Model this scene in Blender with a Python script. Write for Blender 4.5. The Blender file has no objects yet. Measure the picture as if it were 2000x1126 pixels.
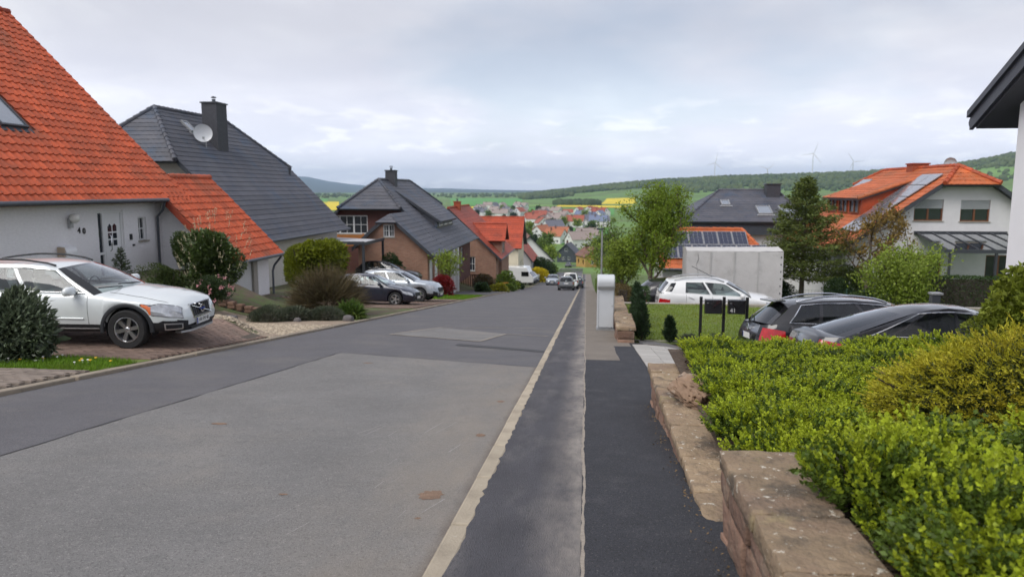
import bpy, math, random
import numpy as np
from mathutils import Vector, Matrix
random.seed(7); RNG = np.random.default_rng(7)
SCN = bpy.context.scene; COL = SCN.collection; D = bpy.data; PI = math.pi; rad = math.radians
# ---------------------------------------------------------------- camera, sky, sun, exposure
cam = D.objects.new('camera', D.cameras.new('camera')); COL.objects.link(cam)
cam.location = (0, 0, 1.5); cam.rotation_euler = (rad(90 - 7.686), 0, rad(5.817))
cam.data.sensor_width = 36; cam.data.lens = 25.74; cam.data.clip_start = .05; cam.data.clip_end = 60000
cam.data.dof.use_dof = True; cam.data.dof.focus_distance = 7.0; cam.data.dof.aperture_fstop = 2.4
SCN.camera = cam
SUN_EL, SUN_AZ = 52, 222      # degrees; azimuth clockwise from +Y
w = D.worlds.new('World'); SCN.world = w; w.use_nodes = True
nt = w.node_tree; N = nt.nodes; Lk = nt.links.new; N.clear()
def wn(t, **k):
    n = N.new(t)
    for a, b in k.items(): setattr(n, a, b)
    return n
out = wn('ShaderNodeOutputWorld'); bg = wn('ShaderNodeBackground'); Lk(bg.outputs[0], out.inputs[0])
sky = wn('ShaderNodeTexSky', sky_type='NISHITA', sun_disc=False, sun_elevation=rad(SUN_EL), sun_rotation=rad(SUN_AZ))
sky.air_density = 1.0; sky.dust_density = 2.0
skm = wn('ShaderNodeVectorMath', operation='SCALE'); Lk(sky.outputs[0], skm.inputs[0]); skm.inputs['Scale'].default_value = .085
tc = wn('ShaderNodeTexCoord'); sep = wn('ShaderNodeSeparateXYZ'); Lk(tc.outputs['Generated'], sep.inputs[0])
zz = wn('ShaderNodeMath', operation='ABSOLUTE'); Lk(sep.outputs[2], zz.inputs[0])
za = wn('ShaderNodeMath', operation='ADD'); Lk(zz.outputs[0], za.inputs[0]); za.inputs[1].default_value = .22
vd = wn('ShaderNodeVectorMath', operation='DIVIDE'); cb = wn('ShaderNodeCombineXYZ')
for i in range(3): Lk(za.outputs[0], cb.inputs[i])
Lk(tc.outputs['Generated'], vd.inputs[0]); Lk(cb.outputs[0], vd.inputs[1])
def noise(scale, detail, rough, off, dist=0):
    mp = wn('ShaderNodeMapping'); mp.inputs['Location'].default_value = off; mp.inputs['Scale'].default_value = (1, 1, .3)
    Lk(vd.outputs[0], mp.inputs[0])
    n = wn('ShaderNodeTexNoise'); Lk(mp.outputs[0], n.inputs['Vector'])
    n.inputs['Scale'].default_value = scale; n.inputs['Detail'].default_value = detail; n.inputs['Roughness'].default_value = rough
    n.inputs['Distortion'].default_value = dist
    return n
n1 = noise(.8, 5, .5, (3.1, 1.7, 0)); n2 = noise(1.7, 7, .52, (8.3, 4.2, 0), .25)
def ramp(src, stops):
    r = wn('ShaderNodeValToRGB'); Lk(src, r.inputs[0]); e = r.color_ramp.elements
    for i, (p, c) in enumerate(stops):
        el = e[i] if i < 2 else e.new(p)
        el.position = p; el.color = (*c, 1)
    return r
cl = ramp(n2.outputs[0], [(.30, (.415, .418, .468)), (.45, (.445, .445, .492)), (.58, (.475, .475, .518)), (.74, (.55, .55, .58))])
cov = ramp(n1.outputs[0], [(.36, (.55,) * 3), (.52, (.96,) * 3)])
mx = wn('ShaderNodeMix', data_type='RGBA'); Lk(cov.outputs[0], mx.inputs[0]); Lk(skm.outputs[0], mx.inputs[6]); Lk(cl.outputs[0], mx.inputs[7])
n3 = noise(4.2, 6, .55, (1.3, 7.7, 0), .2); c3 = wn('ShaderNodeMapRange', interpolation_type='SMOOTHSTEP'); Lk(n3.outputs[0], c3.inputs[0]); c3.inputs[1].default_value = .52; c3.inputs[2].default_value = .66
b3 = wn('ShaderNodeMapRange', interpolation_type='SMOOTHSTEP'); Lk(zz.outputs[0], b3.inputs[0]); b3.inputs[1].default_value = .06; b3.inputs[2].default_value = .16; b3.inputs[3].default_value = .5; b3.inputs[4].default_value = 0
m3 = wn('ShaderNodeMath', operation='MULTIPLY'); Lk(c3.outputs[0], m3.inputs[0]); Lk(b3.outputs[0], m3.inputs[1])
x3 = wn('ShaderNodeMix', data_type='RGBA'); Lk(m3.outputs[0], x3.inputs[0]); Lk(mx.outputs[2], x3.inputs[6]); x3.inputs[7].default_value = (.60, .595, .60, 1); mx = x3
hb = wn('ShaderNodeMapRange', interpolation_type='SMOOTHSTEP'); Lk(zz.outputs[0], hb.inputs[0]); hb.inputs[1].default_value = .0; hb.inputs[2].default_value = .22; hb.inputs[3].default_value = 1.85; hb.inputs[4].default_value = 1.0
sc2 = wn('ShaderNodeVectorMath', operation='SCALE'); Lk(mx.outputs[2], sc2.inputs[0]); Lk(hb.outputs[0], sc2.inputs['Scale'])
Lk(sc2.outputs[0], bg.inputs[0]); bg.inputs[1].default_value = 1.0
sl = D.lights.new('sun', 'SUN'); sl.energy = 1.5; sl.angle = rad(40); sl.color = (1, .96, .9)
so = D.objects.new('sun', sl); COL.objects.link(so); so.location = (0, 0, 60)
_a, _e = rad(SUN_AZ), rad(SUN_EL)
so.rotation_euler = (-Vector((math.sin(_a) * math.cos(_e), math.cos(_a) * math.cos(_e), math.sin(_e)))).to_track_quat('-Z', 'Y').to_euler()
vs = SCN.view_settings; vs.view_transform = 'Standard'; vs.look = 'None'; vs.exposure = 0.70; vs.gamma = 1.0; vs.use_curve_mapping = False
SCN.render.engine = 'CYCLES'; cy = SCN.cycles
cy.use_denoising = True; cy.use_adaptive_sampling = True; cy.adaptive_threshold = .02; cy.max_bounces = 5; cy.diffuse_bounces = 2; cy.glossy_bounces = 2; cy.transmission_bounces = 2; cy.transparent_max_bounces = 5; cy.volume_bounces = 0
cy.caustics_reflective = False; cy.caustics_refractive = False; cy.sample_clamp_indirect = 4
HAZE = 8.5e-5      # air density of the haze box built at the end
# ---------------------------------------------------------------- terrain functions
S0 = .1173
_PY = [0, 90, 120, 150, 200, 250, 350, 500, 700, 1000, 1500, 2500, 4000, 8000, 20000]
_PZ = [0, -10.557, -13.4, -15.7, -19.8, -23.7, -27.9, -30.7, -31.3, -30, -27.9, -30, -28, -21, -21]
def zr(y): return -S0 * y if y < 90 else float(np.interp(y, _PY, _PZ))
def sm(t): t = min(1, max(0, t)); return t * t * (3 - 2 * t)
# skyline of the wooded ridge (azimuth in radians, height) and of the blue hills beyond
_RA = [-.11, -.083, -.03, .03, .10, .18, .26, .33, .40, .46, .505, .55, .7, 1.2]
_RZ = [-24, -20, -4, 14, 30, 41, 46, 52, 62, 84, 112, 124, 120, 90]
_MA = [-1.2, -.8, -.5, -.40, -.37, -.34, -.307, -.27, -.23, -.2, -.15, -.1, 0, .1]
_MZ = [120, 200, 260, 255, 228, 140, 85, 40, 22, 28, 5, -12, -20, -20]
def tz(x, y):
    d = math.hypot(x, y); az = math.atan2(x, y)
    if y < 0: return -S0 * y * sm(1 + y / 60) - .7 if y > -60 else 3.5
    z = zr(max(y, 0) if d < 300 else d * .5 + max(y, 0) * .5) - .7 * sm((160 - y) / 60)
    if d > 1500:
        r = float(np.interp(az, _RA, _RZ)); z += (r - z) * sm((d - 1500) / 1250)
    if d > 6000:
        m = float(np.interp(az, _MA, _MZ)); z += (m - z) * sm((d - 7000) / 7000)
    return z
# ---------------------------------------------------------------- helpers
ORG = {}
def org(o): return ORG.get(o.name, Vector((0, 0, 0))) if o else Vector((0, 0, 0))
def tag(o, label=None, cat=None, group=None, kind=None):
    if label: o['label'] = label
    if cat: o['category'] = cat
    if group: o['group'] = group
    if kind: o['kind'] = kind
    return o
def thing(name, label, cat, loc=(0, 0, 0), rot=0, group=None, local=False):
    o = D.objects.new(name, None); COL.objects.link(o); o.empty_display_size = .2
    o.location = loc; o.rotation_euler = (0, 0, rot) if not isinstance(rot, tuple) else rot
    ORG[o.name] = Vector((0, 0, 0)) if local else Vector(loc)
    return tag(o, label, cat, group)
def link(name, me, parent=None, mats=None):
    o = D.objects.new(name, me); COL.objects.link(o)
    for m in (mats or []): me.materials.append(m)
    if parent: o.parent = parent; ORG[o.name] = org(parent)
    return o
def put(me, parent, name, loc, rot=(0, 0, 0), scale=(1, 1, 1)):
    o = D.objects.new(name, me); COL.objects.link(o); o.parent = parent
    o.location = Vector(loc) - org(parent); o.rotation_euler = rot; o.scale = scale
    return o
def copytree(o, parent=None, label=None):
    c = o.copy(); COL.objects.link(c); ORG[c.name] = org(o)
    if parent: c.parent = parent
    if label: c['label'] = label
    for ch in list(o.children): copytree(ch, c)
    return c
class MB:
    def __init__(s): s.v = []; s.f = []; s.m = []
    def add(s, vs, fs, m=0):
        b = len(s.v); s.v += [tuple(p) for p in vs]
        for f in fs: s.f.append(tuple(i + b for i in f)); s.m.append(m)
        return s
    def poly(s, *p, m=0): return s.add(p, [tuple(range(len(p)))], m)
    def box(s, a, b, m=0):
        (x0, y0, z0), (x1, y1, z1) = a, b
        return s.add([(x0, y0, z0), (x1, y0, z0), (x1, y1, z0), (x0, y1, z0), (x0, y0, z1), (x1, y0, z1), (x1, y1, z1), (x0, y1, z1)],
                     [(0, 3, 2, 1), (4, 5, 6, 7), (0, 1, 5, 4), (1, 2, 6, 5), (2, 3, 7, 6), (3, 0, 4, 7)], m)
    def obox(s, o, u, v, w_, m=0):
        o, u, v, w_ = Vector(o), Vector(u), Vector(v), Vector(w_)
        P = [o, o + u, o + u + v, o + v]; P += [p + w_ for p in P]
        if u.cross(v).dot(w_) < 0: fs = [(0, 1, 2, 3), (7, 6, 5, 4), (4, 5, 1, 0), (5, 6, 2, 1), (6, 7, 3, 2), (7, 4, 0, 3)]
        else: fs = [(0, 3, 2, 1), (4, 5, 6, 7), (0, 1, 5, 4), (1, 2, 6, 5), (2, 3, 7, 6), (3, 0, 4, 7)]
        return s.add(P, fs, m)
    def prism(s, pts, w_, m=0):
        w_ = Vector(w_); P = [Vector(p) for p in pts]; n = len(P)
        return s.add(P + [p + w_ for p in P], [tuple(range(n - 1, -1, -1)), tuple(range(n, 2 * n))] + [(i, (i + 1) % n, n + (i + 1) % n, n + i) for i in range(n)], m)
    def tube(s, path, r, seg=8, m=0, cap=True):
        P = [Vector(p) for p in path]; n = len(P)
        R = r if isinstance(r, (list, tuple)) else [r] * n
        t0 = (P[1] - P[0]).normalized(); a = t0.orthogonal().normalized(); V = []
        for i in range(n):
            t = (P[min(i + 1, n - 1)] - P[max(i - 1, 0)])
            t = t.normalized() if t.length > 1e-9 else t0
            a = (a - t * a.dot(t)); a = a.normalized() if a.length > 1e-6 else t.orthogonal().normalized()
            b = t.cross(a)
            V += [P[i] + (a * math.cos(2 * PI * k / seg) + b * math.sin(2 * PI * k / seg)) * R[i] for k in range(seg)]
        F = [(i * seg + k, i * seg + (k + 1) % seg, (i + 1) * seg + (k + 1) % seg, (i + 1) * seg + k) for i in range(n - 1) for k in range(seg)]
        if cap: F += [tuple(range(seg - 1, -1, -1)), tuple(range((n - 1) * seg, n * seg))]
        return s.add(V, F, m)
    def lathe(s, prof, seg=24, o=(0, 0, 0), ax='z', m=0):
        o = Vector(o); V = []
        for r, h in prof:
            for k in range(seg):
                c, q = r * math.cos(2 * PI * k / seg), r * math.sin(2 * PI * k / seg)
                V.append(o + Vector({'z': (c, q, h), 'y': (q, h, c), 'x': (h, c, q)}[ax]))
        n = len(prof)
        return s.add(V, [(i * seg + k, i * seg + (k + 1) % seg, (i + 1) * seg + (k + 1) % seg, (i + 1) * seg + k) for i in range(n - 1) for k in range(seg)], m)
    def grid(s, P, m=0, flip=False):
        r, c = len(P), len(P[0])
        fs = [(i * c + j, i * c + j + 1, (i + 1) * c + j + 1, (i + 1) * c + j) for i in range(r - 1) for j in range(c - 1)]
        if flip: fs = [f[::-1] for f in fs]
        return s.add([p for row in P for p in row], fs, m)
    def mesh(s, name, mats=(), o=None, smooth=0, weld=False):
        me = D.meshes.new(name); o = o or Vector((0, 0, 0))
        me.from_pydata([(p[0] - o[0], p[1] - o[1], p[2] - o[2]) for p in s.v], [], s.f)
        for m in mats: me.materials.append(m)
        if len(mats) > 1: me.polygons.foreach_set('material_index', s.m)
        if smooth:
            me.polygons.foreach_set('use_smooth', [True] * len(me.polygons)); me.set_sharp_from_angle(angle=rad(smooth))
        me.validate(); me.update(); return me
    def build(s, name, mats, parent=None, smooth=0, bevel=0, label=None, kind=None):
        mats = mats if isinstance(mats, (list, tuple)) else [mats]
        o = link(name, s.mesh(name, mats, org(parent), smooth), parent)
        if bevel:
            b = o.modifiers.new('bevel', 'BEVEL'); b.width = bevel; b.segments = 2; b.limit_method = 'ANGLE'; b.angle_limit = rad(40)
        if label: o['label'] = label
        if kind: o['kind'] = kind
        return o
def npmesh(name, V, F, mats=(), smooth=False, o=None):
    V = np.asarray(V, np.float32); F = np.asarray(F, np.int32)
    if o is not None: V = V - np.array(o, np.float32)
    me = D.meshes.new(name); k = F.shape[1]
    me.vertices.add(len(V)); me.vertices.foreach_set('co', V.ravel())
    me.loops.add(F.size); me.loops.foreach_set('vertex_index', F.ravel())
    me.polygons.add(len(F)); me.polygons.foreach_set('loop_start', np.arange(0, F.size, k, dtype=np.int32))
    try: me.polygons.foreach_set('loop_total', np.full(len(F), k, np.int32))
    except Exception: pass
    if smooth: me.polygons.foreach_set('use_smooth', np.ones(len(F), bool))
    for m in mats: me.materials.append(m)
    me.update(calc_edges=True); return me
# ---------------------------------------------------------------- materials
MC = {}
def mat(name, base, rough=.7, var=.12, scale=6, bump=0, bscale=None, metal=0, spec=.5, coat=0, island=0, trans=0, dirt=None, objrand=0, coord='Object', emit=None, detail=5, stretch=None, band=None):
    if name in MC: return MC[name]
    m = D.materials.new(name); m.use_nodes = True; t = m.node_tree; n = t.nodes; l = t.links.new
    b = n['Principled BSDF']; o = n['Material Output']
    b.inputs['Roughness'].default_value = rough; b.inputs['Metallic'].default_value = metal; b.inputs['Specular IOR Level'].default_value = spec
    b.inputs['Coat Weight'].default_value = coat; b.inputs['Coat Roughness'].default_value = .04
    tc = n.new('ShaderNodeTexCoord'); mp = n.new('ShaderNodeMapping'); l(tc.outputs[coord], mp.inputs[0])
    if stretch: mp.inputs['Scale'].default_value = stretch
    nz = n.new('ShaderNodeTexNoise'); l(mp.outputs[0], nz.inputs['Vector']); nz.inputs['Scale'].default_value = scale; nz.inputs['Detail'].default_value = detail; nz.inputs['Roughness'].default_value = .62
    mr = n.new('ShaderNodeMapRange'); l(nz.outputs[0], mr.inputs[0]); mr.inputs[1].default_value = .25; mr.inputs[2].default_value = .75
    mr.inputs[3].default_value = 1 - var; mr.inputs[4].default_value = 1 + var
    fac = mr.outputs[0]
    def mul(a, sock, amt):
        q = n.new('ShaderNodeMapRange'); l(sock, q.inputs[0]); q.inputs[3].default_value = 1 - amt; q.inputs[4].default_value = 1 + amt
        k = n.new('ShaderNodeMath'); k.operation = 'MULTIPLY'; l(a, k.inputs[0]); l(q.outputs[0], k.inputs[1]); return k.outputs[0]
    if island: g = n.new('ShaderNodeNewGeometry'); fac = mul(fac, g.outputs['Random Per Island'], island)
    if objrand: g = n.new('ShaderNodeObjectInfo'); fac = mul(fac, g.outputs['Random'], objrand)
    vm = n.new('ShaderNodeVectorMath'); vm.operation = 'SCALE'; vm.inputs[0].default_value = base; l(fac, vm.inputs['Scale']); colr = vm.outputs[0]
    for dc, ds, lo, hi, amt in (dirt or []):
        dn = n.new('ShaderNodeTexNoise'); l(mp.outputs[0], dn.inputs['Vector']); dn.inputs['Scale'].default_value = ds; dn.inputs['Detail'].default_value = 6; dn.inputs['Roughness'].default_value = .65
        dr = n.new('ShaderNodeMapRange'); dr.interpolation_type = 'SMOOTHSTEP'; l(dn.outputs[0], dr.inputs[0]); dr.inputs[1].default_value = lo; dr.inputs[2].default_value = hi; dr.inputs[4].default_value = amt
        mx = n.new('ShaderNodeMix'); mx.data_type = 'RGBA'; l(dr.outputs[0], mx.inputs[0]); l(colr, mx.inputs[6]); mx.inputs[7].default_value = (*dc, 1); colr = mx.outputs[2]
    for bc, x0, x1, amt, bs in (band or []):      # dust lying along a line: strength falls off from x1 to x0
        sx = n.new('ShaderNodeSeparateXYZ'); l(tc.outputs[coord], sx.inputs[0]); r1 = n.new('ShaderNodeMapRange'); r1.interpolation_type = 'SMOOTHSTEP'; l(sx.outputs[0], r1.inputs[0]); r1.inputs[1].default_value = x0; r1.inputs[2].default_value = x1; r1.inputs[4].default_value = amt
        dn = n.new('ShaderNodeTexNoise'); mq = n.new('ShaderNodeMapping'); mq.inputs['Scale'].default_value = (1, .35, 1); l(tc.outputs[coord], mq.inputs[0]); l(mq.outputs[0], dn.inputs['Vector']); dn.inputs['Scale'].default_value = bs; dn.inputs['Detail'].default_value = 7; dn.inputs['Roughness'].default_value = .7
        r2 = n.new('ShaderNodeMapRange'); l(dn.outputs[0], r2.inputs[0]); r2.inputs[1].default_value = .3; r2.inputs[2].default_value = .65; mm = n.new('ShaderNodeMath'); mm.operation = 'MULTIPLY'; l(r1.outputs[0], mm.inputs[0]); l(r2.outputs[0], mm.inputs[1])
        mx = n.new('ShaderNodeMix'); mx.data_type = 'RGBA'; l(mm.outputs[0], mx.inputs[0]); l(colr, mx.inputs[6]); mx.inputs[7].default_value = (*bc, 1); colr = mx.outputs[2]
    l(colr, b.inputs['Base Color'])
    if bump:
        bn = n.new('ShaderNodeTexNoise'); l(mp.outputs[0], bn.inputs['Vector']); bn.inputs['Scale'].default_value = bscale or scale * 4; bn.inputs['Detail'].default_value = 6
        bp = n.new('ShaderNodeBump'); bp.inputs['Strength'].default_value = min(1, bump); bp.inputs['Distance'].default_value = .01 * max(1, bump); l(bn.outputs[0], bp.inputs['Height']); l(bp.outputs[0], b.inputs['Normal'])
    if trans:
        tr = n.new('ShaderNodeBsdfTranslucent'); l(colr, tr.inputs[0]); ms = n.new('ShaderNodeMixShader'); ms.inputs[0].default_value = trans
        l(b.outputs[0], ms.inputs[1]); l(tr.outputs[0], ms.inputs[2]); l(ms.outputs[0], o.inputs[0])
    MC[name] = m; return m
def glass(name, tint, opac, rough=.015, ior=1.5, k=1.8):
    """clear glass with two reflecting faces: tinted see-through, partly dark, Fresnel sheen"""
    if name in MC: return MC[name]
    m = D.materials.new(name); m.use_nodes = True; t = m.node_tree; n = t.nodes; l = t.links.new; n.clear()
    o = n.new('ShaderNodeOutputMaterial'); tr = n.new('ShaderNodeBsdfTransparent'); tr.inputs[0].default_value = (*tint, 1)
    df = n.new('ShaderNodeBsdfDiffuse'); df.inputs[0].default_value = (.012, .014, .016, 1); m1 = n.new('ShaderNodeMixShader'); m1.inputs[0].default_value = opac; l(tr.outputs[0], m1.inputs[1]); l(df.outputs[0], m1.inputs[2])
    gl = n.new('ShaderNodeBsdfGlossy'); gl.inputs['Roughness'].default_value = rough; gl.inputs[0].default_value = (.95, .97, 1, 1); ge = n.new('ShaderNodeNewGeometry'); dt = n.new('ShaderNodeVectorMath'); dt.operation = 'DOT_PRODUCT'; l(ge.outputs['Incoming'], dt.inputs[0]); l(ge.outputs['Normal'], dt.inputs[1])
    def mth(op, a, v, cl=False):
        q = n.new('ShaderNodeMath'); q.operation = op; q.use_clamp = cl
        if isinstance(a, float): q.inputs[0].default_value = a; l(v, q.inputs[1])
        else:
            l(a, q.inputs[0])
            if v is not None: q.inputs[1].default_value = v
        return q.outputs[0]
    f0 = ((ior - 1) / (ior + 1)) ** 2; c = mth('ABSOLUTE', dt.outputs['Value'], None); c = mth('SUBTRACT', 1.0, c); c = mth('POWER', c, 5.0); c = mth('MULTIPLY', c, 1 - f0); c = mth('ADD', c, f0); c = mth('MULTIPLY', c, k, True)
    ms = n.new('ShaderNodeMixShader'); l(c, ms.inputs[0]); l(m1.outputs[0], ms.inputs[1]); l(gl.outputs[0], ms.inputs[2]); l(ms.outputs[0], o.inputs[0])
    MC[name] = m; return m
PANE = mat('window_glass', (.03, .036, .045), .06, .3, 1.2, spec=.8)
WHITE_R = mat('white_render', (.74, .73, .74), .9, .05, 3, bump=.35, bscale=70, dirt=[((.42, .41, .40), 1.1, .55, .8, .25)])
WHITE_B = mat('white_roughcast', (.84, .83, .85), .92, .07, 9, bump=1.6, bscale=26, stretch=(1, 1, 2.2), dirt=[((.42, .41, .42), .8, .55, .8, .3)])
CREAM = mat('cream_render', (.68, .62, .47), .9, .05, 3)
FRAME_W = mat('white_frame', (.78, .79, .80), .4, .03, 4)
FRAME_B = mat('brown_frame', (.20, .075, .03), .5, .2, 8)
ANTH = mat('anthracite_metal', (.045, .05, .06), .45, .1, 5)
ZINC = mat('zinc_gutter', (.10, .11, .13), .5, .15, 6, metal=.3)
DARKIN = mat('dark_inside', (.012, .012, .014), .9, .2, 4)
BLACKP = mat('black_plastic', (.016, .018, .022), .55, .15, 20)
BLACKM = mat('black_powder_coat', (.012, .012, .014), .4, .1, 8)
RUBBER = mat('tyre_rubber', (.018, .018, .019), .85, .2, 10)
ALLOY = mat('alloy_rim', (.55, .56, .58), .28, .05, 5, metal=.9)
CHROME = mat('chrome', (.8, .81, .83), .12, .02, 5, metal=1)
REDL = mat('red_lens', (.42, .008, .012), .12, .25, 14, coat=.8)
ORANGEL = mat('orange_lens', (.75, .16, .03), .15, .2, 14, coat=.8)
CLEARL = mat('clear_lens', (.45, .47, .5), .1, .35, 9, metal=.45, coat=1)
CARGLASS = glass('car_glass', (.70, .78, .76), .12, k=1.5); SCREEN = glass('windscreen_glass', (.80, .86, .85), .06, ior=1.55, k=2.0)
TINT = glass('tinted_car_glass', (.16, .18, .19), .4, k=1.4)
SEAT = mat('seat_cloth', (.16, .155, .15), .85, .15, 9)
SEATL = mat('pale_leather', (.34, .32, .29), .7, .1, 6)
PLATEW = mat('plate_white', (.78, .78, .76), .45, .04, 5)
PLATEB = mat('plate_blue', (.012, .05, .30), .45, .05, 5)
INK = mat('black_print', (.012, .012, .012), .5, .05, 5)
BARK = mat('bark', (.115, .09, .07), .95, .35, 14, bump=1, bscale=40, stretch=(1, 1, .3))
BARKD = mat('dark_bark', (.06, .048, .04), .95, .35, 14)
SOIL = mat('soil', (.075, .052, .037), .95, .35, 5, bump=2, bscale=30, dirt=[((.15, .12, .09), 9, .5, .75, .7)])
CONC = mat('concrete', (.36, .33, .28), .9, .12, 3, bump=.5, bscale=60, objrand=.10, dirt=[((.17, .15, .12), 2.5, .5, .78, .5), ((.5, .48, .44), 7, .6, .8, .4)])
STEEL = mat('galvanised_steel', (.42, .43, .44), .45, .12, 8, metal=.6)
def tiles_m(name, c, **k): return mat(name, c, .62, .2, 1.6, island=.16, objrand=.16, dirt=[((c[0] * .45, c[1] * .6, c[2] * .8), 1.1, .45, .72, .6), ((c[0] * .42, c[1] * .95, c[2] * 1.5), .45, .5, .72, .55), ((c[0] * .35, c[1] * .7, c[2] * .9), 9, .56, .72, .7)], **k)
RED_T = tiles_m('red_clay_tile', (.47, .085, .028)); RED_O = tiles_m('orange_clay_tile', (.46, .115, .035)); RED_D = tiles_m('deep_red_tile', (.34, .05, .018))
GREY_T = tiles_m('grey_concrete_tile', (.088, .089, .104)); SLATE = tiles_m('slate_tile', (.085, .085, .10)); BROWN_T = tiles_m('brown_tile', (.22, .10, .065))
def text_mesh(txt, size, mat_, name='text', ext=.002, sx=1):
    cu = D.curves.new(name, 'FONT'); cu.body = txt; cu.size = size; cu.extrude = ext; cu.align_x = 'CENTER'; cu.align_y = 'CENTER'
    o = D.objects.new(name, cu); COL.objects.link(o); dg = bpy.context.evaluated_depsgraph_get()
    me = D.meshes.new_from_object(o.evaluated_get(dg)); D.objects.remove(o); D.curves.remove(cu)
    me.materials.clear(); me.materials.append(mat_)
    if sx != 1: me.transform(Matrix.Diagonal((sx, 1, 1, 1)))
    return me
# ---------------------------------------------------------------- ground, road, pavement
def sheet(name, xs, ys, zf, m, kind='structure', smooth=True, edge=None):
    P = [[(x + (edge(y, i) if edge else 0), y, zf(x, y)) for i, x in enumerate(xs)] for y in ys]
    b = MB(); b.grid(P); o = b.build(name, m, smooth=60 if smooth else 0)
    o['kind'] = kind; return o
lin = lambda a, b, n: [a + (b - a) * i / (n - 1) for i in range(n)]
GRASSG = mat('meadow', (.125, .225, .045), .95, .35, .02, dirt=[((.11, .15, .04), .006, .45, .6, .8), ((.05, .09, .03), .05, .5, .7, .5)])
nA, dist = 150, [0] + list(np.geomspace(4, 15500, 88))
Pt = []
for d in [q for q in dist if q < 6300]: Pt.append([(d * math.sin(a), d * math.cos(a), tz(d * math.sin(a), d * math.cos(a))) for a in lin(-1.9, 1.9, nA)])
b = MB(); b.grid(Pt, flip=True); g = b.build('ground', GRASSG, smooth=80); g['kind'] = 'structure'
b = MB(); b.grid([Pt[-1]] + [[(d * math.sin(a), d * math.cos(a), tz(d * math.sin(a), d * math.cos(a))) for a in lin(-1.9, 1.9, nA)] for d in dist if d >= 6300], flip=True); g = b.build('hills', mat('far_forest', (.035, .052, .035), .95, .3, .002), smooth=80); g['kind'] = 'structure'
ASPH = mat('asphalt_dark', (.122, .120, .130), .9, .12, 1.3, bump=.8, bscale=170, detail=8, dirt=[((.18, .17, .16), .7, .45, .75, .6), ((.10, .10, .105), 6, .48, .72, .5), ((.055, .055, .06), 70, .52, .66, .8), ((.27, .265, .26), 85, .56, .68, .7)])
ASPL = mat('asphalt_worn', (.192, .188, .184), .9, .16, 1.0, band=[((.30, .255, .205), -2.2, -.8, .65, 1.2), ((.13, .10, .08), -.86, -.77, .8, 5)], bump=.8, bscale=170, detail=8, dirt=[((.285, .26, .23), .55, .48, .75, .55), ((.165, .162, .16), .9, .52, .75, .5), ((.15, .148, .146), 7, .48, .72, .5), ((.29, .28, .265), 16, .52, .75, .5), ((.085, .083, .082), 70, .52, .64, .8), ((.42, .40, .38), 85, .56, .68, .75)])
ASPB = mat('asphalt_fresh', (.036, .038, .047), .82, .22, 2.2, bump=1.4, bscale=120, detail=8, dirt=[((.075, .075, .083), 3.0, .50, .75, .7), ((.014, .014, .017), 60, .5, .64, .85), ((.20, .195, .195), 75, .57, .70, .7)])
ASPP = mat('asphalt_dusty', (.074, .073, .084), .88, .25, 2.2, band=[((.36, .325, .29), -.34, -.01, .9, 4)], bump=1.2, bscale=120, detail=8, stretch=(1.6, .5, 1), dirt=[((.18, .17, .168), 1.7, .45, .75, .6), ((.05, .05, .056), 60, .52, .66, .8), ((.33, .32, .31), 75, .60, .75, .45)])
ASPO = mat('asphalt_old_path', (.20, .175, .148), .92, .12, 2.0, bump=1, bscale=100, dirt=[((.13, .115, .1), 1.4, .5, .75, .6), ((.3, .27, .23), 60, .55, .75, .5)])
SEAMM = mat('seam_sand', (.33, .29, .245), .95, .2, 30, bump=1, bscale=80)
ys_road = [-6, -3] + lin(0, 40, 21) + lin(45, 120, 16) + lin(130, 245, 12)
def rz(o): return lambda x, y: (zr(y) if y >= 0 else -S0 * y) + o
sheet('road', lin(-6.82, -.76, 8), ys_road, rz(0), ASPH)
rnd = random.Random(3)
def patch(name, pts, off, m, jit=0):
    V = []
    for i in range(len(pts)):
        a, c = pts[i], pts[(i + 1) % len(pts)]; L_ = math.hypot(c[0] - a[0], c[1] - a[1]); k = max(1, int(L_ / .25)) if jit else 1
        for q in range(k):
            t = q / k; x, y = a[0] + (c[0] - a[0]) * t + rnd.uniform(-jit, jit), a[1] + (c[1] - a[1]) * t + rnd.uniform(-jit, jit)
            V.append((x, y, (zr(y) if y > 0 else -S0 * y) + off))
    b = MB(); b.poly(*V); o = b.build(name, m); o['kind'] = 'structure'; return o
patch('road_patch', [(-4.72, -6), (-.765, -6), (-.765, 11.55), (-4.56, 13.05)], .005, ASPL, .012)
patch('road_patch', [(-4.78, 17.3), (-2.35, 15.9), (-2.0, 18.1), (-4.05, 19.9)], .005, ASPL, .01)
TAR = mat('tar', (.05, .05, .054), .75, .2, 8)
patch('tar_joint', [(-4.735, -6), (-4.712, -6), (-4.55, 13.07), (-4.573, 13.09)], .009, TAR, .014)
patch('tar_joint', [(-4.57, 13.045), (-4.56, 13.075), (-.765, 11.575), (-.765, 11.545)], .009, TAR, .014)
patch('road_patch', [(-2.75, 14.9), (-.8, 13.9), (-.8, 14.25), (-2.7, 15.3)], .006, TAR, .02)
for q in ([(-4.78, 17.3), (-4.05, 19.9)], [(-4.78, 17.3), (-2.35, 15.9)], [(-2.35, 15.9), (-2.0, 18.1)], [(-2.0, 18.1), (-.9, 17.6)], [(-4.05, 19.9), (-1.4, 20.3)]):
    (x0, y0), (x1, y1) = q; l_ = math.hypot(x1 - x0, y1 - y0); nx, ny = -(y1 - y0) / l_ * .035, (x1 - x0) / l_ * .035
    patch('seam_line', [(x0 - nx, y0 - ny), (x1 - nx, y1 - ny), (x1 + nx, y1 + ny), (x0 + nx, y0 + ny)], .010, SEAMM, .012)
MUD = mat('dried_mud', (.22, .145, .10), .95, .3, 20, bump=1, bscale=80)
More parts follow.
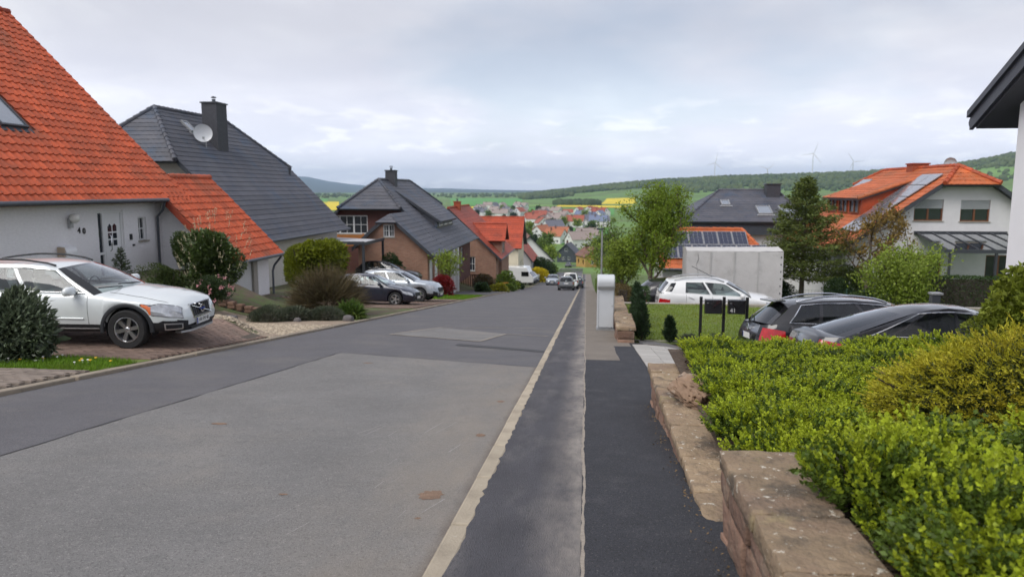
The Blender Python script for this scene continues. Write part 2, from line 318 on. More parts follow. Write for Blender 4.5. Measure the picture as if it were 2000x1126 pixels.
def blob(name, x, y, rx, ry, m, off=.0072, n=34):
    b = MB(); b.poly(*[(x + rx * r * math.cos(a), y + ry * r * math.sin(a), zr(y + ry * r * math.sin(a)) + off) for a, r in ((2 * PI * i / n, rnd.uniform(.72, 1.12)) for i in range(n))])
    o = b.build(name, m); o['kind'] = 'structure'
for a in ((-1.02, 4.62, .085, .11), (-.95, 6.48, .05, .07), (-1.0, 4.15, .02, .02), (-2.0, 4.5, .035, .02), (-3.55, 6.6, .09, .05), (-.98, 8.3, .05, .06), (-3.6, 11.6, .1, .05)): blob('mud_stain', *a, MUD)
SCR = mat('scratch', (.36, .345, .33), .9, .2, 20)
for k in range(16):
    x0 = rnd.uniform(-2.1, -1.0); y0 = rnd.uniform(3.6, 7.5); l_ = rnd.uniform(.15, .55); dx = rnd.uniform(.1, .3)
    patch('scratch', [(x0, y0), (x0 + .004, y0), (x0 + dx * l_ + .004, y0 + l_), (x0 + dx * l_, y0 + l_)], .0068, SCR, .002)
# right kerb stones
def kerb(name, x0, x1, h, y0, y1, ind, m, ln=1.0):
    t = D.objects.new(name, None); COL.objects.link(t); t['kind'] = 'structure'; ORG[t.name] = Vector((0, 0, 0))
    me = None; y = y0; far = MB(); i = 0
    cb_ = MB(); cb_.box((x0, 0, -.2), (x1, ln - .012, h)); me = cb_.mesh('kerb_stone', [m])
    while y < y1:
        if i < ind:
            o = put(me, t, 'kerb_stone', (rnd.uniform(-.004, .004), y, zr(y) + rnd.uniform(-.003, .003)), (-math.atan(S0) if y < 90 else math.atan((zr(y + 1) - zr(y))), 0, rnd.uniform(-.003, .003)))
            bv = o.modifiers.new('bevel', 'BEVEL'); bv.width = .018; bv.segments = 2
        else:
            far.add([(x, yy, zr(yy) + z) for x in (x0, x1) for yy in (y, y + ln) for z in (-.2, h)], [(1, 3, 7, 5), (0, 1, 5, 4), (0, 2, 3, 1), (4, 5, 7, 6)])
        y += ln; i += 1
    f = far.build('distant_stones', m, t); f['kind'] = 'stuff'
    return t
kerb('kerb_right', -.775, -.645, .035, -3, 150, 45, mat('kerb_sandy', (.40, .345, .265), .9, .10, 4, bump=.6, bscale=60, objrand=.12, dirt=[((.2, .17, .13), 3, .5, .75, .5), ((.55, .52, .46), 9, .62, .75, .5)]))
kerb('kerb_left', -6.96, -6.81, .055, -3, 150, 50, mat('kerb_brown', (.29, .245, .19), .9, .12, 4, bump=.6, bscale=60, objrand=.12, dirt=[((.14, .12, .09), 3, .5, .75, .6)]))
# pavement: dusty strip by the kerb, seam, fresh black strip by the wall
jag = {}
def jagged(y, i, which=0):
    if i != which: return 0
    return rnd.uniform(-.022, .012) if 2 < y < 30 else 0
ys_p = lin(-6, 2, 5) + lin(2.1, 14, 150) + lin(14.3, 40, 60) + lin(45, 150, 22)
PZ = .040
sheet('pavement', [-.655, -.5, -.25, .0], ys_p, rz(PZ), ASPP, edge=lambda y, i: jagged(y, i, 0))
sheet('pavement_fresh', [-.01, .3, .6, .99], [y for y in ys_p if y <= 12.5], rz(PZ + .004), ASPB)
sheet('pavement_old', [-.01, .3, .6], lin(12.5, 15.1, 8), rz(PZ + .004), ASPO, edge=lambda y, i: rnd.uniform(-.02, .02) if i == 2 else 0)
sheet('pavement_fresh_corner', [.58, .9, 1.25], lin(12.5, 15.95, 8), rz(PZ + .001), ASPB)
sheet('pavement_old_far', [-.01, .35, .72, .95], lin(15.1, 40, 40) + lin(45, 150, 22), rz(PZ + .002), ASPO)
sheet('pavement_seam', [-.010, .0, .008], [y for y in ys_p if y <= 60], rz(PZ + .006), SEAMM, edge=lambda y, i: rnd.uniform(-.005, .005) + .006 * math.sin(y * 1.7) + .004 * math.sin(y * 4.1))
# ---------------------------------------------------------------- left yards
def lvl(y): return float(np.interp(y, [0, 10.6, 11.2, 15.4, 17, 25.5, 27.5, 31, 33.5, 47, 50, 62, 70, 84, 100, 130], [0, -1.22, -1.32, -1.36, -1.38, -1.42, -2.75, -2.95, -3.35, -4.0, -5.35, -6.0, -7.2, -9.0, -11.2, -14.2]))
def zL(x, y):
    p = zr(y) + .045; r = max(0, lvl(y) - p)
    if y < 15.6: return p + r * sm((-7.1 - x) / 1.0)
    k = sm((y - 15.6) / 2.2); st = -7.1 - 2.6 * k; return p + r * sm((st - x) / (1.0 + 4.0 * k))
GARD = mat('garden_soil', (.115, .085, .06), .95, .3, 3, bump=2, bscale=25, dirt=[((.085, .13, .035), 1.2, .40, .6, .9)])
sheet('garden_left', [-46, -40, -34, -28, -24] + lin(-20, -6.95, 40), lin(-4, 76, 161) + lin(78, 130, 40), lambda x, y: zL(x, y) if y > 0 else -S0 * y + .045, GARD)
BRK = mat('paver_brick', (.205, .142, .112), .9, .22, 5, bump=.8, bscale=50, objrand=.22, island=.22, dirt=[((.12, .10, .08), 2, .45, .7, .5)])
BRKG = mat('paver_grey', (.25, .205, .17), .9, .2, 5, bump=.8, bscale=50, objrand=.2, island=.2, dirt=[((.12, .10, .08), 2, .45, .7, .5)])
JOINT = mat('joint_sand', (.10, .082, .065), .95, .25, 12, bump=1.5, bscale=60)
def paving(name, x0, x1, y0, y1, zf, bx, by, m, nind, near=(0, 0), bond=True, h=.03, gap=.008, rot=False):
    t = D.objects.new(name, None); COL.objects.link(t); t['kind'] = 'structure'; ORG[t.name] = Vector((0, 0, 0))
    b = MB(); xs = lin(x0, x1, 14); b.grid([[(x, y, zf(x, y) + .004) for x in xs] for y in lin(y0, y1, 14)]); b.build('bedding', JOINT, t, smooth=50)
    cells = []; j = 0; y = y0
    while y + by <= y1 + 1e-6:
        x = x0 + (bx * .5 if bond and j % 2 else 0)
        while x + bx <= x1 + 1e-6: cells.append((x, y)); x += bx
        y += by; j += 1
    cells.sort(key=lambda c: (c[0] - near[0]) ** 2 + (c[1] - near[1]) ** 2)
    q = MB(); q.box((gap / 2, gap / 2, -.02), (bx - gap / 2, by - gap / 2, h)); q.f = [f for i, f in enumerate(q.f) if i != 0]; q.m = q.m[1:]
    me = q.mesh('paver', [m]); far = MB()
    for i, (x, y) in enumerate(cells):
        z = zf(x + bx / 2, y + by / 2); sx = (zf(x + bx, y) - zf(x, y)) / bx; sy = (zf(x, y + by) - zf(x, y)) / by
        if i < nind: put(me, t, 'paver', (x, y, zf(x, y) + rnd.uniform(-.004, .003)), (math.atan(sy), -math.atan(sx), rnd.uniform(-.01, .01)))
        else:
            dz = zf(x, y) + rnd.uniform(-.004, .003); far.add([(x + a, y + c, dz + a * sx + c * sy + e) for a, c, e in q.v], q.f)
    if far.v: far.build('distant_pavers', m, t, kind='stuff')
    return t
paving('driveway', -13.4, -6.98, 10.95, 15.3, zL, .2, .1, BRK, 300, near=(-7, 10.95))
paving('paved_strip', -10.2, -6.98, 6.2, 9.55, zL, .2, .1, BRKG, 300, near=(-7.2, 8.6))
paving('garage_apron', -12.9, -6.98, 29.6, 33.4, zL, .4, .2, BRK, 0)
paving('parking_bay', -13.5, -6.98, 29.2 + 4.3, 41.0, zL, .4, .2, BRK, 0)
sheet('driveway_far', lin(-10.2, -6.98, 8), lin(52, 74, 24), lambda x, y: zL(x, y) + .02, mat('dark_paving', (.085, .083, .088), .9, .15, 4))
# gravel bed
GRV = mat('gravel_stone', (.40, .335, .25), .9, .15, 9, island=.4)
def pebbles(name, n, reg, zf, smin, smax, m, label):
    P = np.array([[rnd.uniform(reg[0], reg[1]), rnd.uniform(reg[2], reg[3])] for _ in range(n)])
    V = []; F = []
    base = np.array([(1, 0, 0), (0, 1, 0), (-1, 0, 0), (0, -1, 0), (0, 0, .7), (.6, .6, .35), (-.6, .6, .35), (-.6, -.6, .35), (.6, -.6, .35)])
    fs = [(0, 5, 8), (1, 6, 5), (2, 7, 6), (3, 8, 7), (5, 4, 8), (6, 4, 5), (7, 4, 6), (8, 4, 7), (0, 1, 5), (1, 2, 6), (2, 3, 7), (3, 0, 8)]
    for x, y in P:
        s_ = rnd.uniform(smin, smax); a = rnd.uniform(0, PI); c, q = math.cos(a), math.sin(a); k = len(V); e = rnd.uniform(.6, 1)
        z = zf(x, y)
        for p in base: V.append((x + s_ * (p[0] * c - p[1] * q * e), y + s_ * (p[0] * q + p[1] * c * e), z + s_ * p[2] * .8))
        F += [(f[0] + k, f[1] + k, f[2] + k) for f in fs]
    o = link(name, npmesh(name, V, F, [m])); return tag(o, label, name, kind='stuff')
pebbles('gravel', 6500, (-11.0, -7.0, 15.4, 19.4), zL, .02, .05, GRV, 'beige gravel spread beside the brick driveway')
SANDP = mat('sandy_path', (.30, .235, .175), .95, .2, 4, bump=1, bscale=40)
sheet('gravel_path', lin(-11.2, -6.98, 12), lin(15.35, 21.5, 16), lambda x, y: zL(x, y) + .006, SANDP)
# ---------------------------------------------------------------- right yards
def zD(x, y): return zr(y) + .045 - .36 * sm((x - 1.3) / 2.2)      # car park beside the hedge
def zB(x, y): return float(np.interp(y, [-4, 3.7, 4.2, 12], [.12, .0, -.40, -.44])) + .10 * sm((x - 2) / 3)
LAWN = mat('lawn_soil', (.12, .165, .03), .95, .25, 3, dirt=[((.12, .13, .04), 1.5, .5, .7, .6)])
SLAB = mat('pale_slab', (.40, .385, .36), .85, .10, 4, bump=.3, bscale=60, objrand=.08, dirt=[((.28, .25, .22), 2, .5, .7, .4)])
SLABD = mat('dark_slab', (.17, .165, .17), .85, .15, 4, bump=.4, bscale=50, objrand=.12)
sheet('hedge_bed', lin(1.0, 9, 14), lin(-3, 8.9, 24), zB, SOIL)
sheet('parking_court', lin(1.2, 16, 24), lin(8.4, 16.75, 18), lambda x, y: zD(x, y) - .006, mat('court_paving', (.15, .145, .145), .9, .15, 3))
paving('slab_path', .99, 1.98, 8.35, 15.6, zD, .33, .44, SLAB, 120, bond=False, h=.012, gap=.008)
paving('slab_apron', 2.0, 3.6, 11.8, 15.6, zD, .4, .4, SLABD, 60, bond=True, h=.010, gap=.008)
b = MB(); b.box((.90, 11.6, -3), (.97, 15.6, -3)); 
ZLN = -1.985
def zW(x, y): return ZLN + .02 * math.sin(x * 1.3 + y) - .012 * (x - 2) + .0
sheet('lawn_right', lin(1.15, 12, 24), lin(16.62, 22.55, 16), zW, LAWN)
sheet('yard_right', [.95] + lin(1.5, 46, 40), lin(22.9, 76, 80) + lin(78, 150, 40), lambda x, y: zr(y) - .09 + .02 * math.sin(x * .7), mat('yard_grass', (.09, .135, .035), .95, .25, 1.2, dirt=[((.12, .15, .045), .5, .5, .7, .6)]))
sheet('driveway_right', lin(.95, 13, 12), lin(22.9, 31, 12), lambda x, y: zr(y) - .06, mat('court_paving', (.15, .145, .145)))
# ---------------------------------------------------------------- far fields
def field(name, pts, m, off=.5, n=14):
    (a, c, d_, e) = [Vector((*p, 0)) for p in pts]; P = []
    for i in range(n):
        t = i / (n - 1); L_, R_ = a.lerp(e, t), c.lerp(d_, t)
        P.append([(q.x, q.y, tz(q.x, q.y) + off) for q in (L_.lerp(R_, j / (n - 1)) for j in range(n))])
    b = MB(); b.grid(P); o = b.build(name, m, smooth=60); o['kind'] = 'structure'
RAPE = mat('rapeseed', (.66, .52, .012), .95, .15, .03); CORN = mat('young_wheat', (.09, .28, .055), .95, .15, .01); CORN2 = mat('young_barley', (.15, .27, .055), .95, .15, .01)
field('rapeseed_field', [(-395, 1066), (-369, 1069), (-593, 1720), (-635, 1715)], RAPE); field('rapeseed_field', [(-196, 1064), (-165, 1068), (-196, 1282), (-241, 1310)], RAPE)
field('rapeseed_field', [(-55, 1295), (51, 1242), (88, 1374), (-55, 1401)], RAPE); field('rapeseed_field', [(26, 1486), (102, 1539), (118, 1855), (48, 1841)], RAPE)
field('wheat_field', [(-14, 408), (12, 401), (19, 625), (-11, 622)], CORN); field('wheat_field', [(-251, 1344), (-119, 1357), (-193, 2195), (-427, 2284)], CORN)
field('wheat_field', [(-72, 889), (34, 930), (44, 1211), (-108, 1227)], CORN); field('wheat_field', [(-583, 1385), (-577, 1597), (-771, 2136), (-826, 1964)], CORN)
field('barley_field', [(-113, 1289), (-52, 1328), (-56, 1438), (-129, 1473)], CORN2); field('barley_field', [(952, 1970), (973, 1786), (1051, 1932), (1076, 2231)], CORN2, off=2)
# ---------------------------------------------------------------- vegetation tools
def unit(v): return v / np.maximum(1e-9, np.linalg.norm(v, axis=1, keepdims=True))
def leafquads(P, dirs, L_, W_, fold=.25, droop=0):
    """one folded rhombus per leaf: P base points, dirs growth directions, L_/W_ arrays"""
    n = len(P); d = unit(dirs); r = RNG.normal(size=(n, 3)); s_ = unit(np.cross(d, r)); u = np.cross(s_, d)
    L_ = np.broadcast_to(L_, n)[:, None]; W_ = np.broadcast_to(W_, n)[:, None]
    mid = P + d * L_ * .5
    V = np.empty((n, 4, 3)); V[:, 0] = P; V[:, 1] = mid + s_ * W_ * .5 + u * W_ * fold; V[:, 2] = P + d * L_ - np.array([0, 0, 1]) * droop * L_; V[:, 3] = mid - s_ * W_ * .5 + u * W_ * fold
    F = np.arange(n * 4).reshape(n, 4)
    return V.reshape(-1, 3), F
def leafobj(name, parts, m, parent=None, kind=None):
    Vs, Fs, k = [], [], 0
    for V, F in parts: Vs.append(V); Fs.append(F + k); k += len(V)
    o = link(name, npmesh(name, np.concatenate(Vs), np.concatenate(Fs), [m], o=org(parent)), parent)
    if kind: o['kind'] = kind
    return o
def leaf_m(name, c, var=.25, isl=.35, tr=.3, rough=.55, alt=None, spec=.3, scale=2.5):
    return mat(name, c, rough, var, scale, island=isl, trans=tr, spec=spec, dirt=[(alt, 1.7, .45, .7, .65)] if alt else None)
def lumpy(n, c, r, lumps=7, amp=.22, fill=.25, rng=RNG, flat=0):
    """points in the outer shell of an uneven ellipsoid, with outward directions"""
    d = unit(rng.normal(size=(n, 3))); d[:, 2] = np.where(d[:, 2] < -.80 + flat, -d[:, 2], d[:, 2]); d = unit(d)
    L0 = unit(rng.normal(size=(lumps, 3))); k = np.ones(n)
    for q in L0: k += amp * np.exp(5 * (d @ q - 1)) * 1.3 - amp * .25
    rr = k * (1 - fill * rng.random(n) ** 1.7)
    r = np.array(r); return np.array(c) + d * r * rr[:, None], unit(d / r)
def shrub(name, label, c, r, m, n=2500, L_=.07, W_=.035, up=.4, lumps=8, amp=.25, fill=.35, group=None, core=True, spread=.8, base=None, cat='shrub', core_m=None, extra=None, corek=.72):
    base = base if base is not None else c[2] - r[2]
    t = thing(name, label, cat, (c[0], c[1], base), 0, group)
    P, d = lumpy(n, c, r, lumps, amp, fill); P[:, 2] = np.maximum(P[:, 2], base + .01)
    dd = d + RNG.normal(size=d.shape) * spread * .6 + np.array([0, 0, up])
    l_ = L_ * RNG.uniform(.6, 1.25, n)
    leafobj('foliage', [leafquads(P, dd, l_, W_ * RNG.uniform(.7, 1.2, n))], m, t)
    b = MB()
    if core:
        K, _ = lumpy(160, c, np.array(r) * corek, lumps, amp * .5, 0.05)
        for k in range(10):
            a = rnd.uniform(0, 2 * PI); e = Vector((c[0] + math.cos(a) * r[0] * .5, c[1] + math.sin(a) * r[1] * .5, c[2] + r[2] * .35)); s0 = Vector((c[0] + math.cos(a) * r[0] * .12, c[1] + math.sin(a) * r[1] * .12, base))
            b.tube([s0, s0.lerp(e, .5) + Vector((0, 0, r[2] * .1)), e], [.03 * r[0], .02 * r[0], .008], 5)
        b.build('stems', core_m or BARKD, t)
        # inner shaded mass of old leaves
        P2, d2 = lumpy(int(n * .35), c, np.array(r) * corek, lumps, amp, .5); P2[:, 2] = np.maximum(P2[:, 2], base + .01)
        leafobj('inner_foliage', [leafquads(P2, d2 + RNG.normal(size=d2.shape), L_ * 1.9 * RNG.uniform(.8, 1.2, len(P2)), W_ * 2.6)], m, t)
    if extra: extra(t)
    return t
def tree(name, label, loc, h, m, bark=BARK, trunk_r=.12, first=.3, spread=1.0, levels=3, kids=(9, 6, 5), leaf=(.09, .045), per=26, up=.35, seed=1, group=None, cat='tree', droop=0, clump=.28, lens=(.52, .5, .5), stems=1, lean=0):
    rr = random.Random(seed); rg = np.random.default_rng(seed)
    t = thing(name, label, cat, loc, 0, group); o = Vector(loc); wood = MB(); tips = []
    def grow(p, d, L_, r, lev):
        seg = 4; pts = [p]; q = p; dd = d
        for i in range(seg):
            dd = (dd + Vector((rr.gauss(0, .12), rr.gauss(0, .12), rr.gauss(0, .08) + up * .12 - droop * .1))).normalized(); q = q + dd * L_ / seg; pts.append(q)
        wood.tube(pts, [r * (1 - .62 * i / seg) for i in range(seg + 1)], 7 if lev == 0 else 5 if lev == 1 else 4, cap=False)
        if lev >= levels - 1:
            for i in range(1, seg + 1): tips.append((pts[i], dd))
            return
        for k in range(kids[lev]):
            f_ = (first if lev == 0 else .25) + (1 - (first if lev == 0 else .25)) * (k + rr.random() * .8) / kids[lev]; f_ = min(f_, .99)
            i = min(seg - 1, int(f_ * seg)); pp = pts[i].lerp(pts[i + 1], f_ * seg - i)
            a = rr.uniform(0, 2 * PI) if lev else 2.4 * k + rr.uniform(-.4, .4); side = Vector((math.cos(a), math.sin(a), 0))
            if lev: side = (dd.orthogonal().normalized() * math.cos(a) + dd.cross(dd.orthogonal()).normalized() * math.sin(a))
            nd = (side * spread + dd * (.55 if lev else .35) + Vector((0, 0, up))).normalized()
            grow(pp, nd, L_ * lens[lev] * rr.uniform(.75, 1.2) * (1.25 - .55 * f_ if lev == 0 else 1), r * (.5 if lev == 0 else .55), lev + 1)
    for s_ in range(stems):
        a = 2 * PI * s_ / max(1, stems); dv = Vector((math.cos(a) * .35 + lean, math.sin(a) * .35, 1)) if stems > 1 else Vector((lean, 0, 1))
        grow(o - Vector((0, 0, .15)), dv.normalized(), h * .82, trunk_r, 0)
    wood.build('trunk', bark, t, smooth=60)
    T0 = np.array([list(a) for a, _ in tips]); Dv = np.array([list(b_) for _, b_ in tips]); idx = rg.integers(0, len(T0), len(T0) * per)
    P = T0[idx] + rg.normal(size=(len(idx), 3)) * clump * np.array([1, 1, .7]); d = Dv[idx] * .6 + rg.normal(size=(len(idx), 3)) * .8 + np.array([0, 0, .15 - droop])
    leafobj('crown', [leafquads(P, d, leaf[0] * rg.uniform(.6, 1.3, len(P)), leaf[1] * rg.uniform(.7, 1.2, len(P)))], m, t)
    return t
def conifer(name, label, loc, h, r, m, n=60, seed=1, group=None, cat='conifer', dens=40, leaf=(.13, .035), bark=BARKD, start=.12, droop=.2, power=.85, irr=.25):
    rr = random.Random(seed); rg = np.random.default_rng(seed); t = thing(name, label, cat, loc, 0, group); o = np.array(loc); w_ = MB()
    w_.tube([loc, (loc[0], loc[1], loc[2] + h * .5), (loc[0], loc[1], loc[2] + h * .97)], [max(.02, h * .022), h * .014, .006], 7); Ps, Ds = [], []
    for k in range(n):
        f_ = start + (1 - start) * (k + rr.random()) / n; a = 2.4 * k + rr.uniform(-.5, .5); L_ = r * (1 - f_) ** power * rr.uniform(1 - irr, 1 + irr) + .04 * h * (1 - f_) + .02
        b0 = o + np.array([0, 0, h * f_]); dv = np.array([math.cos(a), math.sin(a), .25 - droop])
        w_.tube([tuple(b0), tuple(b0 + dv * L_ * .6), tuple(b0 + dv * L_ * .95 + np.array([0, 0, .1 * L_]))], [h * .005, h * .003, .002], 4, cap=False)
        q = int(dens * (.25 + L_ / r)); u = rg.random(q) ** .7; side = rg.normal(size=q) * .22 * L_
        p = b0 + dv * (u * L_)[:, None] + np.array([-math.sin(a), math.cos(a), 0]) * (side * (1.05 - u * .6))[:, None] + rg.normal(size=(q, 3)) * .035 * h * .3
        p[:, 2] += .12 * L_ * u ** 2
        Ps.append(p); Ds.append(dv + rg.normal(size=(q, 3)) * .5)
    w_.build('trunk', bark, t, smooth=60); P = np.concatenate(Ps); d = np.concatenate(Ds)
    leafobj('crown', [leafquads(P, d, leaf[0] * rg.uniform(.6, 1.3, len(P)), leaf[1] * rg.uniform(.8, 1.3, len(P)))], m, t)
    return t
def hedge(name, label, x0, x1, y0, y1, zf, h, m, dens=500, L_=.05, W_=.03, group=None, cat='hedge'):
    t = thing(name, label, cat, ((x0 + x1) / 2, (y0 + y1) / 2, zf((x0 + x1) / 2, (y0 + y1) / 2)), 0, group); Ps, Ds = [], []
    for (ax, n_) in ((0, (y1 - y0) * h), (1, (y1 - y0) * h), (2, (x1 - x0) * h), (3, (x1 - x0) * h), (4, (x1 - x0) * (y1 - y0))):
        k = int(n_ * dens); x = RNG.uniform(x0, x1, k); y = RNG.uniform(y0, y1, k); z = RNG.uniform(0.02, h, k); dv = np.zeros((k, 3))
        if ax == 0: x[:] = x0; dv[:, 0] = -1
        if ax == 1: x[:] = x1; dv[:, 0] = 1
        if ax == 2: y[:] = y0; dv[:, 1] = -1
        if ax == 3: y[:] = y1; dv[:, 1] = 1
        if ax == 4: z[:] = h; dv[:, 2] = 1
        P = np.stack([x, y, z], 1) - dv * (RNG.random((k, 1)) ** 2 * .12) + RNG.normal(size=(k, 3)) * .02
        P[:, 2] += np.array([zf(a, c) for a, c in zip(x, y)]) + .04 * np.sin(x * 3 + y * 2.1)
        Ps.append(P); Ds.append(dv + RNG.normal(size=(k, 3)) * .6 + np.array([0, 0, .3]))
    P = np.concatenate(Ps); leafobj('foliage', [leafquads(P, np.concatenate(Ds), L_ * RNG.uniform(.6, 1.3, len(P)), W_ * RNG.uniform(.7, 1.2, len(P)))], m, t)
    b = MB(); e = .10; n = max(2, int((y1 - y0) / 1.0) + 1)
    for i in range(n - 1):
        ya, yb = y0 + e + (y1 - y0 - 2 * e) * i / (n - 1), y0 + e + (y1 - y0 - 2 * e) * (i + 1) / (n - 1); xm = (x0 + x1) / 2
        za, zb = zf(xm, ya), zf(xm, yb); V = [(x, y, z + q) for (y, z) in ((ya, za), (yb, zb)) for x in (x0 + e, x1 - e) for q in (0, h - e)]
        b.add(V, [(0, 1, 3, 2), (4, 6, 7, 5), (0, 4, 5, 1), (2, 3, 7, 6), (1, 5, 7, 3)])
    b.build('opaque_core', BARKD, t); return t  # solid dark core added inside the leaves to block light passing through
def grass(name, label, pts_fn, n, m, h=(.03, .08), w_=.006, flowers=None):
    P = np.array([pts_fn() for _ in range(n)]); d = RNG.normal(size=(n, 3)) * .35; d[:, 2] = 1
    hh = RNG.uniform(h[0], h[1], n); V, F = leafquads(P, d, hh, np.full(n, w_), fold=0)
    o = link(name, npmesh(name, V, F, [m])); return tag(o, label, 'grass', kind='stuff')
# far woods on the ridge: one mass
WOOD = mat('far_wood', (.055, .085, .028), .95, .3, .004, island=.35, dirt=[((.10, .13, .035), .006, .45, .6, .7)])
def blobs(pts, rmin, rmax, rg):
    ico = []; t_ = (1 + 5 ** .5) / 2
    for a in (-1, 1):
        for c in (-t_, t_): ico += [(0, a, c), (a, c, 0), (c, 0, a)]
    I = np.array(ico) / math.hypot(1, t_)
    from itertools import combinations
    Fi = [f for f in combinations(range(12), 3) if all(abs(np.linalg.norm(I[a] - I[c]) - 1.0515) < .01 for a, c in combinations(f, 2))]
    Fi = [f if np.dot(np.cross(I[f[1]] - I[f[0]], I[f[2]] - I[f[0]]), I[f[0]]) > 0 else f[::-1] for f in Fi]
    Fi = np.array(Fi); V, F = [], []
    for i, p in enumerate(pts):
        r = rg.uniform(rmin, rmax); V.append(np.array(p) + I * r * rg.uniform(.75, 1.2, (12, 1)) * np.array([1, 1, 1.15])); F.append(Fi + 12 * i)
    return np.concatenate(V), np.concatenate(F)
rg = np.random.default_rng(11); pts = []
for k in range(5200):
    az = rg.uniform(-.09, .62); d = 1980 + 780 * rg.random() ** .8
    if .445 < az < .53 and 1780 < d < 2300 and rg.random() < .85: continue
    if az < .1 and d < 2250 and az > -.02: d += 250
    x, y = d * math.sin(az), d * math.cos(az); pts.append((x, y, tz(x, y) + 3))
for k in range(500):
    x, y = rg.uniform(-58, 22), rg.uniform(1405, 1470); pts.append((x, y, tz(x, y) + 2))
for k in range(260):
    az = rg.uniform(-.36, -.02); d = rg.uniform(2400, 3800); pts.append((d * math.sin(az), d * math.cos(az), tz(d * math.sin(az), d * math.cos(az)) + 2))
V, F = blobs(pts, 4.5, 9.5, rg); fo = link('forest', npmesh('forest', V, F, [WOOD], smooth=False)); tag(fo, 'dark mixed forest covering the ridge on the horizon', 'forest', kind='stuff')
# ---------------------------------------------------------------- building tools
def clip(poly, ax, v, keep_less):
    o = []
    for i in range(len(poly)):
        a, c = poly[i], poly[(i + 1) % len(poly)]; ia = (a[ax] <= v) == keep_less or a[ax] == v; ic = (c[ax] <= v) == keep_less or c[ax] == v
        if ia: o.append(a)
        if ia != ic: t = (v - a[ax]) / (c[ax] - a[ax]); o.append((a[0] + (c[0] - a[0]) * t, a[1] + (c[1] - a[1]) * t))
    return o
def wallp(mb, poly, holes, O, U, depth=.14, m=0):
    """convex wall polygon in (u, z) with rectangular openings and their reveals; U horizontal unit vector, outward = U x Z"""
    O, U = Vector(O), Vector(U).normalized(); Nn = U.cross(Vector((0, 0, 1)))
    X = lambda u, z, d=0: O + U * u + Vector((0, 0, z)) - Nn * d
    us = sorted({p[0] for p in poly} | {h[0] for h in holes} | {h[2] for h in holes}); zs = sorted({p[1] for p in poly} | {h[1] for h in holes} | {h[3] for h in holes})
    for i in range(len(us) - 1):
        for j in range(len(zs) - 1):
            uc, zc = (us[i] + us[i + 1]) / 2, (zs[j] + zs[j + 1]) / 2
            if any(h[0] < uc < h[2] and h[1] < zc < h[3] for h in holes): continue
            q = poly
            for ax, v, k in ((0, us[i], False), (0, us[i + 1], True), (1, zs[j], False), (1, zs[j + 1], True)):
                q = clip(q, ax, v, k)
                if len(q) < 3: break
            if len(q) >= 3:
                ar = sum(q[k][0] * q[(k + 1) % len(q)][1] - q[(k + 1) % len(q)][0] * q[k][1] for k in range(len(q)))
                if abs(ar) > 1e-5: mb.poly(*[X(*p) for p in q], m=m)
    for u0, z0, u1, z1 in holes:
        for a, c in (((u0, z0), (u1, z0)), ((u1, z0), (u1, z1)), ((u1, z1), (u0, z1)), ((u0, z1), (u0, z0))): mb.poly(X(*a), X(*c), X(*c, depth), X(*a, depth), m=m)
def window(par, O, U, r, fm=FRAME_W, cols=2, rows=1, shutter=0, depth=.12, sill=True, fw=.06, bar=.035, name='window', sm_=None):
    u0, z0, u1, z1 = r; O, U = Vector(O), Vector(U).normalized(); Z = Vector((0, 0, 1)); Nn = U.cross(Z)
    P = lambda u, z, d: O + U * u + Z * z - Nn * d
    b = MB(); zt = z1 - (z1 - z0) * shutter
    def bar_(a, c, e, g, d0=depth - .05, d1=depth + .01): b.obox(P(a, c, d1), U * (e - a), Z * (g - c), Nn * (d1 - d0))
    bar_(u0, z0, u1, z0 + fw); bar_(u0, z1 - fw, u1, z1); bar_(u0, z0 + fw, u0 + fw, z1 - fw); bar_(u1 - fw, z0 + fw, u1, z1 - fw)
    for i in range(1, cols): u = u0 + (u1 - u0) * i / cols; bar_(u - fw * .7, z0 + fw, u + fw * .7, z1 - fw, depth - .045)
    for k in range(cols):
        ua, ub = u0 + (u1 - u0) * k / cols, u0 + (u1 - u0) * (k + 1) / cols
        if rows > 1:
            for j in range(1, rows): z = z0 + (z1 - z0) * j / rows; bar_(ua + fw, z - bar / 2, ub - fw, z + bar / 2, depth - .03)
            um = (ua + ub) / 2; bar_(um - bar / 2, z0 + fw, um + bar / 2, z1 - fw, depth - .032)
    f = b.build(name, fm, par); 
    g = MB(); g.obox(P(u0 + .01, z0 + .01, depth + .02), U * (u1 - u0 - .02), Z * (z1 - z0 - .02), Nn * .015); g.build('pane', PANE, f)
    if sill: s_ = MB(); s_.obox(P(u0 - .06, z0 - .05, depth), U * (u1 - u0 + .12), Z * .05, Nn * (depth + .05)); s_.build('sill', sm_ or CONC, f)
    if shutter:
        s_ = MB(); n = max(3, int((z1 - zt) / .06))
        for i in range(n): z = zt + (z1 - zt) * i / n; s_.obox(P(u0 + .02, z, depth - .055), U * (u1 - u0 - .04), Z * ((z1 - zt) / n - .008), Nn * .02)
        s_.build('shutter', mat('roller_shutter', (.38, .40, .41), .6, .05, 4), f)
    return f
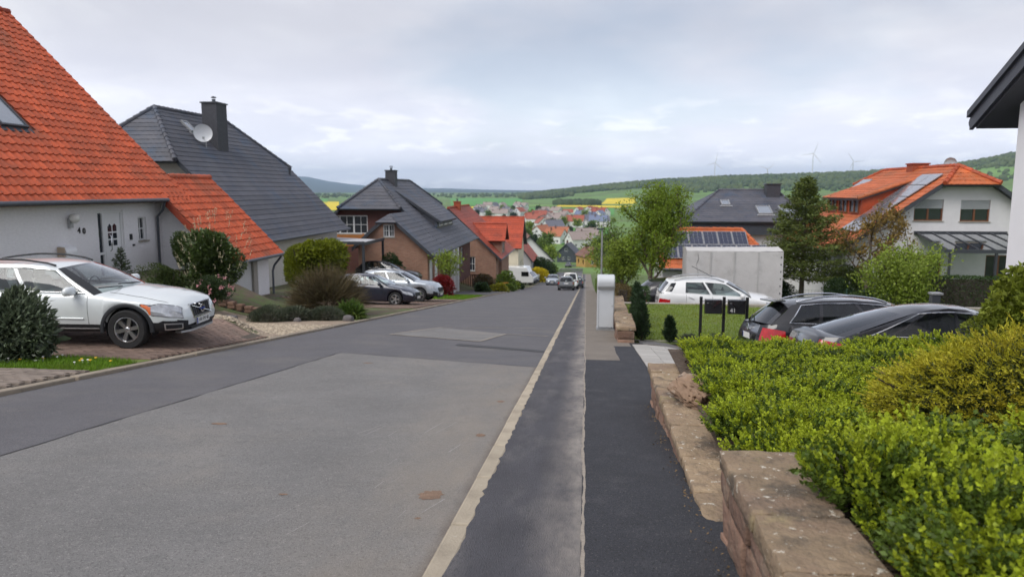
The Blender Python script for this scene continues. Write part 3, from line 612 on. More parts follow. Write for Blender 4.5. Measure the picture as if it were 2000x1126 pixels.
def tile_plane(mb, A, B, Ct, Dt, row=.34, col=.3, amp=.022, step=.022, per=4, m=0):
    """stepped, waved tile courses between eave A-B and top Dt-Ct"""
    A, B, Ct, Dt = map(Vector, (A, B, Ct, Dt)); nrm = (B - A).cross(Dt - A).normalized()
    if nrm.z < 0: nrm = -nrm
    H_ = ((Dt + Ct) / 2 - (A + B) / 2).length; n = max(1, round(H_ / row)); ax = (B - A).normalized()
    for i in range(n):
        t0, t1 = i / n, min(1.0, (i + 1.08) / n)
        a0, b0, a1, b1 = A.lerp(Dt, t0), B.lerp(Ct, t0), A.lerp(Dt, t1), B.lerp(Ct, t1)
        W_ = (b0 - a0).length
        if W_ < .05: continue
        k = max(1, round(W_ / col)) * (per if amp else 1); L0, L1, R0 = [], [], []
        for j in range(k + 1):
            f_ = j / k; p, q = a0.lerp(b0, f_), a1.lerp(b1, f_); wv = amp * (.5 + .5 * math.cos(2 * PI * (((p - A).dot(ax)) / col))) if amp else 0
            L0.append(p + nrm * (step + wv)); L1.append(q + nrm * (wv * .9 + .002)); R0.append(p + nrm * (-.01))
        mb.grid([L0, L1], m); mb.grid([R0, L0], m)
def slab(mb, pts, th=.14, m=0):
    P = [Vector(p) for p in pts]; n = (P[1] - P[0]).cross(P[2] - P[0]).normalized(); n = n if n.z > 0 else -n
    mb.prism([p - n * .012 for p in P], -n * th, m)
def caps(mb, p0, p1, r=.11, ln=.36, m=0, lift=.02):
    p0, p1 = Vector(p0), Vector(p1); L_ = (p1 - p0).length; n = max(1, int(L_ / ln))
    for i in range(n):
        a, c = p0.lerp(p1, i / n), p0.lerp(p1, (i + 1.06) / n); mb.tube([a + Vector((0, 0, lift)), c + Vector((0, 0, lift - .02))], [r, r * .86], 8, m)
def gutter(par, p0, p1, r=.06, m=None):
    b = MB(); p0, p1 = Vector(p0), Vector(p1); b.tube([p0, p1], r, 8); return b.build('gutter', m or ZINC, par, smooth=50)
def chimney(par, x, y, z0, z1, sx, sy, m, capm=None, pots=1):
    b = MB(); b.box((x - sx / 2, y - sy / 2, z0), (x + sx / 2, y + sy / 2, z1)); c = b.build('chimney', m, par)
    b = MB(); b.box((x - sx / 2 - .06, y - sy / 2 - .06, z1), (x + sx / 2 + .06, y + sy / 2 + .06, z1 + .07)); b.build('chimney_cap', capm or ANTH, c)
    for k in range(pots):
        b = MB(); b.lathe([(.09, 0), (.10, .2), (.0, .2)], 10, (x + (k - (pots - 1) / 2) * .25, y, z1 + .07)); b.lathe([(.14, .26), (.15, .3), (0, .36)], 10, (x + (k - (pots - 1) / 2) * .25, y, z1 + .07)); b.build('chimney_pot', RED_T if pots > 1 else ZINC, c)
    return c
def skylight(par, c, u, v, n, w_, h, fm=ANTH):
    c, u, v, n = Vector(c), Vector(u).normalized(), Vector(v).normalized(), Vector(n).normalized(); b = MB(); f_ = .07
    q = lambda a, e, w2, h2, t, o=0: b.obox(c + u * a + v * e + n * o, u * w2, v * h2, n * t)
    q(-w_ / 2, -h / 2, w_, f_, .12); q(-w_ / 2, h / 2 - f_, w_, f_, .12); q(-w_ / 2, -h / 2 + f_, f_, h - 2 * f_, .12); q(w_ / 2 - f_, -h / 2 + f_, f_, h - 2 * f_, .12)
    q(-w_ / 2 - .12, -h / 2 - .18, w_ + .24, .18, .04)
    o = b.build('skylight', fm, par)
    b = MB(); b.obox(c - u * (w_ / 2 - f_) - v * (h / 2 - f_) + n * .06, u * (w_ - 2 * f_), v * (h - 2 * f_), n * .03); b.build('pane', mat('sky_pane', (.22, .25, .29), .04, .1, 1, spec=1, coat=1), o)
    return o
def brick_mat(name, c1, c2, mortar, sx=1):
    m = D.materials.new(name); m.use_nodes = True; t = m.node_tree; n = t.nodes; l = t.links.new; b = n['Principled BSDF']; b.inputs['Roughness'].default_value = .9
    tc = n.new('ShaderNodeTexCoord'); sp = n.new('ShaderNodeSeparateXYZ'); l(tc.outputs['Object'], sp.inputs[0]); ad = n.new('ShaderNodeMath'); l(sp.outputs[0], ad.inputs[0]); l(sp.outputs[1], ad.inputs[1])
    cb = n.new('ShaderNodeCombineXYZ'); l(ad.outputs[0], cb.inputs[0]); l(sp.outputs[2], cb.inputs[1]); br = n.new('ShaderNodeTexBrick'); l(cb.outputs[0], br.inputs[0])
    br.inputs['Color1'].default_value = (*c1, 1); br.inputs['Color2'].default_value = (*c2, 1); br.inputs['Mortar'].default_value = (*mortar, 1); br.inputs['Scale'].default_value = 4.0 * sx; br.inputs['Mortar Size'].default_value = .03
    br.inputs['Brick Width'].default_value = 1.0; br.inputs['Row Height'].default_value = .33
    nz = n.new('ShaderNodeTexNoise'); l(tc.outputs['Object'], nz.inputs[0]); nz.inputs['Scale'].default_value = 1.5; nz.inputs['Detail'].default_value = 6
    mr = n.new('ShaderNodeMapRange'); l(nz.outputs[0], mr.inputs[0]); mr.inputs[3].default_value = .7; mr.inputs[4].default_value = 1.3
    vm = n.new('ShaderNodeVectorMath'); vm.operation = 'SCALE'; l(br.outputs[0], vm.inputs[0]); l(mr.outputs[0], vm.inputs['Scale']); l(vm.outputs[0], b.inputs['Base Color']); MC[name] = m; return m
BRICK = brick_mat('brick_wall', (.36, .19, .125), (.28, .14, .095), (.34, .27, .22)); BRICKD = brick_mat('brick_wall_dark', (.13, .045, .035), (.10, .035, .03), (.10, .07, .06))
def house(name, label, x, y, z, rot, w_, d_, wh, pitch, rm, wm, group=None, oh=.4, wins=2, chim=True, rows=True, hip=0, row=.4, cat='house', floors=1):
    """gabled house, ridge along local x"""
    t = thing(name, label, cat, (x, y, z), rot, group, local=True); hw, hd = w_ / 2, d_ / 2; rise = hd * pitch; b = MB()
    hw_ = []; nw = max(1, int(w_ / 3.2))
    for fl in range(floors): hw_ += [(w_ * (i + .5) / nw - .55, .95 + 2.6 * fl, w_ * (i + .5) / nw + .55, 2.15 + 2.6 * fl) for i in range(nw)]
    hg = [(d_ / 2 - 1.5, .95, d_ / 2 - .5, 2.1), (d_ / 2 + .5, .95, d_ / 2 + 1.5, 2.1)] if wh >= 2.4 else []
    if rise > 2.6: hg += [(d_ / 2 - .6, wh + .35, d_ / 2 + .6, wh + 1.5)]
    S_ = [((-hw, -hd, 0), (1, 0, 0), [(0, -2.5), (w_, -2.5), (w_, wh), (0, wh)], hw_), ((hw, hd, 0), (-1, 0, 0), [(0, -2.5), (w_, -2.5), (w_, wh), (0, wh)], hw_),
          ((hw, -hd, 0), (0, 1, 0), [(0, -2.5), (d_, -2.5), (d_, wh), (d_ / 2, wh + rise), (0, wh)], hg), ((-hw, hd, 0), (0, -1, 0), [(0, -2.5), (d_, -2.5), (d_, wh), (d_ / 2, wh + rise), (0, wh)], hg)]
    for O, U, p, h in S_: wallp(b, p, h if wins else [], O, U)
    b.build('wall', wm, t)
    if wins:
        for O, U, p, h in S_[:1] + S_[2:] if wins < 4 else S_:
            for r in h: window(t, O, U, r, sill=wins > 2, cols=2, shutter=.35 if (wins > 2 and rnd.random() < .4) else 0)
    b = MB(); e = oh * pitch
    for s_ in (-1, 1):
        A, B, Ct, Dt = (-hw - oh, s_ * (hd + oh), wh - e), (hw + oh, s_ * (hd + oh), wh - e), (hw + oh, 0, wh + rise), (-hw - oh, 0, wh + rise)
        if s_ > 0: A, B, Ct, Dt = B, A, Dt, Ct
        slab(b, (A, B, Ct, Dt), .16, 1 if rows else 0)
        if rows: tile_plane(b, A, B, Ct, Dt, row=row, col=.3, amp=0, step=.03)
    caps(b, (-hw - oh, 0, wh + rise), (hw + oh, 0, wh + rise), .12, 1.0)
    ro = b.build('roof', [rm, ANTH], t)
    if chim: chimney(ro, w_ * .18, hd * .25, wh + rise * .5, wh + rise + .7, .6, .6, mat('chimney_brick', (.16, .09, .07), .9, .2, 5))
    return t
# ---------------------------------------------------------------- house number 40
ml = 1.03; EX, EZ = -15.5, 1.15
pl = lambda X_: EZ - ml * (X_ - EX)
h40 = thing('white_house', 'white rendered house numbered 40 with a steep red tile roof', 'house', (-16, 22, -1.4))
b = MB(); doorh = [(10.65, -1.36, 12.0, .80), (12.82, -.32, 13.32, .52)]
wallp(b, [(0, -2.5), (15, -2.5), (15, 1.5), (0, 1.5)], doorh, (-16, 12, 0), (0, 1, 0), .16)
wallp(b, [(0, -3.2), (12.8, -3.2), (12.8, 1.55), (6.4, 8.1), (0, 1.55)], [], (-16, 27.0, 0), (-1, 0, 0))
# low wing
wallp(b, [(0, -3.6), (4.0, -3.6), (4.0, -.95), (0, -.95)], [(.35, -3.2, 2.9, -1.15)], (-13.65, 26.25, 0), (0, 1, 0), .1)
wallp(b, [(0, -3.6), (2.6, -3.6), (2.6, -.8), (0, 1.75)], [], (-16.25, 26.25, 0), (1, 0, 0))
wallp(b, [(0, -3.6), (2.9, -3.6), (2.9, 1.75), (0, -.85)], [], (-13.65, 30.25, 0), (-1, 0, 0))
b.build('wall', WHITE_B, h40)
b = MB(); b.box((-13.78, 26.6, -3.2), (-13.72, 29.15, -1.1)); b.build('garage_door', mat('white_door', (.66, .66, .67), .5, .04, 4), h40)
b = MB(); b.box((-13.70, 28.75, -3.2), (-13.62, 29.12, -1.16)); b.build('door_post', mat('beige_post', (.36, .33, .30), .7, .06, 4), h40)
roof = MB(); slab(roof, [(EX, 11, EZ), (EX, 27.4, EZ), (-22.4, 27.4, pl(-22.4)), (-22.4, 11, pl(-22.4))], .16)
slab(roof, [(-29.3, 11, EZ), (-29.3, 27.4, EZ), (-22.4, 27.4, pl(-22.4)), (-22.4, 11, pl(-22.4))], .16)
slab(roof, [(-13.2, 25.85, pl(-13.2)), (-13.2, 30.6, pl(-13.2)), (-16.3, 30.6, pl(-16.3)), (-16.3, 25.85, pl(-16.3))], .15)
slab(roof, [(-18.5, 27.4, .2), (-18.5, 30.6, .2), (-16.3, 30.6, pl(-16.3)), (-16.3, 27.4, pl(-16.3))], .15)
ro40 = roof.build('roof', mat('roof_board', (.16, .05, .03), .85, .2, 5), h40)
# pantile: S-profile with thickness
TW, TL = .30, .345; prof = [(u / 8 * (TW + .03), .052 * (.5 - .5 * math.cos(2 * PI * min(1, max(0, (u / 8 - .38) / .62)))) + .012 * math.sin(PI * u / 8)) for u in range(9)]
q = MB()
top0 = [(u, 0, .042 + h) for u, h in prof]; top1 = [(u, TL + .03, .004 + h) for u, h in prof]; bot0 = [(u, 0, .004 + h * .9) for u, h in prof]
q.grid([bot0, top0, top1]); q.poly(*[top0[-1], bot0[-1], (prof[-1][0], TL + .03, -.01)])
tile_me = q.mesh('roof_tile', [RED_T], smooth=35)
th = math.atan(ml); nx, nz_ = math.sin(th), math.cos(th)
cells = []
def tile_area(y0, y1, xe, xt):
    n = int((xe - xt) / math.cos(th) / TL) + 1
    for j in range(n):
        s_ = j * TL; X_ = xe - s_ * math.cos(th)
        if X_ < xt - .02: continue
        y = y0
        while y < y1 - TW * .5:
            cells.append((X_, y, pl(xe) + s_ * math.sin(th))); y += TW
tile_area(11.2, 27.3, EX + .06, -22.35); tile_area(25.85, 30.55, -13.14, EX - .05); tile_area(27.3, 30.55, EX - .05, -16.25)
hole = lambda c: -18.75 < c[0] < -17.55 and 20.7 < c[1] < 22.15
cells = [c for c in cells if not hole(c)]
def inview(c):
    dx, dy = c[0], c[1]; px = 1000 + 1430 * (dx * .99485 + dy * .10135) / (-dx * .10045 + dy * .98591 - (c[2] - 1.5) * .1337); return px > -700
cells = [c for c in cells if inview(c)]; cells.sort(key=lambda c: c[0] ** 2 + c[1] ** 2)
Rt = Matrix.Rotation(PI / 2, 4, 'Z') @ Matrix.Rotation(th, 4, 'X')     # local x -> +Y, local y -> up the slope (-X)
Rq = Matrix(((0, -math.cos(th), math.sin(th)), (1, 0, 0), (0, math.sin(th), math.cos(th)))); eul = Rq.to_euler()
far = MB()
for i, c in enumerate(cells):
    jz = rnd.uniform(-.003, .003)
    if i < 300: put(tile_me, ro40, 'roof_tile', (c[0] + nx * .004, c[1], c[2] + jz), (eul.x, eul.y, eul.z + rnd.uniform(-.006, .006)))
    else: far.add([Vector(c) + Rq @ Vector((p[0], p[1], p[2] + jz)) for p in q.v], q.f)
far.build('distant_tiles', RED_T, ro40, smooth=35, kind='stuff')
b = MB(); caps(b, (-22.4, 27.4, pl(-22.4) + .03), (-22.4, 14, pl(-22.4) + .03), .13, .4); b.build('ridge_tiles', RED_D, ro40, smooth=50)
b = MB(); caps(b, (-16.3, 30.6, pl(-16.3) + .03), (-16.3, 27.4, pl(-16.3) + .03), .12, .36); b.build('ridge_tiles', RED_T, ro40, smooth=50)
for (y, xa, xb) in ((27.46, EX, -22.4), (30.64, -13.2, -16.3), (25.80, -13.2, EX + .05)): b = MB(); b.obox((xa, y, pl(xa) + .03), (0, -.04, 0), (xb - xa, 0, pl(xb) - pl(xa)), (-.2 * nx, 0, -.2 * nz_)); b.build('verge_board', RED_D, ro40)
skylight(ro40, (-18.15, 21.4, pl(-18.15) + .02), (0, 1, 0), (-math.cos(th), 0, math.sin(th)), (nx, 0, nz_), 1.1, 1.45, FRAME_W if 0 else ANTH)
gutter(h40, (EX + .11, 11, EZ - .03), (EX + .11, 25.8, EZ - .03), .07, ZINC); gutter(h40, (-13.08, 25.8, pl(-13.2) - .05), (-13.08, 30.6, pl(-13.2) - .05), .065, ZINC)
b = MB(); b.tube([(-15.4, 25.6, EZ - .08), (-15.6, 25.75, .75), (-15.88, 25.85, .5), (-15.9, 25.85, -1.3)], .05, 8); b.build('downpipe', ZINC, h40, smooth=50)
b = MB(); b.tube([(-13.1, 30.45, -1.25), (-13.2, 30.5, -1.4), (-13.5, 30.5, -1.75), (-13.56, 30.45, -2.0), (-13.56, 30.45, -3.2)], .05, 8); b.build('downpipe', ZINC, h40, smooth=50)
# front door with glazed side light
d = MB(); O40 = (-16, 12, 0); Xd = lambda u, z, dd: (-16 - dd, 12 + u, z)
def dbox(mb, u0, z0, u1, z1, d0, d1, m=0): mb.box((-16 - d1, 12 + u0, z0), (-16 - d0, 12 + u1, z1), m)
for a in ((10.65, -1.36, 10.72, .80), (11.93, -1.36, 12.0, .80), (10.72, .72, 11.93, .80), (10.95, -1.36, 11.03, .72), (10.72, -.66, 10.95, -.58)): dbox(d, *a, .06, .16)
fr = d.build('door_frame', FRAME_W, h40)
d = MB(); dbox(d, 10.72, -1.36, 10.95, .72, .11, .13); d.build('side_light', PANE, fr)
d = MB(); dbox(d, 11.04, -1.34, 11.92, .71, .09, .13)
for a in ((11.08, -1.28, 11.88, -.55), ): dbox(d, *a, .075, .09)
dr = d.build('door', FRAME_W, h40)
gx0, gx1, gz0, gz1 = 11.22, 11.74, -.42, .30; pm = MB(); fmb = MB()
for cidx in range(2):
    for r in range(3):
        a0 = gx0 + (gx1 - gx0) * cidx / 2 + .025; a1 = gx0 + (gx1 - gx0) * (cidx + 1) / 2 - .025; z0 = gz0 + (gz1 - gz0) * r / 3 + .025; z1 = gz0 + (gz1 - gz0) * (r + 1) / 3 - .025
        g = MB(); g.poly(Xd(a0, z0, .088), Xd(a1, z0, .088), Xd(a1, z1, .088), *( [Xd(a1 - (a1 - a0) * .5, z1 + .08, .088), Xd(a0, z1 - .03, .088)] if (r == 2 and cidx == 0) else [Xd(a0 + (a1 - a0) * .5, z1 + .08, .088), Xd(a0, z1, .088)] if r == 2 else [Xd(a0, z1, .088)])); g.build('pane', PANE, dr)
d = MB(); d.tube([(-15.92, 23.08, -.55), (-15.86, 23.08, -.5), (-15.86, 23.08, -.05), (-15.92, 23.08, 0)], .014, 8); d.build('handle', CHROME, dr, smooth=50)
window(h40, O40, (0, 1, 0), doorh[1], cols=1, rows=2, depth=.14, fw=.05)
b = MB(); b.box((-16.02, 24.28, -.25), (-15.965, 24.40, -.05)); b.build('doorbell', BLACKP, h40); b = MB(); b.box((-16.02, 24.42, -.48), (-15.96, 24.52, -.42)); b.build('doorbell', BLACKP, h40)
for i, ch in enumerate('40'):
    put(text_mesh(ch, .27, INK, 'house_number', .012), h40, 'house_number', (-15.98, 21.70 + .23 * i, .21 - .03 * i), (PI / 2, 0, PI / 2))
lp = thing('wall_lamp', 'round white wall lamp above the house number 40', 'lamp', (-15.98, 21.3, .55)); b = MB(); b.lathe([(.0, -.16), (.10, -.12), (.155, 0), (.12, .11), (0, .15)], 16, (-15.80, 21.3, .62)); b.build('globe', mat('opal_glass', (.75, .75, .72), .3, .03, 4), lp, smooth=60)
b = MB(); b.box((-15.99, 21.22, .32), (-15.9, 21.36, .62)); b.build('bracket', STEEL, lp)
lb = thing('letterbox', 'white curved letterbox on the wall of house 40', 'letterbox', (-15.98, 20.95, -.75)); b = MB(); pr = [(-15.985, -.72), (-15.985, -.20)] + [(-15.985 + .27 * math.sin(a), -.42 + .22 * math.cos(a)) for a in lin(.2, 1.6, 8)] + [(-15.72, -.72)]
b.prism([(x, 20.72, z) for x, z in pr], (0, .48, 0)); b.build('case', FRAME_W, lb, smooth=30); b = MB(); b.box((-15.98, 20.66, -.72), (-15.76, 20.71, -.24)); b.build('newspaper_tube', mat('tan_plastic', (.45, .36, .27)), lb)
# ---------------------------------------------------------------- general half-hipped house, ridge parallel to the road (Y)
def halfhip(t, xe, ze, m, xr, y0, y1, hz, xb=None, rm=GREY_T, row=.34, col=.3, amp=.015, back=True, near_hip=True, far_hip=True, back_m=None, per=3, hipt=None):
    """street eave (xe, ze), slope m, ridge xr; gables at y0/y1 hipped above height hz"""
    sg = -1 if xr < xe else 1; zp = lambda X_: ze + m * abs(X_ - xe); zt = zp(xr); hw = abs(xr - xe); xh = xe + sg * (hz - ze) / m; off = (zt - hz) / m * 1.05
    ya = y0 + (off if near_hip else 0); yb = y1 - (off if far_hip else 0); xb_e = 2 * xr - xe; xbh = 2 * xr - xh
    b = MB(); dk = MB()
    A = [(xe, y0, ze), (xe, y1, ze)]; Mh = [(xh, y0, hz), (xh, y1, hz)]; T_ = [(xr, ya, zt), (xr, yb, zt)]
    tile_plane(b, A[0], A[1], Mh[1], Mh[0], row, col, amp, per=per); tile_plane(b, Mh[0], Mh[1], T_[1], T_[0], row, col, amp, per=per)
    slab(dk, [A[0], A[1], Mh[1], Mh[0]]); slab(dk, [Mh[0], Mh[1], T_[1], T_[0]])
    Ab = [(xb_e, y0, ze), (xb_e, y1, ze)]; Mb = [(xbh, y0, hz), (xbh, y1, hz)]
    tile_plane(b, Ab[0], Ab[1], Mb[1], Mb[0], row, 1, 0); tile_plane(b, Mb[0], Mb[1], T_[1], T_[0], row, 1, 0); slab(dk, [Ab[0], Ab[1], Mb[1], Mb[0]]); slab(dk, [Mb[0], Mb[1], T_[1], T_[0]])
    for yy, yt, on in ((y0, ya, near_hip), (y1, yb, far_hip)):
        if on: e0 = -.25 if yy == y0 else .25; L0, R0 = (xbh, yy + e0, hz - .05), (xh, yy + e0, hz - .05); Tp = (xr, yt, zt); tile_plane(b, L0, R0, Tp, Tp, row, col, amp, per=per); slab(dk, [L0, R0, Tp], .12)
    ro = b.build('roof', rm, t, smooth=30); dk.build('roof_deck', ANTH, ro)
    c = MB(); caps(c, T_[0], T_[1], .12, .4)
    for yy, yt, on in ((y0, ya, near_hip), (y1, yb, far_hip)):
        if on:
            e0 = -.25 if yy == y0 else .25; caps(c, (xh, yy + e0, hz), (xr, yt, zt), .12, .38, lift=.04)
            if yy == y0: caps(c, (xbh, yy + e0, hz), (xr, yt, zt), .12, .38, lift=.04)
    c.build('ridge_tiles', hipt or rm, ro, smooth=40)
    for yy, s_ in ((y0, 1), (y1, -1)):
        for (xa, za, xc, zc) in ((xe, ze, xh, hz), (xb_e, ze, xbh, hz)): f = MB(); f.obox((xa, yy - .02 * s_, za + .02), (0, .05 * s_, 0), (xc - xa, 0, zc - za), (0, 0, -.26)); f.build('verge_board', ANTH, ro)
    gutter(ro, (xe - sg * .08, y0, ze - .02), (xe - sg * .08, y1, ze - .02), .07)
    return ro, zp
def gable_walls(t, xw, xr, y0, y1, zb, zew, m, wm, holes=None, hz=99):
    """walls: street wall at xw, mirrored at 2*xr-xw; holes keyed street/near/far"""
    holes = holes or {}; W_ = 2 * abs(xr - xw); zt = zew + m * W_ / 2; b = MB(); x0, x1 = min(xw, 2 * xr - xw), max(xw, 2 * xr - xw)
    p = [(0, zb), (W_, zb), (W_, zew), (W_ / 2, zt), (0, zew)]
    if zt > hz: k = (hz - zew) / m; p = [(0, zb), (W_, zb), (W_, zew), (W_ - k, hz), (k, hz), (0, zew)]
    S_ = {'near': ((x0, y0, 0), (1, 0, 0), p), 'far': ((x1, y1, 0), (-1, 0, 0), p), 'right': ((x1, y0, 0), (0, 1, 0), [(0, zb), (y1 - y0, zb), (y1 - y0, zew), (0, zew)]), 'left': ((x0, y1, 0), (0, -1, 0), [(0, zb), (y1 - y0, zb), (y1 - y0, zew), (0, zew)])}
    for k, (O, U, pp) in S_.items(): wallp(b, pp, [h[:4] for h in holes.get(k, [])], O, U)
    b.build('wall', wm, t)
    for k, hs in holes.items():
        for h in hs: window(t, S_[k][0], S_[k][1], h[:4], **(h[4] if len(h) > 4 else {}))
# dark grey house behind number 40
t = thing('grey_roofed_house', 'pale house with big dark grey half-hipped roof, chimney and satellite dish', 'house', (-22, 40, -4.2))
ro, zp = halfhip(t, -15.5, -1.0, 1.0, -22.2, 33.5, 46.7, 2.87, amp=.012, per=3)
gable_walls(t, -16.1, -22.2, 34.1, 46.1, -5, -.5, 1.0, mat('cream_wall', (.56, .54, .49), .9, .05, 3), hz=2.85, holes={'near': [(4.6, .2, 5.9, 1.5)], 'right': [(8.2, -2.6, 9.4, -1.4)]})
ch = chimney(ro, -20.5, 39.4, 2.9, 6.15, .85, 1.15, mat('slate_cladding', (.05, .052, .062), .7, .25, 7, bump=1, bscale=14), ANTH, 1)
dish = thing('satellite_dish', 'white satellite dish on the dark grey roof beside the chimney', 'satellite dish', (-20.2, 37.6, 3.6)); b = MB(); b.lathe([(.47, .0), (.40, .055), (.28, .10), (.14, .128), (0, .135)], 28, (0, 0, 0)); b.lathe([(.47, .0), (.40, .065), (.28, .115), (.14, .143), (0, .15)], 28, (0, 0, 0))
do = b.build('reflector', mat('dish_white', (.62, .64, .66), .4, .04, 3), None, smooth=60); do.parent = dish; do.location = (0, -.1, .85); do.rotation_euler = Vector((-.52, .84, -.12)).to_track_quat('Z', 'Y').to_euler()
b = MB(); b.tube([(0, .25, -.6), (0, .1, .85)], .03, 8); b.tube([(.0, .0, .5), (.3, -.62, .55)], .015, 6); b.box((.26, -.7, .5), (.34, -.6, .62)); ao = b.build('arm', STEEL); ao.parent = dish
sk_n = Vector((1, 0, 1)).normalized(); skylight(ro, (-21.3, 38.0, zp(-21.3)), (0, 1, 0), (-.707, 0, .707), sk_n, .6, .8, STEEL)
b = MB(); b.tube([(-18.9, 45.6, zp(-18.9)), (-18.9, 45.6, zp(-18.9) + .35)], .07, 8); b.tube([(-18.9, 45.6, zp(-18.9) + .35), (-18.9, 45.6, zp(-18.9) + .42)], .12, 8); b.build('roof_vent', ANTH, ro)
# carport with pale sheet roof
t = thing('carport', 'dark steel carport with pale corrugated sheet roof beside brick house', 'carport', (-15.2, 45, -4))
b = MB()
for i in range(8): b.obox((-17.3 + i * .48, 43.2, -1.55 - .02 * i), (.46, 0, -.02), (0, 4.6, -.15), (0, 0, .04))
b.build('roof_sheet', mat('pale_sheet', (.62, .62, .64), .35, .05, 3), t)
for (x, y) in ((-13.5, 43.3), (-13.5, 47.6), (-17.1, 43.3)): b = MB(); b.box((x - .07, y - .07, -5.2), (x + .07, y + .07, -1.75)); b.build('post', ANTH, t)
b = MB(); b.box((-17.3, 43.15, -1.82), (-13.4, 43.27, -1.62)); b.box((-13.52, 43.27, -1.86), (-13.4, 47.7, -1.68)); b.build('beam', ANTH, t)
# brick house with dormer
t = thing('brick_house', 'brick house with dark half-hipped roofs and a long tile-clad dormer', 'house', (-14, 55, -5.4))
ro, zp = halfhip(t, -10.35, -3.0, .896, -16.25, 54, 69.2, .10, amp=0, row=.38, col=.38, near_hip=True)
gable_walls(t, -11.0, -16.25, 54.5, 68.7, -6.6, -2.5, .896, BRICKD, hz=.05, holes={'near': [(1.6, -1.85, 4.9, -.45, dict(cols=3, rows=2, fw=.08))], 'right': [(1.2, -5.2, 2.0, -3.3, dict(cols=1, sill=False)), (4.6, -5.2, 5.5, -3.2, dict(cols=1, sill=False)), (9, -5.0, 10.2, -3.6)]})
# street wing with its own half-hipped gable
b = MB(); dk = MB(); zr1 = -.15; xr1 = -13.53; xh = -12.92; zh = zp(xh)
A, B_, C_, D_ = (-10.35, 49, -3.0), (-10.35, 54, -3.0), (xh, 54, zh), (xh, 49, zh); tile_plane(b, A, B_, C_, D_, .38, .38, 0); slab(dk, (A, B_, C_, D_))
A2, B2, C2, D2 = D_, C_, (xr1, 54, zr1), (xr1, 49.55, zr1); tile_plane(b, A2, B2, C2, D2, .38, .38, 0); slab(dk, (A2, B2, C2, D2))
L_ = [(-16.1, 54, zr1 - .896 * 2.57), (-16.1, 49, zr1 - .896 * 2.57), (xr1, 49.5, zr1), (xr1, 54, zr1)]; tile_plane(b, *L_, .38, .38, 0); slab(dk, L_)
tile_plane(b, (-14.35, 48.8, zh - .03), (xh + .05, 48.8, zh - .03), (xr1, 49.55, zr1), (xr1, 49.55, zr1), .3, .3, .01); slab(dk, [(-14.35, 48.8, zh - .03), (xh + .05, 48.8, zh - .03), (xr1, 49.55, zr1)], .1)
w2 = b.build('wing_roof', GREY_T, t, smooth=30); dk.build('roof_deck', ANTH, w2)
f = MB(); f.obox((-10.35, 48.98, -2.98), (0, .05, 0), (xh + 10.35, 0, zh + 3.0), (0, 0, -.28)); f.build('verge_board', ANTH, w2); f = MB(); f.obox((-16.1, 48.98, zr1 - 2.30), (0, .05, 0), (1.75, 0, 1.62), (0, 0, -.28)); f.build('verge_board', ANTH, w2)
gutter(w2, (-10.27, 49, -3.03), (-10.27, 69, -3.03), .08)
b = MB(); wallp(b, [(0, -6.6), (4.9, -6.6), (4.9, -2.72), (2.15, -.25), (0, -2.2)], [(1.8, -1.76, 2.6, -.89), (1.75, -4.05, 2.55, -3.42)], (-15.8, 49.5, 0), (1, 0, 0))
wallp(b, [(0, -6.6), (4.5, -6.6), (4.5, -2.7), (0, -2.7)], [(.6, -5.6, 1.9, -3.4), (2.4, -5.6, 3.7, -3.4)], (-10.9, 49.5, 0), (0, 1, 0)); b.build('wing_wall', BRICK, t)
for r in ((1.8, -1.76, 2.6, -.89), (1.75, -4.05, 2.55, -3.42)): window(t, (-15.8, 49.5, 0), (1, 0, 0), r, cols=2, rows=2 if r[1] > -3 else 1, fw=.07)
for y in (50.1, 51.9): b = MB(); b.box((-11.02, y, -5.6), (-10.98, y + 1.3, -3.4)); b.build('door', FRAME_W, t)
# dormer: long triangular cheeks under a shed roof
b = MB(); n_ = .896; dx0, dz0 = -15.35, zp(-15.35); dxf = -11.9; zf_ = -.85; y0, y1 = 57.9, 64.6
dk = MB(); tile_plane(b, (dxf + .35, y0 - .3, zf_ - .17), (dxf + .35, y1 + .3, zf_ - .17), (dx0, y1 + .3, dz0 + .03), (dx0, y0 - .3, dz0 + .03), .38, .38, 0); slab(dk, [(dxf + .35, y0 - .3, zf_ - .17), (dxf + .35, y1 + .3, zf_ - .17), (dx0, y1 + .3, dz0 + .03), (dx0, y0 - .3, dz0 + .03)], .16)
dm = b.build('dormer_roof', GREY_T, t); dk.build('roof_deck', ANTH, dm)
b = MB(); 
for yy in (y0, y1): b.poly((dx0, yy, dz0), (dxf, yy, zp(dxf)), (dxf, yy, zf_))
b.poly((dxf, y0, zp(dxf)), (dxf, y1, zp(dxf)), (dxf, y1, zf_), (dxf, y0, zf_)); 
ck = b.build('dormer_cheek', mat('dark_cladding', (.035, .037, .045), .5, .2, 5), t)
b = MB()
for i in range(9):       # tile hanging on the near cheek
    za = -2.2 + i * .36; 
    if za > dz0: break
    xa = -10.35 + (-3.0 - za) / .896
    for k in range(14):
        x1 = dxf - k * .30; x0 = x1 - .28; top = zf_ + (dz0 - zf_) * (dxf - x1) / (dxf - dx0)
        if za >= zp(x1) - .15 and za + .33 <= top + .06: b.box((x0, y0 - .05, za), (x1, y0 - .012, za + .33))
b.build('hung_tiles', GREY_T, ck, kind='stuff')
for k in range(3): window(t, (dxf, y0, 0), (0, 1, 0), (.5 + 2.0 * k, zp(dxf) + .2, 1.9 + 2.0 * k, zf_ - .15), depth=-.02, sill=False, fw=.07)
chimney(ro, -16.0, 59.4, 1.4, 3.0, .8, .8, mat('slate_cladding', (.05, .052, .062)), ANTH, 1)
for y in (55.8, 57.6): b = MB(); b.box((-10.45, y - .14, -6.6), (-10.15, y + .14, -3.1)); b.build('porch_post', FRAME_W, t)
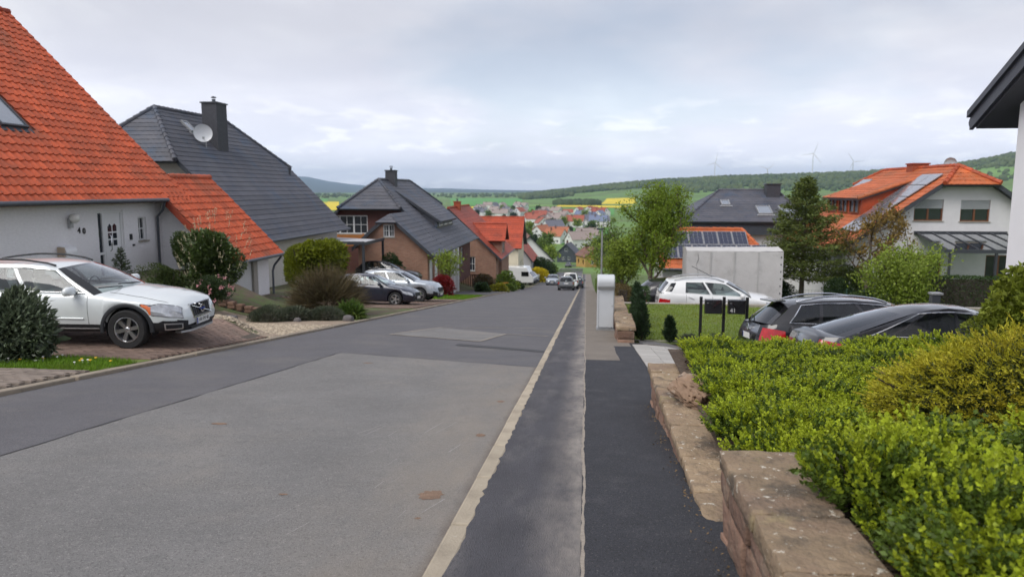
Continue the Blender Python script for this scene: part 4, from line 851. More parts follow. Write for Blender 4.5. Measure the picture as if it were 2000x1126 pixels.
# wooden terrace and balcony screen left of the brick house
t = thing('timber_screen', 'orange timber balcony screen beside the brick gable', 'screen', (-17.5, 52.5, -2.6)); 
for i in range(5): b = MB(); b.box((-19.5, 52.4, -2.62 + i * .17), (-16.2, 52.45, -2.47 + i * .17)); b.build('board', mat('orange_timber', (.42, .16, .035), .7, .2, 6), t)
for x in (-19.3, -16.4): b = MB(); b.box((x, 52.45, -6), (x + .1, 52.55, -1.7)); b.build('post', mat('orange_timber', (.42, .16, .035)), t)
# red house further down
t = thing('red_roofed_brick_house', 'brick house with red tile roofs and small gabled dormer behind the grey one', 'house', (-13, 80, -8.5))
ro, zp = halfhip(t, -8.7, -5.6, .95, -14.2, 74.5, 88, -2.4, rm=RED_D, amp=0, row=.42, col=.42, near_hip=False, far_hip=False)
gable_walls(t, -9.3, -14.2, 75, 87.5, -9.8, -5.1, .95, BRICK, holes={'near': [(6.4, -6.9, 7.6, -5.4, dict(rows=2)), (3.2, -4.4, 4.6, -3.0, dict(rows=2))], 'right': [(2, -7.6, 3.2, -6.3), (5, -7.6, 6.2, -6.3)]})
chimney(ro, -14.1, 79.5, -1.2, .15, .7, .7, mat('chimney_red', (.30, .07, .03), .8, .2, 5), RED_D, 1)
b = MB(); dk = MB(); yc = 79.2; zt = -2.15; 
for s_ in (-1, 1):
    A, B_, C_, D_ = (-8.6, yc + s_ * 2.1, zt - 1.75), (-13.2, yc + s_ * 2.1, zt - 1.75), (-13.2, yc, zt), (-8.6, yc, zt)
    if s_ > 0: A, B_, C_, D_ = B_, A, D_, C_
    tile_plane(b, A, B_, C_, D_, .42, .42, 0); slab(dk, (A, B_, C_, D_), .14)
caps(b, (-8.6, yc, zt), (-13.2, yc, zt), .12, .8)
dm = b.build('dormer_roof', RED_D, t); dk.build('roof_deck', mat('roof_board', (.16, .05, .03)), dm); b = MB(); wallp(b, [(0, -8), (3.2, -8), (3.2, zt - 1.35), (1.6, zt - .1), (0, zt - 1.35)], [(1.0, -5.2, 2.2, -4.0)], (-9.0, yc - 1.6, 0), (0, 1, 0)); wallp(b, [(0, -8), (4, -8), (4, zt - 1.4), (0, zt - 1.4)], [], (-13, yc - 1.6, 0), (1, 0, 0)); b.build('dormer_wall', BRICK, t); window(t, (-9.0, yc - 1.6, 0), (0, 1, 0), (1.0, -5.2, 2.2, -4.0))
# terrace railing
t = thing('terrace_railing', 'dark timber railing on the terrace of the brick house', 'railing', (-11, 71.5, -8))
for k in range(14): b = MB(); b.box((-12.6 + k * .22, 71.4, -8.1), (-12.48 + k * .22, 71.44, -6.9)); b.build('slat', mat('dark_timber', (.07, .035, .025), .8, .2, 6), t)
b = MB(); b.box((-12.7, 71.36, -6.92), (-9.5, 71.48, -6.82)); b.build('rail', mat('dark_timber', (.07, .035, .025)), t)
house('cream_house', 'cream house with plain red roof and closed roller shutter', -14.0, 103.5, -10.6, 0, 9.5, 8.5, 4.6, .86, RED_D, CREAM, wins=3, chim=False, oh=.5, row=.42)
house('red_gable_house', 'narrow house with steep red roof just past the cream house', -12.4, 119, -12.6, PI / 2, 10, 7.5, 3.4, 1.25, RED_D, mat('grey_wall', (.42, .42, .44), .9, .05, 3), wins=2, chim=False)
house('brown_roofed_house', 'house with big brown roof and white gable beside the lane', -12.3, 152, -15.4, PI / 2 + .15, 13, 9.5, 3.0, 1.0, BROWN_T, WHITE_R, wins=2)
house('slate_gable_house', 'small house with dark slate-clad gable at the end of the street', -6.4, 264, -24.2, PI / 2 - .2, 8, 6.5, 3.6, .95, SLATE, mat('slate_hung_wall', (.05, .06, .075), .7, .2, 5), wins=2)
house('yellow_gable_house', 'ochre house with brown roof on the far right of the lane', 1.2, 215, -20.8, PI / 2 + .35, 8, 6, 3.4, .8, BROWN_T, mat('ochre_wall', (.48, .29, .09), .9, .06, 3), wins=2)
# ---------------------------------------------------------------- right side buildings
# garage with solar panels
t = thing('solar_garage', 'white garage with orange tile roof carrying dark solar panels', 'garage', (6, 40, -4.6))
gy0, gz0, gy1, gz1 = 37.8, -2.5, 40.6, -.62; gm = (gz1 - gz0) / (gy1 - gy0); nn = Vector((0, -gm, 1)).normalized(); vv = Vector((0, 1, gm)).normalized()
b = MB(); dk = MB(); A, B_, C_, D_ = (3.7, gy0, gz0), (9.75, gy0, gz0), (8.3, gy1, gz1), (3.7, gy1, gz1); tile_plane(b, A, B_, C_, D_, .36, .3, .022, per=4); slab(dk, (A, B_, C_, D_))
A, B_, C_, D_ = (9.75, 43.4, gz0), (3.7, 43.4, gz0), (3.7, gy1, gz1), (8.3, gy1, gz1); tile_plane(b, A, B_, C_, D_, .36, .3, 0); slab(dk, (A, B_, C_, D_)); tile_plane(b, (9.75, gy0, gz0), (9.75, 43.4, gz0), (8.3, gy1, gz1), (8.3, gy1, gz1), .36, .3, 0)
caps(b, (3.7, gy1, gz1), (8.3, gy1, gz1), .1, .38); caps(b, (9.75, gy0, gz0), (8.3, gy1, gz1), .1, .38, lift=.04)
ro = b.build('roof', RED_O, t, smooth=30); dk.build('roof_deck', ANTH, ro)
b = MB(); b.obox((3.62, gy0 - .05, gz0 + .05), (.08, 0, 0), (0, gy1 - gy0 + .05, gz1 - gz0), (0, 0, -.25)); b.build('verge_board', FRAME_W, ro); gutter(ro, (3.7, gy0 - .08, gz0 - .03), (9.75, gy0 - .08, gz0 - .03))
b = MB(); wallp(b, [(0, -5.6), (5.4, -5.6), (5.4, gz0 + .25), (0, gz0 + .25)], [], (3.95, 38.2, 0), (1, 0, 0)); wallp(b, [(0, -5.6), (4.8, -5.6), (4.8, gz0 + .2), (2.4, gz1 - .1), (0, gz0 + .2)], [], (3.95, 43, 0), (0, -1, 0)); b.build('wall', WHITE_R, t)
PV = mat('solar_cell', (.012, .016, .045), .12, .15, 3, spec=.8, coat=.6)
def panel(par, o, u, v, n, w_, h, cells=(3, 2), m=PV, fm=None, line=None):
    o, u, v, n = Vector(o), Vector(u).normalized(), Vector(v).normalized(), Vector(n).normalized(); b = MB(); b.obox(o, u * w_, v * h, n * .04); p = b.build('solar_panel', fm or STEEL, par)
    b = MB(); cw, chh = (w_ - .05) / cells[0], (h - .05) / cells[1]
    for i in range(cells[0]):
        for j in range(cells[1]): b.obox(o + u * (.025 + i * cw + .006) + v * (.025 + j * chh + .006) + n * .041, u * (cw - .012), v * (chh - .012), n * .004)
    b.build('cells', m, p, kind='stuff'); return p
for r, (x0, n_) in enumerate(((4.0, 7), (4.65, 5))):
    for k in range(n_): panel(ro, Vector((x0 + k * .76, gy0, gz0)) + vv * (.72 + r * 1.16) + nn * .09, (1, 0, 0), vv, nn, .74, 1.12, (3, 4))
# slate house
t = thing('slate_house', 'house with broad grey slate roof, skylights and chimney behind the garage', 'house', (10, 54, -6.5))
b = MB(); dk = MB(); A, B_, C_, D_ = (6.4, 50, -.62), (14.8, 50, -.62), (13.6, 55, 1.45), (9.5, 55, 1.45)
for q4 in ((A, B_, C_, D_), ((14.8, 60, -.62), (6.4, 60, -.62), D_, C_), ((6.4, 60, -.62), A, D_, D_), (B_, (14.8, 60, -.62), C_, C_)): tile_plane(b, *q4, .3, .3, 0, step=.012); slab(dk, q4 if q4[2] != q4[3] else q4[:3], .12)
caps(b, D_, C_, .1, .5); caps(b, A, D_, .09, .5); caps(b, B_, C_, .09, .5)
ro = b.build('roof', SLATE, t); dk.build('roof_deck', ANTH, ro)
b = MB(); b.box((6.7, 50.2, -1.5), (14.5, 59.7, -.66)); b.build('slate_band', mat('slate_hung_wall', (.05, .06, .075)), t)
b = MB(); wallp(b, [(0, -7.5), (7.2, -7.5), (7.2, -1.5), (0, -1.5)], [(.8, -3.6, 2.2, -2.2), (4.6, -3.6, 6, -2.2)], (7, 50.6, 0), (1, 0, 0)); wallp(b, [(0, -7.5), (8.8, -7.5), (8.8, -1.5), (0, -1.5)], [], (7, 59.4, 0), (0, -1, 0)); b.build('wall', WHITE_R, t)
for r in ((.8, -3.6, 2.2, -2.2), (4.6, -3.6, 6, -2.2)): window(t, (7, 50.6, 0), (1, 0, 0), r)
chimney(ro, 13.1, 54.2, .6, 1.85, .95, .8, mat('slate_cladding', (.05, .052, .062)), ANTH, 0); sm_s = 2.07 / 5; ns = Vector((0, -sm_s, 1)); vs_ = Vector((0, 1, sm_s))
for (x, f_) in ((9.6, .55), (12.0, .32), (13.5, .32)): skylight(ro, (x, 50 + 5 * f_, -.62 + 2.07 * f_ + .02), (1, 0, 0), vs_, ns, .95 if f_ < .5 else .6, 1.3 if f_ < .5 else .8, STEEL)
# white house with red roof on the right
t = thing('white_gable_house', 'white house with red half-hipped roof, solar panels and brown windows', 'house', (19.5, 46, -4.5))
ro, zp = halfhip(t, 13.0, -1.80, .70, 19.5, 40, 52.5, 1.80, rm=RED_O, amp=.02, row=.36, col=.3, far_hip=True, hipt=RED_T)
gable_walls(t, 13.6, 19.5, 40.5, 52, -6, -1.45, .70, WHITE_R, hz=1.78, holes={'near': [(3.45, -.12, 4.9, .98, dict(fm=FRAME_B, cols=2, shutter=.42)), (5.75, -.15, 7.2, .95, dict(fm=FRAME_B, cols=2, shutter=.42)), (3.3, -3.9, 5.0, -1.9, dict(fm=FRAME_B, cols=2, sill=False)), (7.2, -3.9, 9.2, -1.9, dict(fm=FRAME_B, cols=3, sill=False))], 'left': [(4, -3.6, 5.4, -2.2), (8, -3.6, 9.2, -2.2)]})
ns = Vector((-.70, 0, 1)).normalized(); us = Vector((1, 0, .70)).normalized()
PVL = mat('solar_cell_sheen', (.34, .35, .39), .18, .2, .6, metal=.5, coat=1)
for i in range(5):
    for j in range(2):
        panel(ro, Vector((14.4 + i * .88, 40.85 + j * 1.25 + (.35 if i > 1 else 0), zp(14.4 + i * .88))) + ns * .1, (0, 1, 0), us, ns, 1.2, 1.02, (6, 4), PVL)
for i in range(2): panel(ro, Vector((16.8 + i * .88, 50.2, zp(16.8 + i * .88))) + ns * .1, (0, 1, 0), us, ns, 1.6, 1.02, (6, 4), PVL)
b = MB(); dk = MB(); A, B_, C_, D_ = (15.3, 50.0, 1.0), (15.3, 43.7, 1.0), (18.6, 43.7, zp(18.6) + .02), (18.6, 50.0, zp(18.6) + .02); tile_plane(b, A, B_, C_, D_, .36, .3, .02, per=3); slab(dk, (A, B_, C_, D_), .14); caps(b, B_, C_, .1, .38)
dm = b.build('dormer_roof', RED_O, t, smooth=30); dk.build('roof_deck', ANTH, dm)
b = MB(); b.poly((15.6, 43.9, zp(15.6)), (15.6, 43.9, 1.05), (18.5, 43.9, zp(18.5))); b.poly((15.6, 49.9, zp(15.6)), (15.6, 49.9, 1.05), (18.5, 49.9, zp(18.5))); b.poly((15.6, 43.9, zp(15.6)), (15.6, 49.9, zp(15.6)), (15.6, 49.9, 1.05), (15.6, 43.9, 1.05)); b.build('dormer_cheek', RED_T, t)
for k in range(3): window(t, (15.6, 49.9, 0), (0, -1, 0), (.4 + 1.9 * k, zp(15.6) + .12, 1.9 + 1.9 * k, .9), depth=-.02, sill=False, fm=FRAME_B)
chimney(ro, 19.6, 46.5, 2.2, 2.98, .9, .9, mat('chimney_red', (.30, .07, .03)), RED_D, 0)
dish = thing('satellite_dish', 'grey satellite dish above the ridge of the white gable house', 'satellite dish', (20.1, 43.6, 2.4), 0); b = MB(); b.lathe([(.32, .0), (.26, .05), (.15, .08), (0, .10)], 24); do = b.build('reflector', STEEL, None, smooth=60); do.parent = dish; do.location = (0, 0, .55); do.rotation_euler = Vector((.45, .85, -.15)).to_track_quat('Z', 'Y').to_euler()
b = MB(); b.tube([(0, 0, -.6), (0, .05, .55)], .03, 8); ao = b.build('pole', STEEL); ao.parent = dish
# glazed canopy on the gable
t = thing('patio_canopy', 'anthracite patio canopy with glass roof on the white gable', 'canopy', (19, 38.6, -4.4)); b = MB(); g = MB()
for k in range(7): x = 17.2 + k * .72; b.obox((x, 37.0, -1.42), (.07, 0, 0), (0, 3.45, .62), (0, 0, .10))
b.box((17.1, 36.9, -1.52), (21.7, 37.02, -1.34)); b.box((17.1, 40.40, -.82), (21.7, 40.47, -.66)); b.build('frame', ANTH, t)
for k in range(6): g = MB(); x = 17.27 + k * .72; g.obox((x, 37.02, -1.36), (.65, 0, 0), (0, 3.4, .61), (0, 0, .012)); g.build('pane', glass('canopy_glass', (.45, .5, .52), .35), t)
for x in (17.3, 19.4, 21.5): b = MB(); b.box((x, 36.92, -4.6), (x + .1, 37.02, -1.5)); b.build('post', ANTH, t)
# white house at the frame edge: gable towards the street
t = thing('white_corner_house', 'white wall and dark eaves of the house behind the hedge', 'house', (9, 5, .1))
b = MB(); wallp(b, [(0, -.8), (10, -.8), (10, 2.6), (5, 5.4), (0, 2.6)], [(3.4, .9, 4.6, 2.1)], (5.6, 10.4, 0), (0, -1, 0)); wallp(b, [(0, -.8), (9, -.8), (9, 2.6), (0, 2.6)], [], (14.6, 10.4, 0), (-1, 0, 0)); b.build('wall', mat('white_smooth', (.84, .84, .86), .85, .04, 2), t); window(t, (5.6, 10.4, 0), (0, -1, 0), (3.4, .9, 4.6, 2.1))
b = MB(); dk = MB(); zA, zT = 2.48, 5.62; A, B_, C_, D_ = (14.7, 10.97, zA), (5.32, 10.97, zA), (5.32, 5.4, zT), (14.7, 5.4, zT); tile_plane(b, A, B_, C_, D_, .36, .3, .015, per=3); slab(dk, (A, B_, C_, D_), .16)
A, B_, C_, D_ = (5.32, -.1, zA), (14.7, -.1, zA), (14.7, 5.4, zT), (5.32, 5.4, zT); tile_plane(b, A, B_, C_, D_, .36, .3, 0); slab(dk, (A, B_, C_, D_), .16)
ro = b.build('roof', GREY_T, t, smooth=30); dk.build('soffit', mat('dark_soffit', (.035, .038, .046), .6, .1, 4), ro)
b = MB(); b.obox((5.28, 10.99, zA + .04), (.05, 0, 0), (0, -5.57, 3.14), (0, .0, -.2)); b.build('barge_board', mat('dark_fascia', (.06, .065, .08), .4, .1, 4), ro); b = MB(); b.obox((5.24, 11.01, zA + .10), (.05, 0, 0), (0, -5.57, 3.14), (0, .0, -.09)); b.build('verge_board', mat('dark_fascia', (.06, .065, .08)), ro); gutter(ro, (5.32, 11.04, zA - .05), (14.7, 11.04, zA - .05), .07)
# ---------------------------------------------------------------- village in the valley
VILL = "-18 424 o 2.64; -17 459 o 2.83; -27 441 o 1.2; -28 458 o 1.28; -4 386 w 0.5; 0 424 w 0.4; -44 533 g 2.43; -26 565 g 0.91; -25 549 g 0.57; -20 708 w 0.94; -42 711 r 0.83; -37 610 r 1.87; -30 728 w 2.57; -36 686 w 1.48; -48 695 r 2.98; -40 672 w 1.15; -53 708 r 0.37; -35 654 w 2.44; -54 765 w 2.7; -55 742 r 0.65; -41 812 r 1.07; -24 792 w 2.15; -35 769 w 3.13; -58 854 g 1.68; -47 828 g 1.08; -50 777 r 0.17; 15 858 b 1.05; -10 644 r 2.98; 3 684 g 0.53; -7 849 b 0.93; 10 647 b 3.01; 5 784 b 0.91; -6 825 b 2.58; 13 668 g 0.28; -9 684 r 1.13; 5 710 b 1.14; 9 959 r 0.83; 20 901 r 2.04; 4 997 r 1.02; -10 956 r 1.09; 6 898 r 1.1; 14 882 r 3.07; 20 927 g 0.62; -108 857 w 2.17; -90 884 g 1.94; -81 934 w 0.95; -97 855 w 2.26; -152 1020 w 1.96; -121 874 g 1.98; -139 939 g 0.52; -93 1040 g 1.52; -108 955 w 1.19; -100 914 g 2.25; -122 971 w 2.69; -82 893 r 1.17; -135 906 g 0.93; -97 839 w 3.01; -114 1188 w 1.47; -161 1193 w 3.01; -100 1149 w 2.58; -135 1085 g 1.02; -135 1173 w 1.21; -117 1248 w 2.33; -154 1222 g 1.0; -101 1174 w 0.45; -162 1132 w 0.77; -55 941 w 0.04; -38 925 w 2.46; -46 849 w 1.55; -23 900 r 0.05"
STY = {'o': (mat('far_orange_roof', (.38, .13, .06), .7, .15, 2), WHITE_R, 'orange-roofed'), 'r': (mat('far_red_roof', (.33, .085, .05), .7, .15, 2), WHITE_R, 'red-roofed'), 'w': (mat('pale_roof', (.30, .24, .22), .7, .15, 2), mat('white_far', (.72, .71, .70), .9, .05, 3), 'pale-roofed'), 'g': (mat('far_grey_roof', (.14, .14, .17), .7, .15, 2), WHITE_R, 'grey-roofed'), 'b': (mat('far_blue_roof', (.15, .18, .28), .5, .15, 2), mat('white_far', (.72, .71, .70)), 'blue-roofed')}
protos = {}
for e in VILL.split('; '):
    x, y, c, a = e.split(); x, y, a = float(x), float(y), float(a); rm, wm, nm = STY[c]
    big = 1.0 + .25 * (hash((x, y)) % 5) / 4
    if c not in protos:
        protos[c] = house('village_house', f'{nm} white house in the valley village, too far off to tell from its neighbours', x, y, tz(x, y), a, 12, 9, 4.6, .85, rm, wm, group=f'{nm} houses of the valley village', wins=2, rows=False, floors=1)
    else:
        k = copytree(protos[c]); k.location = (x, y, tz(x, y)); k.rotation_euler = (0, 0, a); k.scale = (big, big * .95, big)
# trees in and around the village
LV_G = leaf_m('leaf_mid', (.13, .20, .035), alt=(.12, .16, .03)); LV_D = leaf_m('leaf_dark', (.035, .065, .022), alt=(.05, .08, .02)); LV_Y = leaf_m('leaf_spring', (.23, .31, .04), alt=(.20, .24, .05))
vt = []
for i, (m, nm) in enumerate(((LV_G, 'mid green'), (LV_D, 'dark green'), (LV_Y, 'fresh green'))):
    vt.append(tree('village_tree', f'{nm} tree among the far village houses, one of many alike', (-60 + 20 * i, 640, tz(-60 + 20 * i, 640)), 9, m, trunk_r=.25, levels=2, kids=(16, 5), lens=(.5, .5), per=16, leaf=(1.0, .7), clump=.8, seed=20 + i, group=f'{nm} trees among the village houses'))
spots = [(-46, 640), (-30, 610), (-22, 580), (-12, 520), (-8, 610), (4, 600), (-60, 760), (-70, 720), (-80, 800), (-66, 830), (-15, 740), (-2, 760), (18, 740), (25, 700), (-30, 500), (-38, 480), (-44, 470), (-90, 800), (-105, 790), (-125, 830), (-140, 860), (-150, 960), (-120, 1040), (-95, 960), (-75, 1010), (-20, 350), (-24, 330), (-17, 300), (-14, 270), (-12, 235), (5, 300), (8, 270), (7, 240), (9, 330), (12, 360), (-160, 1100), (-145, 1150), (-110, 1100), (-70, 905), (-62, 940), (-12, 190), (6, 205), (10, 225), (-32, 395), (-36, 420), (-10, 390), (3, 450)]
for i, (x, y) in enumerate(spots):
    k = copytree(vt[(i * 7 + i // 3) % 3]); k.location = (x, y, tz(x, y)); s_ = .55 + .09 * ((i * 5) % 7); s_ *= .7 if y < 300 else 1; k.scale = (s_, s_, s_ * (.85 + .1 * (i % 4))); k.rotation_euler = (0, 0, i * 1.3)
# wind turbines
TURB = mat('turbine_white', (.62, .63, .66), .5, .03, 3)
for (x, y, hh, a, lab) in ((993, 3408, 159, .35, 'tallest white wind turbine on the ridge above the slate house'), (585, 3501, 123, .2, 'white wind turbine on the ridge, leftmost of the row'), (810, 3456, 93, .9, 'small wind turbine seen just above the slate chimney'), (1148, 3359, 121, 1.5, 'wind turbine between the tall one and the red roof')):
    d = math.hypot(x, y); zb = float(np.interp(math.atan2(x, y), _RA, _RZ)) - 5
    t = thing('wind_turbine', lab, 'wind turbine', (x, y, zb), 0, 'wind turbines on the ridge', local=True); top = hh - zb; b = MB(); b.tube([(0, 0, -15), (0, 0, top)], [2.3, 1.3], 10); b.build('tower', TURB, t, smooth=50)
    b = MB(); b.box((-1.6, -4.5, top - 1.6), (1.6, 3, top + 1.8)); n_ = b.build('nacelle', TURB, t, bevel=.5); R_ = hh * .20 + 22
    for k in range(3):
        an = a + k * 2 * PI / 3; u = Vector((math.sin(an), 0, math.cos(an))); v = Vector((math.cos(an), 0, -math.sin(an))); hb = Vector((0, -5.4, top)); b = MB()
        b.add([hb - v * .6, hb + v * .6, hb + u * R_ * .2 + v * 1.9, hb + u * R_ + v * .25, hb + u * R_ - v * .15, hb + u * R_ * .2 - v * .7] + [p + Vector((0, .6, 0)) for p in (hb - v * .6, hb + v * .6, hb + u * R_ * .2 + v * 1.9, hb + u * R_ + v * .25, hb + u * R_ - v * .15, hb + u * R_ * .2 - v * .7)], [tuple(range(6)), tuple(range(11, 5, -1))] + [(i, (i + 1) % 6, 6 + (i + 1) % 6, 6 + i) for i in range(6)]); b.build('blade', TURB, t)
    b = MB(); b.lathe([(0, -1.5), (1.1, -.8), (1.5, .8)], 12, (0, -5.2, top), 'y'); b.build('hub', TURB, t, smooth=50)
# ---------------------------------------------------------------- cars
def interp(tab, s): return float(np.interp(s, [p[0] for p in tab], [p[1] for p in tab]))
def sstep(tab, s):
    """smooth (monotone cosine) interpolation"""
    for (a, va), (c, vc) in zip(tab, tab[1:]):
        if s <= c: return va + (vc - va) * (.5 * sm((s - a) / (c - a)) + .5 * min(1, max(0, (s - a) / (c - a))))
    return tab[-1][1]
ROWS = [(.90, 0.0), (.955, .10), (.985, .30), (1.0, .55), (.995, .75), (.975, .92), (.94, 1.0)]
_wheels = {}
def wheel_meshes(R_, W_, spokes, rimk, alloy):
    key = (R_, W_, spokes, rimk)
    if key in _wheels: return _wheels[key]
    q = MB(); h = W_ / 2; ri = R_ * rimk
    q.lathe([(ri, -h * .7), (ri + .01, -h * .95), (R_ * .93, -h), (R_ * .985, -h * .82), (R_, -h * .5), (R_, h * .5), (R_ * .985, h * .82), (R_ * .93, h), (ri + .01, h * .95), (ri, h * .7)], 40, ax='y'); ty = q.mesh('wheel', [RUBBER], smooth=40)
    q = MB(); q.lathe([(ri, -h * .9), (ri - .012, -h * .92), (ri - .02, -h * .75), (ri - .035, -h * .2), (ri - .035, h * .7)], 40, ax='y', m=0)
    q.lathe([(0, -h * .18), (ri * .9, -h * .10)], 24, ax='y', m=1)
    for k in range(spokes):
        a = 2 * PI * k / spokes; u = Vector((math.sin(a), 0, math.cos(a))); v = Vector((math.cos(a), 0, -math.sin(a))); w0, w1 = ri * .13, ri * .16
        P0 = [u * ri * .16 - v * w0, u * ri * .16 + v * w0, u * (ri - .02) + v * w1, u * (ri - .02) - v * w1]; yo = [-h * .66, -h * .66, -h * .78, -h * .78]
        q.add([p + Vector((0, y, 0)) for p, y in zip(P0, yo)] + [p + Vector((0, -h * .3, 0)) for p in P0], [(0, 1, 2, 3), (0, 4, 5, 1), (1, 5, 6, 2), (3, 2, 6, 7), (0, 3, 7, 4)])
    q.lathe([(0, -h * .82), (ri * .13, -h * .80), (ri * .2, -h * .66), (ri * .22, -h * .3)], 20, ax='y')
    rm = q.mesh('rim', [alloy, BLACKP], smooth=35); _wheels[key] = (ty, rm); return ty, rm
def car(name, label, loc, yaw, S, paint, group=None, tilt=(0, 0), cat='car'):
    L_, W_, H_ = S['L'], S['W'], S['H']; hw = W_ / 2; zs = S.get('sill', .22); R_ = S.get('R', .335); fx, rx = S['fo'], S['fo'] + S['wb']; ar = R_ + S.get('gap', .05)
    t = thing(name, label, cat, loc, (tilt[0], tilt[1], yaw), group, local=True)
    top, sh, plan = S['top'], S['sh'], S['plan']; X = lambda s: L_ / 2 - s
    def zbot(s):
        z = interp(S['bot'], s) if 'bot' in S else zs
        for w0 in (fx, rx):
            if abs(s - w0) < ar: z = max(z, R_ + math.sqrt(ar * ar - (s - w0) ** 2) * S.get('archk', 1))
        return z
    nose, tail = S['nose'], S['tail']
    def pos(s, v, side=1):
        """v 0..1: sill to shoulder; 1..2: shoulder to centre line"""
        zb, z1, hwid = zbot(s), sstep(sh, s), hw * sstep(plan, s)
        if v <= 1:
            yf = float(np.interp(v, [r[1] for r in ROWS], [r[0] for r in ROWS])); y, z = hwid * yf, zb + (z1 - zb) * v
            if 'sculpt' in S: y *= 1
        else:
            k = v - 1; zt = sstep(top, s); y = hwid * .94 * (1 - k) ** 1.0; e = 1 - (1 - k) ** 2.4; z = z1 + (zt - z1) * e
        ss = s + interp(nose, z) * max(0, 1 - s / .55) ** 1.0 - interp(tail, z) * max(0, 1 - (L_ - s) / .5)
        return Vector((X(ss), -side * y, z))
    # columns
    cs = {0, .02, .06, .12, .2, .3, .42, L_, L_ - .02, L_ - .06, L_ - .12, L_ - .2, L_ - .32}
    for w0 in (fx, rx):
        for k in range(13): cs.add(round(w0 - ar * math.cos(PI * k / 12), 4))
        cs.add(w0 - ar - .001); cs.add(w0 + ar + .001)
    s = .5
    while s < L_ - .35: cs.add(round(s, 3)); s += .16
    gaps = S['doors']; 
    for g_ in gaps: cs |= {g_ - .004, g_ + .004}
    cs = sorted(c for c in cs if not any(abs(c - g_) < .02 and abs(abs(c - g_) - .004) > 1e-6 for g_ in gaps))
    vs_ = [0, .05, .12, .22, .34, .46, .58, .7, .8, .88, .95, 1.0, 1.06, 1.15, 1.3, 1.5, 1.75, 2.0]; nv = len(vs_)
    body = MB(); doors = {i: {1: MB(), -1: MB()} for i in range(len(gaps) - 1)}; clad = MB(); cv = S.get('clad', 0)
    vtop = vs_.index(1.0)
    for side in (1, -1):
        P = [[pos(c, v, side) for v in vs_] for c in cs]
        for i in range(len(cs) - 1):
            mid = (cs[i] + cs[i + 1]) / 2
            isgap = any(abs(mid - g_) < .0041 for g_ in gaps)
            di = next((k for k in range(len(gaps) - 1) if gaps[k] < mid < gaps[k + 1]), None)
            for j in range(nv - 1):
                zmid = (P[i][j].z + P[i + 1][j + 1].z) / 2
                if isgap and vs_[j] < 1.0 and vs_[j] >= .12: continue
                f = [P[i][j], P[i][j + 1], P[i + 1][j + 1], P[i + 1][j]]
                if side < 0: f = f[::-1]
                tgt = clad if (cv and vs_[j + 1] <= 1 and zmid < cv and di is None) or (cv and di is not None and zmid < cv) else doors[di][side] if di is not None and .12 <= vs_[j] < 1.0 else body
                tgt.poly(*f)
    # end caps
    for s_, fl in ((0, 1), (L_, -1)):
        for j in range(nv - 1):
            a, c, d_, e = pos(s_, vs_[j], 1), pos(s_, vs_[j + 1], 1), pos(s_, vs_[j + 1], -1), pos(s_, vs_[j], -1); f = [a, e, d_, c] if fl > 0 else [a, c, d_, e]
            (clad if cv and (a.z + c.z) / 2 < S.get('cladend', 0) else body).poly(*f)
    def fin(mb, nm, m, par=t, sm__=38):
        if not mb.v: return None
        me = mb.mesh(nm, [m]); bm = __import__('bmesh').new(); bm.from_mesh(me); __import__('bmesh').ops.remove_doubles(bm, verts=bm.verts, dist=.0006); bm.to_mesh(me); bm.free()
        me.polygons.foreach_set('use_smooth', [True] * len(me.polygons)); me.set_sharp_from_angle(angle=rad(sm__)); return link(nm, me, par)
    bo = fin(body, 'body', paint)
    dobj = {}
    for k in doors:
        for side in (1, -1): dobj[(k, side)] = fin(doors[k][side], 'door', paint)
    if clad.v: fin(clad, 'lower_cladding', BLACKP)
    # wheel wells and underbody
    u = MB(); u.box((X(L_ - .25), -hw + .30, zs - .02), (X(.25), hw - .30, zs + .42)); 
    for w0 in (fx, rx):
        for side in (1, -1):
            rr_ = ar + .02; u.grid([[(X(w0) + rr_ * math.cos(a), side * yy, R_ + rr_ * math.sin(a)) for a in lin(-.3, PI + .3, 14)] for yy in (hw * .90, hw - .34)])
    u.build('underbody', DARKIN, t)
    ty, rm = wheel_meshes(R_, S.get('tw', .215), S.get('spokes', 5), S.get('rimk', .66), S.get('alloy', ALLOY))
    for w0 in (fx, rx):
        for side in (1, -1):
            wo = D.objects.new('wheel', ty); COL.objects.link(wo); wo.parent = t; wo.location = (X(w0), -side * (hw - .125), R_); wo.rotation_euler = (0, .3, 0 if side > 0 else PI)
            ro_ = D.objects.new('rim', rm); COL.objects.link(ro_); ro_.parent = wo
    # greenhouse
    gh = S['gh']; sA, sD, rA, rD = gh['sA'], gh['sD'], gh['rA'], gh['rD']; belt = lambda s: sstep(sh, s); ry = gh.get('ry', .70) * hw
    def base(tp): s = sA + (sD - sA) * tp; p = pos(s, 1.0, 1); return Vector((X(s), -p.y * -1 * 1, p.z))
    zroof = lambda tp: interp(gh['roof'], tp)
    ins = gh.get('ins', [(0, .9), (.15, .96), (.5, 1), (.85, .97), (1, .92)])
    def gp(tp, k, side):
        s = sA + (sD - sA) * tp; b0 = pos(s, 1.0, 1); sr_ = rA + (rD - rA) * tp; y0 = abs(b0.y) * .985; y1 = ry * interp(ins, tp)
        bulge = .035 * math.sin(PI * k); return Vector((X(s + (sr_ - s) * k), -side * (y0 + (y1 - y0) * k + bulge), b0.z + (zroof(tp) - b0.z) * k))
    wins = gh['win']; ts = sorted({0, 1} | {a for w_ in wins for a in w_} | {i / 20 for i in range(21)})
    ks = [0, .10, .3, .5, .7, .86, 1.0]
    ga = MB(); gl = MB(); glist = []; lng = MB()
